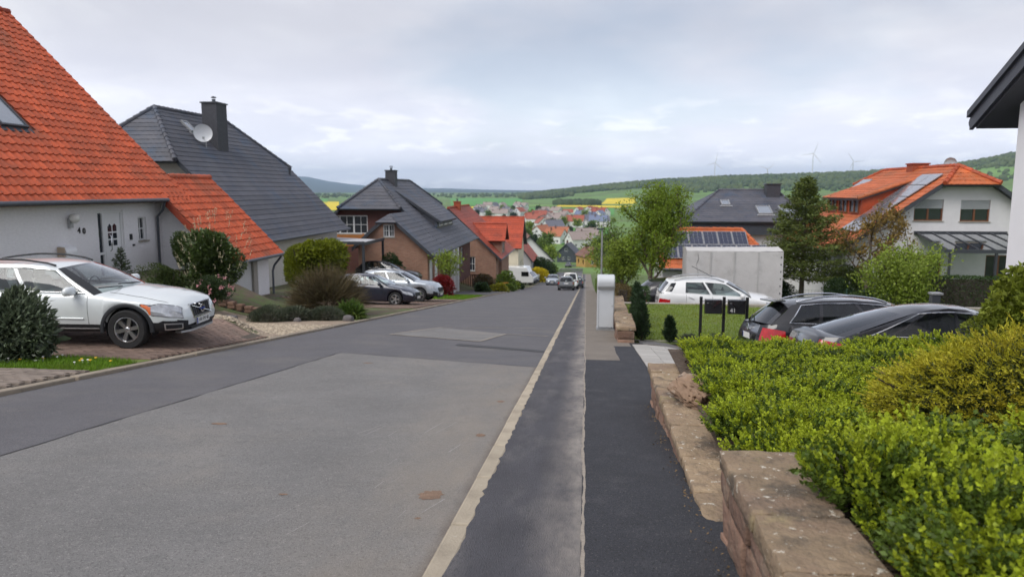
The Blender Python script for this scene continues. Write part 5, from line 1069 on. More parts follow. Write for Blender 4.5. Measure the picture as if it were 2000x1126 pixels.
    for side in (1, -1):
        for w_ in wins: glist.append((w_, side, MB()))
        for i in range(len(ts) - 1):
            tm = (ts[i] + ts[i + 1]) / 2
            for j in range(len(ks) - 1):
                f = [gp(ts[i], ks[j], side), gp(ts[i], ks[j + 1], side), gp(ts[i + 1], ks[j + 1], side), gp(ts[i + 1], ks[j], side)]
                if side < 0: f = f[::-1]
                w_ = next((g_ for g_ in glist if g_[1] == side and g_[0][0] < tm < g_[0][1]), None)
                (w_[2] if w_ and .1 <= ks[j] < .86 else ga).poly(*f)
                if not (w_ and .1 <= ks[j] < .86): lng.poly(*[Vector((q_.x, q_.y * .965, q_.z - .012)) for q_ in f])
    fin(ga, 'window_surround', S.get('pillar', paint))
    for side in (1, -1): lng.grid([[pos(s, v, side) * 1 + Vector((0, side * .06, 0)) for v in (.14, .4, .7, .985)] for s in lin(sA + .05, sD - .05, 16)])
    fin(lng, 'cabin_lining', mat('cabin_trim', (.07, .07, .072), .85, .1, 6))
    sg = S.get('sideglass', CARGLASS)
    for (w_, side, mb) in glist: fin(mb, 'side_window', S.get('rearglass', sg) if w_[0] > .45 else sg)
    def screen(front):
        tp = 0 if front else 1; b0, r0 = gp(tp, 0, 1), gp(tp, 1, 1); yb, yr = abs(b0.y), abs(r0.y); cs_ = gh['cowl'] if front else gh['rbase']; ct = gh['rf'] if front else gh['rr']
        zbc, ztc = gh.get('zc', b0.z) if front else gh.get('zrb', b0.z), zroof(tp) + gh.get('crown', .04)
        us = lin(-1, 1, 13); kk = lin(0, 1, 7); rows = []
        for k in kk:
            row = []
            for u_ in us:
                e = 1 - abs(u_) ** 2.2; sb, st = (X(cs_) - b0.x) * e + b0.x, (X(ct) - r0.x) * e + r0.x; zb_, zt_ = b0.z + (zbc - b0.z) * e, r0.z + (ztc - r0.z) * e
                g0 = gp(tp, k, 1); y = u_ * abs(g0.y); row.append(Vector((sb + (st - sb) * k, y, zb_ + (zt_ - zb_) * k + .03 * math.sin(PI * k) * (1 if front else .6))))
            rows.append(row)
        fr_, gl_, fr2 = MB(), MB(), MB()
        for i in range(6):
            for j in range(12):
                f = [rows[i][j], rows[i][j + 1], rows[i + 1][j + 1], rows[i + 1][j]]
                if not front: f = f[::-1]
                edge = (j in (0, 11)) or (not front and i == 0 and gh.get('rlow', 0)) or (i == 5 and not front)
                (fr_ if edge and j < 6 else fr2 if edge else gl_).poly(*f)
        fin(gl_, 'windscreen' if front else 'rear_window', SCREEN if front else S.get('rearglass', sg)); fin(fr_, 'screen_frame', BLACKP if front else S.get('rframe', paint)); fin(fr2, 'screen_frame', BLACKP if front else S.get('rframe', paint)); return rows
    wf = screen(True); wr = screen(False)
    # roof
    rows = []; n_ = 15
    for i in range(n_):
        tp = i / (n_ - 1); e0 = gp(tp, 1, 1); row = []
        for j in range(13):
            u_ = -1 + 2 * j / 12; e = 1 - abs(u_) ** 2.2; xf = X(gh['rf']) + (X(gh['rr']) - X(gh['rf'])) * tp
            row.append(Vector((e0.x + (xf - e0.x) * e, u_ * abs(e0.y), e0.z + gh.get('crown', .04) * e)))
        rows.append(row)
    hd = MB(); hd.grid([[Vector((q_.x, q_.y * .97, q_.z - .035)) for q_ in r_] for r_ in rows]); fin(hd, 'headliner', mat('headliner', (.20, .20, .20), .9, .05, 6), sm__=60)
    rf = MB(); rf.grid(rows, flip=False); fin(rf, 'roof', S.get('roofm', paint), sm__=60)
    # chrome trim along the windows
    if 'trim' in S:
        for side in (1, -1):
            tm_ = MB(); t0, t1 = wins[0][0], wins[-1][1]; off = Vector((0, -side * .008, 0))
            tm_.tube([gp(a, .885, side) + off for a in lin(t0, t1, 24)], .011, 6); tm_.tube([gp(a, .085, side) + off for a in lin(t0, t1, 24)], .010, 6); tm_.tube([gp(t0, a, side) + off for a in lin(.085, .885, 6)], .010, 6); tm_.tube([gp(t1, a, side) + off for a in lin(.085, .885, 6)], .010, 6); tm_.build('window_trim', S['trim'], t, smooth=60)
    if S.get('rails'):
        for side in (1, -1):
            q = MB(); pts = [gp(a, 1, side) + Vector((0, side * .05, .035 + .045 * math.sin(PI * (a - .02) / .93))) for a in lin(.03, .95, 14)]; q.tube(pts, .02, 6); q.build('roof_rail', S['rails'], t, smooth=60)
    # mirrors
    for side in (1, -1):
        a0 = gp(.10, .04, side); q = MB(); c = a0 + Vector((.0, -side * .15, .06)); V = []
        q.lathe([(0, -.11), (.055, -.095), (.085, -.03), (.088, .05), (.07, .085), (0, .09)], 14, (0, 0, 0), 'y'); q.v = [(c.x + v[0] * .9, c.y + (v[1] - .02) * side * 1.25, c.z + max(-.07, min(.085, v[2] * 1.15))) for v in q.v]
        mo = fin(q, 'mirror', S.get('mirror', paint), sm__=60); q = MB(); q.obox(a0 + Vector((-.04, 0, -.0)), (.08, 0, 0), (0, -side * .12, .03), (0, 0, .03)); q.build('mirror_arm', BLACKP, mo)
    # handles
    for k in range(len(gaps) - 1):
        for side in (1, -1):
            sh_ = gaps[k + 1] - .16; a, c = pos(sh_ - .08, .86, side), pos(sh_ + .08, .86, side); o_ = Vector((0, -side * .03, 0)); q = MB(); q.tube([a, a + o_, c + o_, c], .013, 6); q.build('handle', S.get('handle', paint), dobj[(k, side)] or t, smooth=50)
    # interior
    if S.get('interior', True):
        q = MB(); zc = belt(sA + .5)
        sm_m = S.get('seatm', SEAT)
        for ss in (gh['front_seat'], gh['front_seat'] + .9)[:1 if gh.get('one') else 2]:
            for side in (1, -1):
                y = side * hw * .40; q = MB(); q.box((X(ss + .12), y - .24, zc - .45), (X(ss - .42), y + .24, zc - .30)); q.obox((X(ss), y - .23, zc - .35), (0, .46, 0), (-.22, 0, .62), (-.10, 0, 0)); q.box((X(ss + .34), y - .12, zc + .26), (X(ss + .24), y + .12, zc + .44)); q.build('seat', sm_m, t, bevel=.04)
        q = MB(); q.box((X(sA + .62), -hw * .8, zc - .35), (X(sA + .08), hw * .8, zc - .03)); q.build('dashboard', BLACKP, t, bevel=.04)
        q = MB(); q.lathe([(.175, 0), (.19, .0), (.19, .02), (.175, .02), (.175, 0)], 20, (0, 0, 0), 'x'); q.v = [(v[0] + X(sA + .78), v[1] + hw * .4, v[2] + zc + .0) for v in q.v]; q.build('steering_wheel', BLACKP, t, smooth=50)
        q = MB(); q.box((X(sD - .1), -hw * .85, zs + .1), (X(sA + .3), hw * .85, zs + .2)); q.build('cabin_floor', DARKIN, t)
    env = dict(t=t, pos=pos, gp=gp, X=X, hw=hw, fin=fin, body=bo, wf=wf, wr=wr, belt=belt, zbot=zbot, dobj=dobj)
    def surf(nm, m, s0, s1, v0, v1, sides=(1, -1), off=.006, n=10, vf0=None, vf1=None, par=None, rim=None):
        r = []
        for side in sides:
            q = MB(); rows = []
            for i in range(n):
                s = s0 + (s1 - s0) * i / (n - 1); a, c = (vf0(i / (n - 1)) if vf0 else v0), (vf1(i / (n - 1)) if vf1 else v1)
                row = []
                for j in range(5):
                    v = a + (c - a) * j / 4; p = pos(s, v, side); p2, p3 = pos(s + .01, v, side), pos(s, v + .01, side); nn_ = (p2 - p).cross(p3 - p)
                    if nn_.length > 1e-12: nn_.normalize(); nn_ = nn_ if nn_.y * side <= 0 or abs(nn_.y) < .05 else -nn_
                    if abs(nn_.y) < .3 and s < .3 and nn_.x < 0: nn_ = -nn_
                    row.append(p + nn_ * off)
                rows.append(row)
            q.grid(rows, flip=side < 0); r.append(fin(q, nm, m, par or t, 60))
        return r
    env['surf'] = surf; return env
def plate(par, p, rot, txt, w_=.46, h=.11, blue=True):
    b = MB(); b.box((-w_ / 2, -.004, -h / 2), (w_ / 2, .004, h / 2)); o = b.build('number_plate', PLATEW); o.parent = par; o.location = p; o.rotation_euler = rot
    b = MB(); b.box((-w_ / 2 + .004, -.0065, -h / 2 + .004), (-w_ / 2 + .045, -.0045, h / 2 - .004)); bo = b.build('blue_band', PLATEB); bo.parent = o
    if txt:
        me = text_mesh(txt, h * .92, INK, 'plate_text', .001, sx=.9); q = D.objects.new('plate_text', me); COL.objects.link(q); q.parent = o; q.location = (.02, -.006, 0); q.rotation_euler = (PI / 2, 0, 0)
    return o
def paintm(name, c, metal=.0, rough=.35, coat=1.0): return mat(name, c, rough, .03, 2, metal=metal, coat=coat, spec=.5)
P_WHITE = paintm('pearl_white_paint', (.70, .745, .755), .05); P_WHITE2 = paintm('white_paint', (.74, .75, .75)); P_BLACK = paintm('black_metallic_paint', (.012, .012, .015), .3, .3); P_NAVY = paintm('dark_blue_paint', (.012, .016, .035), .3); P_SILVER = paintm('ice_silver_paint', (.42, .47, .52), .4); P_GREY = paintm('grey_paint', (.12, .125, .13), .4)
# ---- white estate by the driveway
VOL = dict(L=4.84, W=1.88, H=1.56, fo=.94, wb=2.815, R=.352, tw=.235, sill=.30, gap=.055, rimk=.645, spokes=6, clad=.47, cladend=.40, doors=[1.62, 2.72, 3.72],
    top=[(0, .72), (.10, .83), (.35, .90), (.8, .975), (1.3, 1.03), (1.6, 1.06), (2.5, 1.0), (4.3, 1.0), (4.84, 1.0)],
    sh=[(0, .66), (.12, .74), (.4, .80), (.8, .865), (1.2, .915), (1.55, .955), (2.2, .97), (3.2, .99), (4.4, 1.02), (4.84, 1.02)],
    plan=[(0, .56), (.05, .66), (.14, .775), (.28, .87), (.45, .93), (.7, .97), (1.1, .99), (2, 1.0), (3.6, 1.0), (4.3, .975), (4.7, .93), (4.84, .86)],
    nose=[(.2, .10), (.35, .02), (.5, .0), (.62, .03), (.75, .06), (.9, .16)], tail=[(.2, .08), (.5, 0), (.7, .02), (1.1, .10)],
    gh=dict(sA=1.52, sD=4.66, rA=2.34, rD=4.34, cowl=1.28, rf=2.18, rbase=4.80, rr=4.46, zc=1.03, ry=.685, crown=.045, front_seat=2.55, roof=[(0, 1.40), (.10, 1.445), (.3, 1.48), (.6, 1.485), (.85, 1.46), (1, 1.42)], win=[(.035, .37), (.40, .68), (.705, .93)], zrb=1.03),
    trim=CHROME, rails=BLACKP, seatm=SEATL, handle=P_WHITE)
V0 = car('estate_car', 'pearl white estate car with black cladding and roof rails on the brick driveway', (-9.62, 12.85, -1.315), rad(3), VOL, P_WHITE)
t, X, hw, pos, gp, surf = V0['t'], V0['X'], V0['hw'], V0['pos'], V0['gp'], V0['surf']
for side in (1, -1):
    for nm, w0 in (('front', .94), ('rear', 3.755)):
        q = MB(); rows = []
        for a in lin(-.12, PI + .12, 26):
            row = []
            for r_, o_ in ((.405, .0), (.410, .020), (.455, .024), (.475, .012), (.478, -.004)):
                s = w0 - r_ * math.cos(a); z = .352 + r_ * math.sin(a); z = max(z, .24); y = hw * sstep(VOL['plan'], s) * .985 + o_; row.append((X(s), -side * y, z))
            rows.append(row)
        q.grid(rows, flip=side > 0); q.build('arch_trim', BLACKP, t, smooth=60)
    # bumper corner, fog lamp surround, headlamp
    surf('bumper_corner', BLACKP, .56, .04, .02, .36, (side,), .014, 14, vf0=lambda u: .02, vf1=lambda u: .16 + .26 * min(1, u * 2.2) if u < .5 else .42)
    fg = surf('fog_lamp_surround', mat('satin_silver', (.55, .56, .57), .35, .03, 4, metal=.6), .30, .055, .08, .33, (side,), .024, 10)[0]; surf('fog_lamp', BLACKP, .275, .075, .12, .29, (side,), .030, 8, par=fg)
    surf('headlight_rim', BLACKP, .68, .045, .6, .95, (side,), .004, 14, vf0=lambda u: .60 - .06 * u, vf1=lambda u: .82 + .23 * math.sin(PI * min(1, u * 1.1) * .6))
    hl = surf('headlight', CLEARL, .66, .05, .64, .95, (side,), .008, 14, vf0=lambda u: .62 - .06 * u, vf1=lambda u: .80 + .22 * math.sin(PI * min(1, u * 1.1) * .6))[0]; surf('indicator', ORANGEL, .66, .50, .70, .86, (side,), .012, 6, vf0=lambda u: .625 - .01 * u, vf1=lambda u: .80 + .09 * u, par=hl)
    b = MB(); b.tube([pos(a, .05, side) + Vector((0, -side * .012, .035)) for a in lin(1.45, 3.25, 8)], .016, 6); b.build('sill_strip', STEEL, t)
    b = MB(); b.tube([pos(a, .38, side) + Vector((0, -side * .006, 0)) for a in lin(1.7, 3.2, 10)], .014, 6); b.build('side_moulding', P_WHITE, t, smooth=60)
    tl = surf('tail_light', REDL, 4.60, 4.80, .6, .98, (side,), .006)
xn = X(0); fz = lambda z: xn - interp(VOL['nose'], z)
b = MB(); b.prism([(fz(z) + .004, y, z) for y, z in ((-.36, .73), (-.31, .50), (.31, .50), (.36, .73))], (-.05, 0, 0)); gr = b.build('grille', BLACKM, t)
for k in range(9): b = MB(); y = -.30 + k * .075; b.obox((fz(.515), y - .006, .515), (0, .012, 0), (fz(.71) - fz(.515), 0, .195), (.014, 0, 0)); b.build('grille_bar', BLACKP, gr)
b = MB(); loop = [(-.38, .725), (-.33, .48), (.33, .48), (.38, .725), (-.38, .725)]; b.tube([(fz(z) + .008, y, z) for y, z in loop], .013, 6); b.build('grille_frame', CHROME, gr, smooth=50)
b = MB(); b.obox((fz(.5) + .014, .33, .50), (0, .04, .0), (fz(.71) - fz(.5), -.68, .205), (.012, 0, 0)); b.build('grille_slash', CHROME, gr)
b = MB(); b.lathe([(.045, 0), (.078, 0), (.078, .02), (.045, .02), (.045, 0)], 24, (xn - .005, 0, .61), 'x'); b.tube([(xn + .005, -.055, .665), (xn + .005, -.095, .705)], .012, 6); b.add([(xn + .008, -.115, .725), (xn + .008, -.065, .71), (xn + .008, -.105, .675)], [(0, 1, 2)]); em = b.build('emblem_ring', CHROME, gr, smooth=40)
b = MB(); b.box((xn - .005, -.085, .597), (xn + .018, .085, .623)); b.build('emblem_band', PLATEB, em)
plate(t, (xn + .012, 0, .405), (0, 0, PI / 2), 'HR·FM 48', .50, .115)
b = MB(); b.box((xn - .06, -.42, .27), (xn - .01, .42, .34)); b.build('lower_intake', BLACKP, t)
b = MB(); b.prism([(xn - .10, -.62, .245), (xn - .005, -.42, .245), (xn + .02, 0, .245), (xn - .005, .42, .245), (xn - .10, .62, .245), (xn - .25, .55, .235), (xn - .25, -.55, .235)], (0, 0, .035)); b.build('skid_plate', mat('satin_silver', (.55, .56, .57)), t)
for y in (-.25, .35):
    b = MB(); wf = V0['wf']; p0 = Vector((X(1.36), y, 1.045)); b.tube([p0, p0 + Vector((.02, -.3, .03)), p0 + Vector((-.06, -.62, .045))], .011, 5); b.build('wiper', BLACKP, t)
b = MB(); b.tube([pos(1.30, 1.10 + .9 * k, 1) + Vector((0, 0, .001)) for k in lin(0, .0, 2)] if 0 else [pos(a, 1.12 + .1 * a, 1) + Vector((0, 0, .002)) for a in lin(.25, 1.35, 12)], .0035, 4); b.tube([pos(a, 1.12 + .1 * a, -1) + Vector((0, 0, .002)) for a in lin(.25, 1.35, 12)], .0035, 4); b.build('bonnet_gap', BLACKP, t)
# ---- two black cars behind the hedge (rears to the road, noses pointing away)
WAG = dict(L=4.70, W=1.82, H=1.46, fo=.85, wb=2.84, R=.33, sill=.2, doors=[1.5, 2.6, 3.55], interior=True,
    top=[(0, .66), (.15, .78), (.6, .88), (1.3, .98), (1.5, 1.0), (4.5, .92), (4.7, .9)], sh=[(0, .6), (.15, .7), (.6, .80), (1.4, .90), (2.5, .93), (3.8, .97), (4.4, .98), (4.7, .96)],
    plan=[(0, .62), (.1, .78), (.3, .9), (.7, .97), (1.5, 1), (3.4, 1), (4.1, .97), (4.4, .92), (4.6, .82), (4.7, .70)], nose=[(.2, .1), (.5, 0), (.9, .15)], tail=[(.2, .1), (.45, 0), (.75, .05), (1.0, .16)],
    gh=dict(sA=1.4, sD=4.42, rA=2.2, rD=3.98, cowl=1.2, rf=2.05, rbase=4.56, rr=4.12, ry=.66, crown=.045, front_seat=2.4, zrb=1.0, roof=[(0, 1.34), (.15, 1.40), (.4, 1.43), (.7, 1.415), (.9, 1.37), (1, 1.33)], win=[(.05, .38), (.41, .70), (.725, .90)]), trim=CHROME, sideglass=TINT, rearglass=TINT, rails=CHROME)
W0 = car('black_estate_car', 'black estate car with curved chrome window line parked behind the other black car', (5.42, 14.35, zD(5, 14.35)), rad(2), WAG, P_BLACK, tilt=(-.10, 0))
def rear_bits(V, S, lab=None, txt=None, lights=(.55, .86), ls=(.40, .02), pz=.72, star=False, chrome=True):
    t, X, pos, surf = V['t'], V['X'], V['pos'], V['surf']; L_ = S['L']; xt = X(L_)
    for side in (1, -1): surf('tail_light', REDL, L_ - ls[0], L_ - ls[1], lights[0], lights[1], (side,), .010, 12, vf0=lambda u: lights[0] + .06 * (1 - u), vf1=lambda u: lights[1] - .08 * (1 - u))
    off = -interp(S['tail'], pz); plate(t, (xt - off - .012 if 0 else xt + interp(S['tail'], pz) - .012, 0, pz), (0, 0, -PI / 2), txt, .48, .11)
    b = MB(); b.box((xt + .0, -.6, .28), (xt + .05, .6, .40)); b.build('bumper_insert', BLACKP, t)
    if star: b = MB(); b.lathe([(.055, 0), (.068, 0), (.068, -.012), (.055, -.012), (.055, 0)], 20, (xt + .07, 0, pz + .16), 'x'); [b.tube([(xt + .06, 0, pz + .16), (xt + .06, .058 * math.sin(a), pz + .16 + .058 * math.cos(a))], .006, 4) for a in (0, 2.09, 4.19)]; b.build('emblem', CHROME, t)
def front_bits(V, S, hs=(.60, .06), hv=(.62, .92), gw=.34, gz=(.42, .62), txt=None, pz=.40):
    t, X, pos, surf = V['t'], V['X'], V['pos'], V['surf']; xn = X(0)
    for side in (1, -1): surf('headlight', CLEARL, hs[0], hs[1], hv[0], hv[1], (side,), .008, 10, vf0=lambda u: hv[0] + .1 * (1 - u), vf1=lambda u: hv[1] - .05 * (1 - u))
    b = MB(); b.box((xn - .06, -gw, gz[0]), (xn - .005, gw, gz[1])); b.build('grille', BLACKP, t); b = MB(); b.box((xn - .1, -.5, .24), (xn - .0, .5, .33)); b.build('lower_intake', BLACKP, t); plate(t, (xn + .02, 0, pz), (0, 0, PI / 2), txt)
rear_bits(W0, WAG, lights=(.60, .93), ls=(.52, .06), star=True)
b = MB(); b.obox((W0['X'](4.08), -.52, 1.385), (-.20, .0, -.015), (0, 1.04, 0), (0, 0, .03)); b.build('spoiler', P_BLACK, W0['t'], bevel=.012); b = MB(); b.tube([(W0['X'](4.60), -.1, 1.03), (W0['X'](4.50), .2, 1.09)], .012, 5); b.build('rear_wiper', BLACKP, W0['t'])
SED = dict(WAG); SED.update(L=4.66, doors=[1.5, 2.55, 3.45], rails=None, top=[(0, .66), (.15, .78), (.6, .88), (1.3, .98), (1.5, 1.0), (3.9, 1.0), (4.2, 1.0), (4.45, 1.02), (4.60, 1.035), (4.66, 1.0)], sh=[(0, .6), (.15, .7), (.6, .80), (1.4, .90), (2.5, .92), (3.8, .94), (4.3, .95), (4.66, .94)],
    gh=dict(sA=1.4, sD=4.20, rA=2.2, rD=3.05, cowl=1.2, rf=2.05, rbase=4.42, rr=3.18, ry=.66, crown=.05, front_seat=2.4, one=1, zrb=1.02, roof=[(0, 1.32), (.2, 1.375), (.5, 1.395), (.8, 1.37), (1, 1.33)], win=[(.06, .40), (.43, .78), (.80, .90)]))
S0c = car('black_fastback_car', 'black fastback car with sloping rear window right behind the box hedge', (5.70, 11.9, zD(5, 11.9)), rad(1), SED, P_BLACK, tilt=(-.10, 0))
rear_bits(S0c, SED, lights=(.62, .95), ls=(.42, .03)); b = MB(); b.tube([S0c['pos'](4.655, .60, s_) + Vector((-.012, 0, 0)) for s_ in (1,)] + [S0c['pos'](4.655, .60, -1) + Vector((-.012, 0, 0))], .016, 6); b.build('chrome_strip', CHROME, S0c['t'])
# ---- white compact crossover
ECO = dict(L=4.10, W=1.77, H=1.65, fo=.80, wb=2.52, R=.335, sill=.30, clad=.42, doors=[1.35, 2.3, 3.15], rearglass=TINT,
    top=[(0, .80), (.12, .95), (.5, 1.05), (1.0, 1.12), (1.2, 1.15), (3.9, 1.1), (4.1, 1.05)], sh=[(0, .72), (.15, .84), (.5, .94), (1.1, 1.02), (2.2, 1.06), (3.4, 1.13), (3.8, 1.16), (4.1, 1.12)],
    plan=[(0, .60), (.1, .77), (.3, .9), (.6, .97), (1.2, 1), (3.2, 1), (3.8, .96), (4.0, .9), (4.1, .80)], nose=[(.2, .08), (.5, 0), (1.0, .15)], tail=[(.2, .06), (.5, 0), (.8, .03), (1.15, .10)],
    gh=dict(sA=1.05, sD=3.93, rA=1.85, rD=3.62, cowl=.88, rf=1.7, rbase=4.02, rr=3.74, ry=.66, crown=.05, front_seat=2.0, zrb=1.15, roof=[(0, 1.46), (.15, 1.54), (.4, 1.57), (.75, 1.55), (1, 1.50)], win=[(.06, .42), (.45, .74), (.90, .985)]), rails=STEEL)
E0 = car('white_crossover', 'white crossover parked in front of the grey tarpaulin trailer', (4.45, 25.3, -3.06), rad(-2), ECO, P_WHITE2); front_bits(E0, ECO); rear_bits(E0, ECO, lights=(.50, .80), ls=(.42, .03))
b = MB(); b.tube([(E0['X'](2.2), .2, 1.6), (E0['X'](2.9), .25, 1.95)], .01, 5); b.build('aerial', BLACKP, E0['t'])
HAT = dict(L=4.2, W=1.74, H=1.46, fo=.85, wb=2.55, R=.32, sill=.2, doors=[1.4, 2.4, 3.3], top=[(0, .66), (.15, .78), (.6, .88), (1.2, .97), (1.4, 1.0), (4.0, .95), (4.2, .9)], sh=[(0, .6), (.15, .7), (.6, .80), (1.3, .90), (2.5, .94), (3.7, .98), (4.2, .95)],
    plan=[(0, .60), (.1, .77), (.3, .9), (.6, .97), (1.2, 1), (3.2, 1), (3.8, .96), (4.05, .9), (4.2, .78)], nose=[(.2, .1), (.5, 0), (.9, .18)], tail=[(.2, .08), (.5, 0), (.95, .12)],
    gh=dict(sA=1.25, sD=3.98, rA=2.1, rD=3.55, cowl=1.05, rf=1.95, rbase=4.1, rr=3.7, ry=.66, crown=.045, front_seat=2.2, zrb=1.0, roof=[(0, 1.33), (.2, 1.40), (.5, 1.42), (.8, 1.38), (1, 1.33)], win=[(.05, .42), (.45, .82)]), sideglass=CARGLASS, rearglass=TINT)
B0 = car('black_hatchback', 'black car with red tail light half hidden behind the white crossover', (3.95, 28.1, -3.28), rad(0), HAT, P_BLACK); rear_bits(B0, HAT, lights=(.55, .85))
# ---- left: dark hatchback and pale blue crossover facing the street
N0 = car('navy_hatchback', 'dark navy hatchback parked by the brown broom bush', (-9.85, 33.2, zL(-9, 33.2)), rad(-4), HAT, P_NAVY, tilt=(-.09, 0)); front_bits(N0, HAT)
SUV = dict(ECO); SUV.update(L=4.45, fo=.92, wb=2.68, W=1.84, R=.35, clad=.45, doors=[1.5, 2.5, 3.4], rails=ALLOY, sideglass=CARGLASS); SUV['gh'] = dict(ECO['gh']); SUV['gh'].update(sA=1.2, sD=4.25, rA=2.05, rD=3.9, cowl=1.0, rf=1.9, rbase=4.36, rr=4.05, front_seat=2.2)
SUV['top'] = [(0, .80), (.12, .98), (.5, 1.06), (1.1, 1.12), (1.3, 1.15), (4.2, 1.1), (4.45, 1.05)]; SUV['sh'] = [(0, .74), (.15, .88), (.5, .96), (1.2, 1.02), (2.2, 1.05), (3.6, 1.10), (4.1, 1.14), (4.45, 1.10)]; SUV['plan'] = [(0, .62), (.1, .80), (.3, .92), (.6, .98), (1.2, 1), (3.4, 1), (4.1, .96), (4.3, .9), (4.45, .80)]
P0 = car('pale_crossover', 'pale ice blue crossover with roof rails beside the navy hatchback', (-9.75, 37.4, zL(-9.5, 37.4) + .05), rad(-3), SUV, P_SILVER, tilt=(-.09, 0)); front_bits(P0, SUV, gw=.42, gz=(.5, .74))
t, X = P0['t'], P0['X']
for side in (1, -1): P0['surf']('bumper_corner', BLACKP, .22, .03, .14, .44, (side,), .012, 8)
D0 = car('dark_parked_car', 'dark car in front of the brick wall behind the pale crossover', (-12.6, 45.6, zL(-12.6, 45.6)), rad(-4), HAT, P_BLACK, tilt=(-.09, 0))
# ---- cars on the road
G0 = car('grey_saloon', 'grey car parked at the kerb down the street, rear towards us', (-2.05, 76.5, zr(76.5)), PI / 2, HAT, P_GREY, tilt=(0, .117)); rear_bits(G0, HAT, lights=(.58, .86))
VAN = dict(SUV); VAN.update(H=1.85, rails=None); VAN['gh'] = dict(SUV['gh']); VAN['gh'].update(roof=[(0, 1.70), (.15, 1.80), (.5, 1.84), (1, 1.80)], ry=.74)
V1 = car('white_people_carrier', 'tall white car parked just beyond the grey car', (-1.75, 83.5, zr(83.5)), PI / 2, VAN, P_WHITE2, tilt=(0, .117)); rear_bits(V1, VAN)
D1 = car('dark_blue_car', 'dark blue car parked on the pavement edge beyond the tall white car', (-1.15, 90.2, zr(90.2)), PI / 2, HAT, P_NAVY, tilt=(0, .11)); rear_bits(D1, HAT)
O1 = car('silver_car', 'silver car with headlights towards us in the middle of the street', (-4.6, 100.5, zr(100.5)), -PI / 2, HAT, P_SILVER, tilt=(0, -.10)); front_bits(O1, HAT)
F1 = car('distant_dark_car', 'tiny dark car far down at the end of the street', (-5.0, 205, zr(205)), -PI / 2, HAT, P_BLACK, tilt=(0, -.08)); W1 = car('white_hatchback', 'white car half hidden behind the white camper van', (-7.9, 104.5, zr(104.5) + .3), PI / 2 - .2, HAT, P_WHITE2, tilt=(0, .1))
# camper
t = thing('camper_van', 'white box-bodied camper van parked by the red roofed house', 'camper van', (-9.3, 97.5, -11.25), rad(-8), local=True)
b = MB(); b.prism([(-2.6, -1.1, .45), (1.6, -1.1, .45), (2.5, -1.1, .5), (2.6, -1.1, 1.15), (1.9, -1.1, 1.9), (1.6, -1.1, 2.55), (-2.55, -1.1, 2.6)], (0, 2.2, 0)); b.build('body', P_WHITE2, t, bevel=.08)
b = MB(); b.prism([(2.48, -1.0, 1.25), (1.95, -1.0, 1.85), (1.99, -1.0, 1.88), (2.52, -1.0, 1.28)], (0, 2.0, 0)); b.build('windscreen', TINT, t)
for a, c in ((.9, 1.9), (-1.8, -.8)): b = MB(); b.box((a, -1.125, 1.35), (c, -1.105, 1.95)); b.build('window', TINT, t)
b = MB(); b.box((2.52, -.9, .35), (2.72, .9, .75)); b.build('bumper', BLACKP, t)
ty, rm = wheel_meshes(.335, .215, 5, .66, ALLOY)
for x in (-1.6, 1.7):
    for y in (-.98, .98): wo = D.objects.new('wheel', ty); COL.objects.link(wo); wo.parent = t; wo.location = (x, y, .335)
# tarpaulin trailer
t = thing('tarpaulin_trailer', 'large pale grey tarpaulin-covered trailer behind the white crossover', 'trailer', (5.8, 30.2, -3.6), rad(-3), local=True)
TARP = mat('grey_tarpaulin', (.52, .51, .50), .75, .06, 3, bump=.6, bscale=14, dirt=[((.30, .29, .28), 2.2, .5, .75, .5)])
b = MB(); n = 12; hx, hy, z0, z1 = 1.82, 1.05, .62, 2.72
for s_ in (-1, 1): b.grid([[(-hx + 2 * hx * i / n, s_ * (hy + .012 * math.sin(i * 1.7) + .02 * math.sin(PI * k / 4)), z0 + (z1 - z0) * k / 4) for i in range(n + 1)] for k in range(5)], flip=s_ > 0)
for s_ in (-1, 1): b.grid([[(s_ * hx, -hy + 2 * hy * i / 6, z0 + (z1 - z0) * k / 4 + (.10 * (1 - abs(i - 3) / 3) if k == 4 else 0)) for i in range(7)] for k in range(5)], flip=s_ < 0)
b.grid([[(-hx + 2 * hx * i / n, -hy + 2 * hy * j / 6, z1 + .10 * (1 - abs(j - 3) / 3) + .05 * (i / n - .5) - .012 * math.sin(i * PI / 2) ** 2) for i in range(n + 1)] for j in range(7)])
cv = b.build('cover', TARP, t, smooth=50)
b = MB(); b.box((-hx - .01, -hy - .02, .50), (hx + .01, hy + .02, .66)); b.build('frame', STEEL, t)
b = MB(); b.tube([(-hx + .42 + .05 * math.sin(k * 2.1), -hy - .02, 2.6 - k * .2) for k in range(11)], .008, 5); b.build('lacing', mat('grey_rope', (.12, .12, .12), .9), cv); 
for k in range(7): b = MB(); b.box((hx - .1, -hy - .035, .8 + k * .28), (hx - .06, -hy - .008, .86 + k * .28)); b.build('eyelet', ANTH, cv)
for x in (-.9, 0, .9): b = MB(); b.box((x - .03, -hy - .028, .66), (x + .03, -hy - .012, 2.70)); b.build('seam', mat('tarpaulin_seam', (.44, .435, .425), .75), cv)
b = MB(); b.tube([(-hx + .1 + k * .18, -hy - .03, .72 + (.05 if k % 2 else 0)) for k in range(20)], .007, 4); b.build('tie_rope', mat('grey_rope', (.12, .12, .12)), cv)
b = MB(); b.tube([(hx, 0, .55), (hx + 1.2, 0, .5)], .05, 8); b.build('drawbar', STEEL, t)
for s_ in (-1, 1): wo = D.objects.new('wheel', ty); COL.objects.link(wo); wo.parent = t; wo.location = (-.1, s_ * .9, .335)
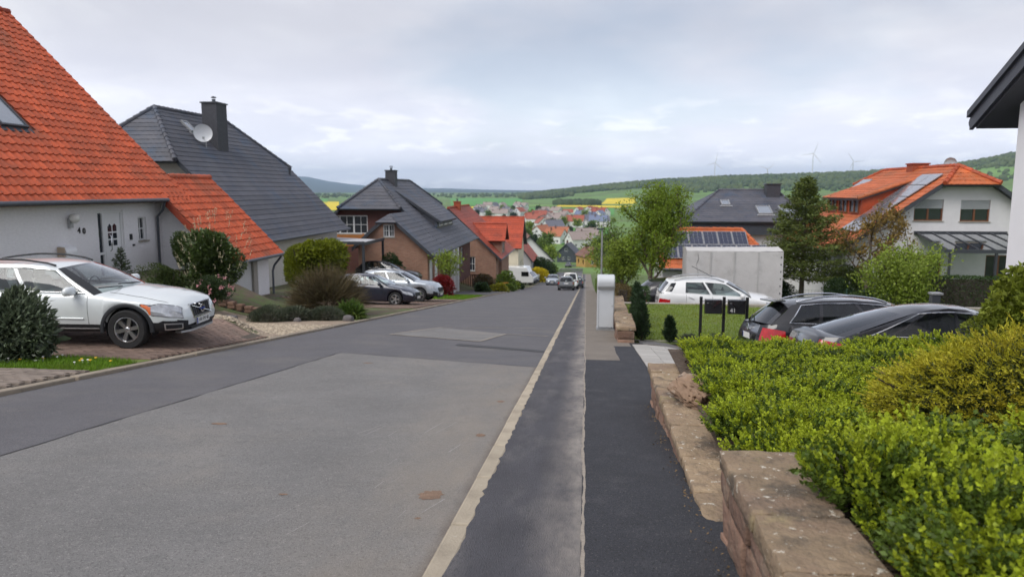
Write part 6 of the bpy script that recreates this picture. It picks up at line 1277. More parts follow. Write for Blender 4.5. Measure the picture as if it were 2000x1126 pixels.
# ---------------------------------------------------------------- sandstone wall in the foreground
from mathutils import noise as mnoise
SAND = mat('sandstone', (.285, .21, .135), .92, .28, 6, bump=2.2, bscale=30, objrand=.18, dirt=[((.20, .135, .10), 1.9, .45, .65, .6), ((.085, .07, .055), 3.2, .50, .66, .85), ((.33, .27, .14), 2.4, .58, .72, .6), ((.58, .54, .46), 17, .60, .66, .9)])
SANDR = mat('red_sandstone', (.23, .14, .10), .95, .22, 5, bump=2.0, bscale=24, objrand=.25, dirt=[((.33, .26, .19), 3, .5, .7, .6), ((.08, .06, .05), 4, .55, .75, .6)])
def stone(par, name, a, c, m, r=.02, n=(5, 5, 3), amp=.008, seed=0, fr=6):
    a, c = Vector(a), Vector(c); s_ = (c - a) / 2; o = (a + c) / 2; r = min(r, min(s_) * .8); b = MB()
    def P(u, v, w_):
        p = Vector((u * s_.x, v * s_.y, w_ * s_.z)); q = Vector([max(-(k - r), min(k - r, e)) for k, e in zip(s_, p)]); d = p - q
        p = q + (d.normalized() * r if d.length > 1e-9 else Vector()); nv = mnoise.noise_vector((o + p) * fr + Vector((seed, 0, 0))); return o + p + nv * amp
    ends = lambda k: [-1, -1 + .06] + lin(-1, 1, k)[1:-1] + [1 - .06, 1]
    U, V_, W_ = ends(n[0]), ends(n[1]), ends(n[2])
    b.grid([[P(u, v, 1) for u in U] for v in V_]); b.grid([[P(u, v, -1) for u in U] for v in V_], flip=True)
    b.grid([[P(u, -1, w_) for u in U] for w_ in W_]); b.grid([[P(u, 1, w_) for u in U] for w_ in W_], flip=True)
    b.grid([[P(1, v, w_) for v in V_] for w_ in W_]); b.grid([[P(-1, v, w_) for v in V_] for w_ in W_], flip=True)
    me = b.mesh(name, [m], org(par)); bm = __import__('bmesh').new(); bm.from_mesh(me); __import__('bmesh').ops.remove_doubles(bm, verts=bm.verts, dist=.0008); bm.to_mesh(me); bm.free(); me.polygons.foreach_set('use_smooth', [True] * len(me.polygons)); me.set_sharp_from_angle(angle=rad(50))
    return link(name, me, par)
def stone_wall(label, x0, x1, y0, y1, ztop, zbase, capl, seed, ch=.09, over=.02, endcap=False):
    rs = random.Random(seed); t = thing('sandstone_wall', label, 'wall', ((x0 + x1) / 2, (y0 + y1) / 2, zbase(y1)), 0, 'sandstone walls along the pavement'); y = y0; i = 0
    while y < y1 - .05:
        l_ = min(y1 - y, capl * rs.uniform(.8, 1.2)); l_ = y1 - y if y1 - y - l_ < .2 else l_
        stone(t, 'cap_stone', (x0 - over + rs.uniform(-.008, .008), y + .005, ztop - ch), (x1 + rs.uniform(-.01, .02), y + l_ - .005, ztop + rs.uniform(-.006, .004)), SAND, .012, (7, 9, 3), .013, seed + i, 9); y += l_; i += 1
    zc = ztop - ch - .004; k = 0
    while zc > min(zbase(y0), zbase(y1)) - .02 and k < 8:
        h = rs.uniform(.14, .24); y = y0
        while y < y1 - .02:
            l_ = min(y1 - y, rs.uniform(.2, .46)); l_ = y1 - y if y1 - y - l_ < .12 else l_
            if zc > zbase(y + l_) - .03: stone(t, 'wall_stone', (x0 + rs.uniform(-.004, .022), y + .006, zc - h + .008), (x1 - .03, y + l_ - .006, zc - .004), SANDR, .014, (4, 5, 4), .012, seed + 50 + i, 11); i += 1
            y += l_
        zc -= h; k += 1
    b = MB(); zb = min(zbase(y0), zbase(y1)) - .3; b.box((x0 + .03, y0 + .02, zb), (x1 - .05, y1 - .02, ztop - ch - .02)); b.build('mortar', mat('lime_mortar', (.17, .14, .11), .95, .2, 9), t); return t
gp_ = lambda y: zr(y) + .04 if y > 0 else -S0 * y + .04
stone_wall('low level sandstone wall with the holed rock, running from the slab path to the raised part', .74, 1.10, 4.02, 8.28, -.46, gp_, .62, 5)
stone_wall('raised sandstone wall with lichen-spotted capstones in the bottom corner', .755, 1.15, .9, 3.97, .09, gp_, .62, 77, ch=.10)
stone_wall('short sandstone wall beside the white cabinet, nearer block', .70, 1.10, 15.92, 17.7, -1.47, gp_, .9, 31)
stone_wall('short sandstone wall behind the white cabinet, farther block', .78, 1.12, 17.75, 22.4, -1.72, gp_, .9, 41)
# pitted rock on the wall
rk = MB(); nU, nV = 90, 56; rows = []
for j in range(nV):
    th_ = PI * j / (nV - 1); row = []
    for i in range(nU):
        a = 2 * PI * i / (nU - 1); d = Vector((math.sin(th_) * math.cos(a), math.sin(th_) * math.sin(a), math.cos(th_))); n0 = mnoise.fractal(d * 1.7 + Vector((4.2, 1, 7)), 1.3, 2, 4); pit = mnoise.noise(d * 5.0 + Vector((1, 9, 3))); pit = max(0, pit - .24); ang = max(abs(d.x) * .9 + abs(d.z) * .5, abs(d.y) * 1.0, abs(d.z) * 1.1, abs(d.x + .6 * d.y) * .8)
        r_ = .80 / max(.55, ang) + .22 * n0 - .85 * pit; row.append((d.x * .19 * r_, d.y * .27 * r_, d.z * .14 * r_ + .04 * d.y))
    rows.append(row)
rk.grid(rows, flip=True); ro_ = rk.build('pitted_rock', mat('rock_sandstone', (.27, .18, .12), .95, .25, 6, bump=2, bscale=30, dirt=[((.35, .30, .25), 4, .5, .7, .7), ((.10, .07, .05), 9, .56, .7, .8)]), smooth=55); ro_.location = (1.02, 6.72, -.375); ro_.rotation_euler = (.08, -.1, .5); tag(ro_, 'reddish rock full of holes lying on the low sandstone wall', 'rock')
b = MB(); b.lathe([(0, 0), (.05, .0), (.055, .012), (.03, .02), (0, .02)], 10, (.92, 17.0, -1.468)); tag(b.build('flat_pebble', mat('pale_pebble', (.5, .42, .32), .9), smooth=50), 'small pale pebble lying on the short wall cap', 'pebble')
# bark and leaf litter behind the wall
P = np.array([[random.uniform(1.1, 1.5), random.uniform(1.2, 8.2)] for _ in range(2600)]); P3 = np.array([(x, y, zB(x, y) + random.uniform(.0, .03)) for x, y in P]); d = RNG.normal(size=P3.shape); d[:, 2] *= .25
lo = leafobj('leaf_litter', [leafquads(P3, d, RNG.uniform(.03, .08, len(P3)), RNG.uniform(.015, .03, len(P3)))], mat('litter', (.10, .072, .05), .9, .3, 8, island=.5)); tag(lo, 'brown leaf litter and bark behind the sandstone wall', 'litter', kind='stuff')
P3 = np.array([(.73 - abs(random.gauss(0, .05)), y, zr(y) + .046) for y in (random.uniform(2.2, 8.3) for _ in range(170))]); d = RNG.normal(size=P3.shape); d[:, 2] = abs(d[:, 2]) * .25 + .02
tag(leafobj('fallen_leaves', [leafquads(P3, d, RNG.uniform(.01, .035, len(P3)), RNG.uniform(.006, .016, len(P3)))], mat('dry_leaf', (.17, .115, .06), .9, .3, 8, island=.6)), 'small fallen leaves and crumbs along the foot of the sandstone wall', 'leaves', kind='stuff')
# ---------------------------------------------------------------- box hedge
BOXN = leaf_m('box_young_leaf', (.37, .44, .03), .35, .45, .32, .5, alt=(.20, .32, .03), scale=2.2); BOXO = leaf_m('box_old_leaf', (.09, .14, .02), .25, .4, .2, .45, alt=(.08, .12, .025))
def shoots(n, m_, c, r, L_, W_, rise, sl, rg, lumps=6, amp=.3, low=-.3, spread=.45):
    d = unit(rg.normal(size=(n, 3))); d[:, 2] = np.where(d[:, 2] < low, -d[:, 2], d[:, 2]); q = unit(rg.normal(size=(lumps, 3))); q[:, 2] = abs(q[:, 2]) * .6; q = unit(q); k = np.ones(n)
    for e in q: k += amp * np.exp(6 * (d @ e - 1)) - amp * .2
    base = np.array(c) + d * np.array(r) * (k * (1 - .18 * rg.random(n)))[:, None]; g = unit(d * np.array([1, 1, .6]) + np.array([0, 0, rise]) + rg.normal(size=(n, 3)) * .3); ln = sl * rg.uniform(.6, 1.5, n)
    ph = rg.uniform(0, PI, n); e1 = unit(np.cross(g, rg.normal(size=(n, 3)))); e2 = np.cross(g, e1); V, F, Vo = [], [], []
    for j in range(m_):
        f_ = (j // 2) / max(1, m_ // 2 - 1); a = ph + (j // 2) * PI / 2 + (j % 2) * PI; sd = e1 * np.cos(a)[:, None] + e2 * np.sin(a)[:, None]
        p = base + g * (ln * f_)[:, None] - g * (ln * .35)[:, None]; dd = sd * (1 - .45 * f_) + g * (.45 + .7 * f_) + rg.normal(size=(n, 3)) * .12
        V.append(leafquads(p, dd, L_ * rg.uniform(.5, 1.35, n) * (1 - .25 * f_), W_ * rg.uniform(.8, 1.2, n), .12))
    half = int(m_ * .55); return V[half:], V[:half]
def merge(parts):
    Vs, Fs, k = [], [], 0
    for V, F in parts: Vs.append(V); Fs.append(F + k); k += len(V)
    return np.concatenate(Vs), np.concatenate(Fs)
bvar = []
for i in range(4):
    rg = np.random.default_rng(60 + i); yng, old = shoots(190, 36, (0, 0, .11), (.32, .32, .20), .028, .016, 1.7, .155, rg, lumps=8, amp=.35); y2, o2 = shoots(300, 12, (0, 0, .12), (.27, .27, .18), .03, .018, .4, .09, rg)
    bvar.append((npmesh('young_shoots', *merge(yng), [BOXN]), npmesh('foliage', *merge(old + y2 + o2), [BOXO])))
q = MB()
for k in range(9): a = k * .7; q.tube([(.02 * math.cos(a), .02 * math.sin(a), -.05), (.12 * math.cos(a), .12 * math.sin(a), .12), (.2 * math.cos(a), .2 * math.sin(a), .26)], [.008, .006, .003], 4)
stem_me = q.mesh('stems', [BARKD])
def box_shrub(x, y, z, s_, sz, i):
    t = thing('box_shrub', 'small-leaved box shrub with yellow-green shoots in the low hedge behind the sandstone wall', 'shrub', (x, y, z), i * 1.7, 'box shrubs of the low hedge', local=True); t.scale = (s_, s_, sz)
    for me, nm in ((bvar[i % 4][0], 'young_shoots'), (bvar[i % 4][1], 'foliage'), (stem_me, 'stems')): o = D.objects.new(nm, me); COL.objects.link(o); o.parent = t
i = 0; rb = random.Random(9)
for yy in np.arange(1.5, 8.4, .27): box_shrub((1.40 if yy < 4.1 else 1.30) + rb.uniform(-.04, .04), yy, zB(1.3, yy) - .02, rb.uniform(.62, .78), rb.uniform(.55, .8), i); i += 1
for yy in np.arange(1.7, 8.7, .40):
    for xx in np.arange(1.38, 5.0, .42):
        x, y = xx + rb.uniform(-.08, .08) + (.2 if i % 2 else 0) * .5, yy + rb.uniform(-.08, .08)
        if y < 4.1: x += .05
        if (x - 3.1) ** 2 / 1.3 + (y - 5.5) ** 2 / 1.3 < .75: i += 1; continue
        if y < 6 and x > 3.4: i += 1; continue
        s_ = rb.uniform(1.0, 1.28); sz = rb.uniform(.85, 1.1) * (1.0 if y < 4 else .92 if y < 5.6 else .78 if y < 6.8 else .60); box_shrub(x, y, zB(x, y) + rb.uniform(-.03, .02), s_, sz, i); i += 1
# golden juniper
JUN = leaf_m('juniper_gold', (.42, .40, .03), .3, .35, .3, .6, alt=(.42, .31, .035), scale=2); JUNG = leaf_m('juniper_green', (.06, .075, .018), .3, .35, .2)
def sprays(n, c, r, rg, L_=.17, m_=22, nl=.030, nw=.010, amp=.3, lumps=10, rise=.18):
    d = unit(rg.normal(size=(n, 3))); d[:, 2] = np.where(d[:, 2] < -.15, -d[:, 2], d[:, 2]); q = unit(rg.normal(size=(lumps, 3))); k = np.ones(n)
    for e in q: k += amp * np.exp(7 * (d @ e - 1)) - amp * .15
    base = np.array(c) + d * np.array(r) * (k * (1 - .3 * rg.random(n) ** 1.5))[:, None]; g = unit(d * np.array([1, 1, .35]) + np.array([-.25, -.15, rise]) + rg.normal(size=(n, 3)) * .35); e1 = unit(np.cross(g, np.array([0, 0, 1]) + rg.normal(size=(n, 3)) * .3)); ln = L_ * rg.uniform(.6, 1.3, n); out = []
    for j in range(m_):
        f_ = j / (m_ - 1); s_ = 1 if j % 2 else -1; p = base + g * (ln * f_)[:, None] + e1 * (s_ * ln * .16 * (1 - f_) * rg.random(n))[:, None]; out.append(leafquads(p, g * .9 + e1 * s_ * .8 * (1 - f_ * .6) + rg.normal(size=(n, 3)) * .25, nl * rg.uniform(.7, 1.3, n), nw, .1))
    return out
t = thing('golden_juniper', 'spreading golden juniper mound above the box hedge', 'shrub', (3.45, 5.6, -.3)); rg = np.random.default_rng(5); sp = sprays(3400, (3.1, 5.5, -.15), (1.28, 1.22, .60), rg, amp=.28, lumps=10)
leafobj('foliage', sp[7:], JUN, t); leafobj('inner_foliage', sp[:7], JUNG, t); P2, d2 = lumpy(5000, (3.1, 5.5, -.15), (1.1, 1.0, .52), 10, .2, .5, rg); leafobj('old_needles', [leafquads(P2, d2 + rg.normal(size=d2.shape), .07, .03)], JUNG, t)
b = MB()
for k in range(14): a = k * .45; b.tube([(3.1, 5.5, -.4), (3.1 + .5 * math.cos(a), 5.5 + .5 * math.sin(a), -.1), (3.1 + .95 * math.cos(a), 5.5 + .9 * math.sin(a), .12)], [.03, .02, .006], 5)
b.build('stems', BARKD, t)
SPIR = leaf_m('spirea_leaf', (.17, .21, .025), .25, .35, .3, alt=(.23, .24, .03))
shrub('spirea', 'upright yellow-green shrub in front of the white wall', (4.25, 7.5, .22), (.72, .68, .66), SPIR, 11000, .034, .018, .5, 10, .3, .45, base=-.35)
shrub('low_spirea', 'low yellow-green shrub at the foot of the white wall', (5.2, 8.9, -.05), (.55, .5, .45), SPIR, 5000, .036, .018, .5, 8, .3, .45, base=-.4)
# ---------------------------------------------------------------- left gardens
LAUR = leaf_m('laurel_leaf', (.12, .155, .095), .25, .4, .15, .38, alt=(.085, .105, .06), spec=.5); RHO = leaf_m('cherry_laurel_leaf', (.075, .115, .03), .25, .4, .15, .3, alt=(.05, .075, .022), spec=.6); FLW = mat('cream_flower', (.52, .46, .30), .8, .1, 5, island=.2); PINK = mat('pink_flower', (.62, .30, .32), .8, .1, 5, island=.3)
shrub('laurel_bush', 'grey-green long-leaved bush in front of the white estate car', (-8.98, 10.38, -.56), (.74, .62, .84), LAUR, 6500, .12, .036, .55, 12, .35, .55, base=-1.27, extra=lambda t: leafobj('lower_foliage', [leafquads(*(lambda P, d: (P, d + RNG.normal(size=d.shape) * .5 + np.array([0, 0, .4])))(*lumpy(2600, (-8.98, 10.38, -1.05), (.66, .56, .34), 8, .25, .5)), .12, .036)], LAUR, t))
def spikes(t):
    P, d = lumpy(120, (-11.95, 22.3, -.72), (1.16, 1.16, 1.36), 9, .10, .05); o, f = [], []
    for k in range(9): o.append(leafquads(P + (d * .4 + np.array([0, 0, 1])) * .022 * k, d + RNG.normal(size=d.shape) * .8, .035, .03))
    leafobj('flower_spikes', o, FLW, t)
shrub('cherry_laurel', 'tall dark cherry laurel with cream flower spikes beside the red wing roof', (-11.95, 22.3, -.72), (1.08, 1.08, 1.28), RHO, 15000, .11, .045, .3, 14, .22, .4, extra=spikes, base=zL(-11.95, 22.3))
shrub('dark_shrub', 'dark evergreen shrub against the house wall left of the cherry laurel', (-14.2, 24.9, -.7), (.9, .85, .95), RHO, 4500, .09, .04, .3, 8, .25, .4, base=-1.45)
shrub('leafy_shrub', 'loose mid green shrub in front of the dark evergreen', (-12.7, 21.0, -1.25), (.8, .7, .6), leaf_m('shrub_leaf', (.07, .10, .03), alt=(.10, .12, .04)), 3500, .07, .035, .4, 9, .3, .5, base=-1.6)
def roses(t):
    P, d = lumpy(26, (-11.2, 20.6, -1.46), (.68, .6, .45), 6, .2, 0); o = [leafquads(np.repeat(P, 10, 0) + RNG.normal(size=(260, 3)) * .025, RNG.normal(size=(260, 3)), .05, .045)]; leafobj('blossoms', o, PINK, t)
shrub('rose_bush', 'rounded green bush with pink blossoms at the garden edge', (-11.2, 20.6, -1.5), (.68, .6, .45), leaf_m('rose_leaf', (.05, .08, .03)), 3500, .05, .03, .3, 7, .2, .4, extra=roses, base=zL(-11.2, 20.6))
CONG = leaf_m('yew_gold', (.20, .235, .018), .3, .35, .25, alt=(.06, .09, .02), scale=1.8)
shrub('globe_conifer', 'large round golden green conifer behind the brown broom', (-9.75, 25.0, -1.05), (1.42, 1.42, 1.42), CONG, 24000, .11, .035, 1.1, 26, .15, .28, base=zL(-9.75, 25))
t = thing('broom_bush', 'brown twiggy broom bush in front of the round conifer', 'shrub', (-8.75, 23.9, -2.5)); P = np.tile(np.array([[-8.75, 23.9, -2.5]]), (2600, 1)); d = unit(RNG.normal(size=(2600, 3)) * np.array([1, 1, .7]) + np.array([0, 0, .55])); d[:, 2] = abs(d[:, 2]) + .05; d = unit(d); ln = RNG.uniform(.9, 1.5, 2600); P = P + d * (ln * .12)[:, None]; o = [leafquads(P + d * (ln * .3)[:, None] + RNG.normal(size=P.shape) * .05, d + RNG.normal(size=d.shape) * .12, ln * .75, .016, 0), leafquads(P + d * (ln * .6)[:, None] + RNG.normal(size=P.shape) * .12, d + RNG.normal(size=d.shape) * .35, ln * .35, .014, 0)]
leafobj('twigs', o, mat('broom_twig', (.115, .088, .042), .9, .25, 3, island=.4), t); P2 = np.array([[-8.75, 23.9, -1.95]]) + RNG.normal(size=(5000, 3)) * np.array([.5, .5, .35]); leafobj('foliage', [leafquads(P2, RNG.normal(size=P2.shape) + np.array([0, 0, .5]), .06, .02)], leaf_m('broom_leaf', (.085, .08, .03), alt=(.12, .09, .04)), t)
LAV = leaf_m('lavender_leaf', (.085, .105, .065), .3, .4, .2, alt=(.12, .10, .09))
for (x, y, r_, lab) in ((-9.3, 20.3, .62, 'grey-green lavender cushion, leftmost in the gravel bed'), (-8.75, 21.0, .60, 'grey-green lavender cushion touching the leftmost one'), (-7.95, 21.4, .55, 'brownish lavender cushion in the middle of the bed')):
    shrub('lavender', lab, (x, y, zL(x, y) + .14), (r_, r_ * .9, .30), LAV, 4200, .075, .012, .9, 6, .15, .35, base=zL(x, y), group='lavender cushions in the gravel bed')
shrub('daylily_clump', 'bright green leafy clump at the corner of the gravel bed', (-7.45, 22.4, zL(-7.45, 22.4) + .1), (.45, .42, .34), leaf_m('daylily_leaf', (.09, .16, .03), alt=(.13, .14, .03)), 1800, .2, .02, 1.0, 5, .2, .6, base=zL(-7.45, 22.4))
for (x, y, s_, lab) in ((-7.12, 21.15, .16, 'grey boulder at the kerb beside the leafy clump'), (-9.95, 19.4, .2, 'flat brown stone left of the lavender'), (-8.45, 20.5, .1, 'small stone between the lavender cushions')):
    o = stone(None, 'boulder', (x - s_, y - s_ * .8, zL(x, y) - .05), (x + s_, y + s_ * .8, zL(x, y) + s_ * 1.1), mat('boulder_grey', (.13, .12, .12), .9, .2, 5, bump=1), s_ * .6, (4, 4, 4), .04, 3); tag(o, lab, 'stone')
t = thing('dry_stone_edging', 'low dry stone edging below the white garage wing', 'edging', (-10.8, 22.4, -1.9)); rs = random.Random(4)
for k in range(11):
    for j in range(2): x = -11.6 + k * .24 + rs.uniform(-.03, .03); y = 21.9 + k * .06; z = zL(x, y); stone(t, 'edge_stone', (x, y, z + j * .11 - .03), (x + .26, y + .25, z + j * .11 + .09), SANDR, .03, (3, 3, 2), .015, k)
conifer('potted_conifer', 'small cone-shaped conifer by the white front door', (-15.35, 22.75, -1.35), .95, .32, RHO, 40, 3, leaf=(.06, .02), dens=60)
# grass strips
GRS = leaf_m('grass_blade', (.15, .28, .022), .3, .35, .35, alt=(.16, .22, .03), scale=1.2); GRL = leaf_m('lawn_blade', (.19, .265, .025), .3, .35, .3, alt=(.27, .27, .04), scale=.9)
def strip():
    while True:
        x, y = rnd.uniform(-11.5, -6.98), rnd.uniform(9.5, 10.98)
        if y < 10.9 - .28 * max(0, x + 8.2): return (x, y, zL(x, y) - .005)
sheet('grass_strip', lin(-11.6, -6.98, 10), lin(9.5, 10.97, 6), lambda x, y: zL(x, y) + .007, LAWN)
grass('grass', 'short bright grass strip with daisies beside the driveway', strip, 15000, GRS, (.04, .12), .010)
for (n, m, nm, lab) in ((26, mat('daisy_white', (.75, .75, .72), .7, .05, 5), 'daisies', 'white daisies dotted over the grass strip'), (34, mat('dandelion', (.72, .45, .01), .7, .1, 5), 'dandelions', 'yellow dandelions dotted over the grass strip')):
    b = MB()
    for k in range(n): x, y, z = strip(); h = rnd.uniform(.07, .13); r_ = .018 if nm == 'daisies' else .024; b.lathe([(0, h + .012), (r_ * .7, h + .008), (r_, h)], 7, (x, y, z)); b.tube([(x, y, z), (x, y, z + h)], .003, 3, cap=False)
    tag(b.build(nm, m), lab, 'flowers', kind='stuff')
grass('lawn_grass', 'mown lawn between the mailboxes and the white crossover', lambda: (lambda x, y: (x, y, zW(x, y) - .005))(rnd.uniform(1.2, 11.5), rnd.uniform(16.85, 22.5)), 42000, GRL, (.025, .065), .012)
sheet('verge_lawn', lin(-10.4, -6.98, 8), lin(41.2, 49.2, 10), lambda x, y: zL(x, y) + .02, LAWN); grass('verge_grass', 'triangle of bright lawn before the brick house', lambda: (lambda x, y: (x, y, zL(x, y)))(rnd.uniform(-10.2, -7), rnd.uniform(41.3, 49)), 9000, GRS, (.06, .14), .03)
# planting in front of the brick house and along the left side
shrub('red_shrub', 'bright red-leaved shrub by the corner of the brick house', (-9.3, 46.6, zL(-9.3, 46.6) + .7), (.8, .75, .95), mat('red_leaf', (.26, .018, .022), .6, .3, 3, island=.3, trans=.2), 1800, .12, .06, .3, base=zL(-9.9, 47))
tree('young_maple', 'small yellow-green tree standing above the red shrub', (-9.7, 48.2, zL(-9.7, 48.2)), 3.2, LV_Y, trunk_r=.05, first=.55, kids=(8, 4, 3), levels=2, per=40, leaf=(.16, .09), clump=.22, seed=8)
for (x, y, r_, h, m, lab) in ((-8.6, 60, .8, .5, LV_D, 'dark low shrub at the top of the rock garden'), (-9.2, 66, 1.3, 1.1, mat('bronze_leaf', (.12, .085, .035), .6, .3, 3, island=.4, trans=.2), 'bronze brown shrub on the rock garden slope'), (-7.9, 70, 1.5, 1.3, LV_G, 'rounded green shrub beyond the bronze one'), (-7.6, 63, .8, .45, leaf_m('golden_cushion', (.24, .24, .02)), 'golden cushion plant in the rock garden'), (-7.25, 66.5, .7, .4, LV_G, 'green cushion plant nearest the kerb in the rock garden'), (-7.3, 72, .9, .6, LV_Y, 'yellow-green cushion plant at the lower end of the rock garden'), (-7.1, 76, .7, .5, LV_D, 'dark cushion plant by the camper'), (-7.7, 68.5, .6, .4, mat('apricot_flower', (.6, .28, .06), .8, .1, 5, island=.3), 'apricot flowering cushion in the rock garden')):
    shrub('garden_shrub', lab, (x, y, zL(x, y) + h * .6), (r_, r_, h), m, 1500, .16, .09, .3, base=zL(x, y))
shrub('carport_shrub', 'dark green shrub under the carport edge', (-12.6, 46.5, -3.6), (1, .9, .9), LV_D, 1500, .13, .07, base=-4.5)
shrub('forsythia', 'bright yellow forsythia beside the road past the camper', (-7.6, 112, -11.6), (2.1, 2.0, 1.6), mat('forsythia_yellow', (.62, .50, .012), .7, .2, 2, island=.3, trans=.25), 2200, .26, .14, .2, base=-13)
shrub('roadside_thicket', 'dark green thicket behind the yellow forsythia', (-8.0, 122, -12.2), (3.4, 4, 2.6), LV_D, 3500, .3, .17, .2, base=-14); shrub('roadside_bush', 'brownish roadside bush beyond the thicket', (-7.3, 136, -13.6), (2.2, 3, 1.6), LV_G, 1800, .3, .17, .2, base=-15); shrub('golden_bush', 'small golden bush at the bend of the lane', (-6.9, 145, -14.3), (1.0, 1.2, 1.1), LV_Y, 900, .25, .15, .2, base=-15.5)
# ---------------------------------------------------------------- right side planting and street furniture
YR = lambda x, y: zr(y) - .09
ASH = leaf_m('locust_leaf', (.20, .29, .03), .3, .35, .35, alt=(.17, .22, .03), scale=1.4); LARCH = leaf_m('larch_needle', (.125, .165, .04), .3, .4, .25, alt=(.14, .15, .04), scale=1.2); BRZ = leaf_m('bronze_bud', (.25, .17, .04), .3, .4, .3, alt=(.10, .055, .025), scale=1.5)
tree('locust_tree', 'light green feathery tree by the white crossover', (2.75, 32, YR(2.7, 32)), 5.5, ASH, trunk_r=.13, first=.33, kids=(15, 7, 4), levels=3, per=44, leaf=(.12, .048), clump=.17, up=.5, spread=.75, seed=4, lens=(.40, .50, .5))
tree('street_tree', 'smaller green tree by the hedge beyond the white cabinet', (1.95, 40.5, YR(2, 40)), 3.7, LV_Y, trunk_r=.10, first=.35, kids=(11, 6, 4), levels=3, per=36, leaf=(.14, .065), clump=.22, up=.45, spread=.7, seed=14, lens=(.38, .5, .5))
tree('slope_tree', 'olive green tree lower down the slope behind the lamp', (2.9, 68, YR(3, 68)), 7, LV_G, trunk_r=.12, first=.3, kids=(10, 6), levels=2, per=34, leaf=(.28, .14), clump=.5, up=.4, seed=25, lens=(.42, .5))
tree('slope_tree', 'darker tree farther down beside the pavement', (3.4, 88, YR(3, 88)), 7, LV_D, trunk_r=.13, first=.25, kids=(10, 6), levels=2, per=34, leaf=(.34, .18), clump=.55, up=.4, seed=26, lens=(.42, .5)); tree('slope_tree', 'fresh green tree at the lower end of the pavement', (2.6, 112, zr(112)), 7, LV_Y, trunk_r=.13, first=.25, kids=(10, 6), levels=2, per=30, leaf=(.4, .2), clump=.6, up=.4, seed=27, lens=(.42, .5))
conifer('larch', 'dark green conifer in front of the white gable house', (11.3, 39.6, YR(11, 39.6)), 6.8, 2.6, LARCH, 100, 3, dens=240, leaf=(.19, .055), bark=BARK, start=.22, droop=.25, irr=.45, power=.65)
tree('sumac', 'half bare bronze tree before the orange roof', (13.9, 37.5, YR(14, 37.5)), 5.3, BRZ, trunk_r=.10, first=.22, kids=(9, 6, 4), levels=3, per=13, leaf=(.18, .08), clump=.12, up=.45, spread=1.0, seed=9, lens=(.55, .5, .45))
tree('hazel', 'yellow-green bushy tree left of the patio canopy', (13.9, 33.6, YR(13.9, 33.6)), 3.0, LV_Y, trunk_r=.07, first=.1, kids=(9, 6), levels=2, per=95, leaf=(.14, .075), clump=.34, up=.5, seed=12, lens=(.55, .5), stems=3)
tree('far_garden_tree', 'dark tree top showing over the orange roof', (16, 66, YR(16, 66)), 10.2, LV_D, trunk_r=.16, first=.3, kids=(10, 6), levels=2, per=30, leaf=(.26, .13), clump=.5, seed=31, lens=(.4, .5))
for (x, y, r_, h, m, lab) in ((12.0, 36.4, .95, .95, LV_D, 'dark round shrub at the foot of the conifer'), (13.2, 35.4, .9, .75, RHO, 'glossy dark shrub right of the round one'), (10.6, 42, 1.4, 1.2, LV_D, 'broad dark shrub behind the conifer trunk'), (15.6, 36.4, 1.2, 1.3, LV_D, 'dark shrub behind the yellow-green bushy tree'), (13.6, 38.6, 1.4, 1.5, RHO, 'tall dark shrub under the bronze tree'), (9.3, 46.5, 1.3, 1.4, LV_D, 'dark shrub between garage and conifer')):
    shrub('garden_shrub', lab, (x, y, YR(x, y) + h * .75), (r_, r_, h), m, 3000, .10, .05, .3, base=YR(x, y))
HEDG = leaf_m('hedge_leaf', (.045, .085, .022), .25, .35, .2, alt=(.065, .11, .025)); HEDB = leaf_m('hedge_bronze', (.13, .095, .035), .3, .4, .2, alt=(.07, .075, .025))
hedge('clipped_hedge', 'dark clipped hedge in front of the patio canopy', 14.9, 19.0, 33.6, 34.6, YR, 1.75, HEDG, 420, .07, .045)
hedge('clipped_hedge', 'dark low hedge behind the tree trunks beside the white cabinet', 1.4, 6.2, 35.2, 36.1, YR, 1.0, HEDG, 420, .06, .04)
hedge('beech_hedge', 'bronze brown hedge along the pavement behind the white cabinet', .98, 1.42, 23.4, 30.5, YR, 1.25, HEDB, 700, .05, .032); hedge('pavement_hedge', 'green hedge continuing the bronze one down the pavement', 1.02, 1.6, 31.0, 43, YR, 1.15, HEDG, 420, .07, .045); hedge('lower_hedge', 'long green hedge farther down the pavement', 1.02, 1.9, 47, 75, YR, 1.25, LV_G, 160, .13, .08)
hedge('block_hedge', 'square clipped hedge block just behind the white cabinet', 1.45, 2.1, 24.4, 25.6, YR, 1.2, HEDG, 800, .05, .032)
shrub('round_bush', 'rounded olive bush beside the street lamp', (1.75, 45, YR(1.8, 45) + .9), (1.0, 1.3, 1.0), LV_G, 2600, .11, .06, .3, base=YR(1.8, 45))
for (x, y, h, r_, lab) in ((1.28, 16.75, .95, .15, 'dwarf cypress nearest the slab path in the wall row'), (1.30, 17.5, 1.05, .16, 'second dwarf cypress along the short wall'), (1.33, 18.5, 1.0, .16, 'third dwarf cypress along the short wall'), (1.36, 19.5, 1.05, .15, 'farthest dwarf cypress along the short wall'), (1.92, 16.75, .62, .11, 'single small cypress standing alone at the lawn edge')):
    conifer('dwarf_cypress', lab, (x, y, ZLN - .03), h, r_, leaf_m('cypress', (.028, .055, .022), .3, .4, .15), 70, int(y * 10), 'dwarf cypresses along the lawn edge', dens=34, leaf=(.06, .02), droop=-.9, power=.55, start=.04, irr=.3)
sheet('border_bed', lin(1.12, 9, 12), [16.2, 16.5, 16.86], lambda x, y: ZLN - .01 + .015 * math.sin(7 * x + 9 * y), SOIL)
t = thing('bed_edging', 'thin concrete edging along the lawn border', 'edging', (4, 16.88, ZLN - .1))
for k in range(8): b = MB(); b.box((1.15 + k * .98, 16.86, ZLN - .15), (2.12 + k * .98, 16.92, ZLN + .03)); b.build('edging_slab', CONC, t)
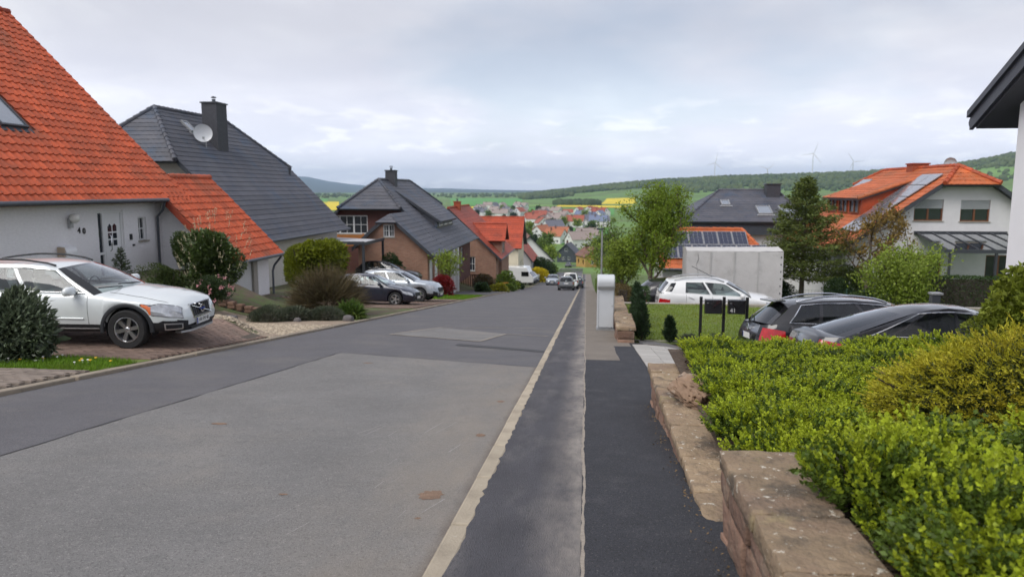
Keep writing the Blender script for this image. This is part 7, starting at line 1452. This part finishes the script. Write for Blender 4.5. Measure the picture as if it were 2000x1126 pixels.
for (x, lab) in ((2.35, 'grey-green low plant left of the mailbox post'), (2.95, 'grey-green low plant under the left mailbox')): shrub('border_plant', lab, (x, 16.55, ZLN + .08), (.26, .2, .16), LAV, 900, .07, .014, .8, base=ZLN - .02, group='low plants under the mailboxes')
# retaining edges of the lawn
b = MB(); b.box((1.12, 22.50, -3.4), (12, 22.72, ZLN + .03)); tag(b.build('lawn_retaining_wall', CONC), 'low concrete retaining edge at the back of the lawn', 'wall'); b = MB(); b.box((.95, 11.2, -2.6), (1.0, 15.95, -1.0)); 
b = MB(); b.box((1.13, 16.15, -2.6), (12, 16.22, ZLN - .02)); tag(b.build('border_kerb', CONC), 'thin kerb between the parking court and the lawn border', 'kerb')
# mailboxes
t = thing('mailbox_pair', 'two black mailboxes numbered 41 on three black posts', 'mailbox', (3.1, 16.75, ZLN))
for x in (2.60, 3.11, 3.62): b = MB(); b.box((x - .03, 16.72, ZLN - .2), (x + .03, 16.78, -.90)); b.build('post', BLACKM, t)
for k, x in enumerate((2.68, 3.19)):
    b = MB(); b.box((x, 16.62, -1.27), (x + .37, 16.78, -.955)); bx_ = b.build('mailbox', BLACKM, t, bevel=.006); b = MB(); b.prism([(x, 16.60, -.955), (x + .37, 16.60, -.955), (x + .185, 16.60, -1.13)], (0, .016, 0)); b.build('flap', mat('black_gloss', (.02, .02, .022), .15, .05, 3, coat=.5), bx_); b = MB(); b.box((x + .03, 16.605, -1.03), (x + .12, 16.622, -1.015)); b.build('name_slot', STEEL, bx_)
    b = MB(); b.tube([(x - .06, 16.75, -1.0), (x + .0, 16.75, -1.0)], .012, 6); b.build('bracket', STEEL, bx_)
me = text_mesh('41', .13, mat('number_silver', (.6, .6, .6), .4), 'house_number', .003); put(me, t, 'house_number', (3.285, 16.612, -1.19), (PI / 2, 0, 0))
# white cabinet
t = thing('utility_cabinet', 'tall white utility cabinet with rounded top on the pavement', 'cabinet', (.53, 19.6, zr(19.6) + .05)); CABM = mat('cabinet_white', (.58, .61, .64), .45, .05, 2, dirt=[((.36, .37, .37), 1.5, .5, .75, .35)]); b = MB(); zb = zr(19.5) + .1; r_ = .17
pr = [(19.42, zb), (19.42, zb + 1.05), (19.30, zb + 1.14), (19.28, zb + 1.25)] + [(19.45 - r_ * math.cos(a), zb + 1.27 + r_ * math.sin(a)) for a in lin(0, PI / 2, 7)] + [(19.62 + r_ * math.sin(a), zb + 1.27 + r_ * math.cos(a)) for a in lin(0, PI / 2, 7)] + [(19.82, zb)]
b.prism([(.30, y, z) for y, z in pr], (.46, 0, 0)); b.build('body', CABM, t, smooth=35, bevel=.03); b = MB(); b.box((.29, 19.38, zb - .35), (.77, 19.86, zb + .002)); b.build('plinth', STEEL, t); b = MB(); b.box((.34, 19.412, zb + .04), (.72, 19.4195, zb + .045)); b.build('door_gap', ANTH, t); b = MB(); b.lathe([(0, -.012), (.016, -.012), (.018, 0)], 12, (.70, 19.418, zb + .62), 'y'); b.build('lock', STEEL, t); b = MB(); b.box((.345, 19.413, zb + .045), (.349, 19.4195, zb + 1.0)); b.build('door_seam', ANTH, t)
# street lamp
t = thing('street_lamp', 'slim grey street lamp beside the pavement', 'street lamp', (.78, 37.5, YR(.8, 37.5))); b = MB(); z0 = YR(.8, 37.5); b.tube([(.78, 37.5, z0), (.78, 37.5, z0 + 1), (.78, 37.5, -.52)], [.06, .055, .04], 10); b.build('post', STEEL, t, smooth=50); b = MB(); b.box((.50, 37.42, -.52), (.86, 37.58, -.44)); b.build('lamp_head', ANTH, t, bevel=.02)
# mesh fence behind the lawn
t = thing('mesh_fence', 'green wire mesh fence around the right gardens', 'fence', (5, 33.2, -4)); FG = mat('fence_green', (.02, .06, .04), .5, .1, 5)
for x in (1.6, 4.1, 8.4, 11.4, 14.3): b = MB(); b.tube([(x, 33.2, YR(x, 33) - .1), (x, 33.2, YR(x, 33) + 1.15)], .03, 6); b.build('post', FG, t)
b = MB()
for k in range(7): b.tube([(1.6, 33.2, YR(0, 33) + .1 + k * .16), (14.3, 33.2, YR(0, 33) + .1 + k * .16)], .004, 3, cap=False)
for k in range(90): b.tube([(1.6 + k * .141, 33.2, YR(0, 33) + .05), (1.6 + k * .141, 33.2, YR(0, 33) + 1.1)], .003, 3, cap=False)
b.build('wire_mesh', FG, t, kind='stuff')
b = MB(); b.box((6.95, 15.2, -1.95), (7.1, 15.35, -1.0)); 
t = thing('bollard', 'dark square post on the lawn beside the white wall', 'post', (7.9, 17.4, ZLN)); b = MB(); b.box((7.82, 17.3, ZLN - .1), (8.0, 17.48, -.86)); b.build('shaft', ANTH, t, bevel=.01); b = MB(); b.box((7.80, 17.28, -.86), (8.04, 17.5, -.82)); b.build('cap', STEEL, t)
# haze
hz = MB(); hz.box((-16000, -300, -60), (16000, 16000, 420)); ho = hz.build('haze', mat('air', (1, 1, 1))); ho['kind'] = 'stuff'; tag(ho, 'pale blue haze in the air', 'haze'); hm = D.materials.new('haze_air'); hm.use_nodes = True; n = hm.node_tree.nodes; n.clear(); o_ = n.new('ShaderNodeOutputMaterial'); pv = n.new('ShaderNodeVolumePrincipled'); pv.inputs['Color'].default_value = (.56, .76, 1, 1); pv.inputs['Density'].default_value = HAZE; hm.node_tree.links.new(pv.outputs[0], o_.inputs['Volume']); ho.data.materials.clear(); ho.data.materials.append(hm)
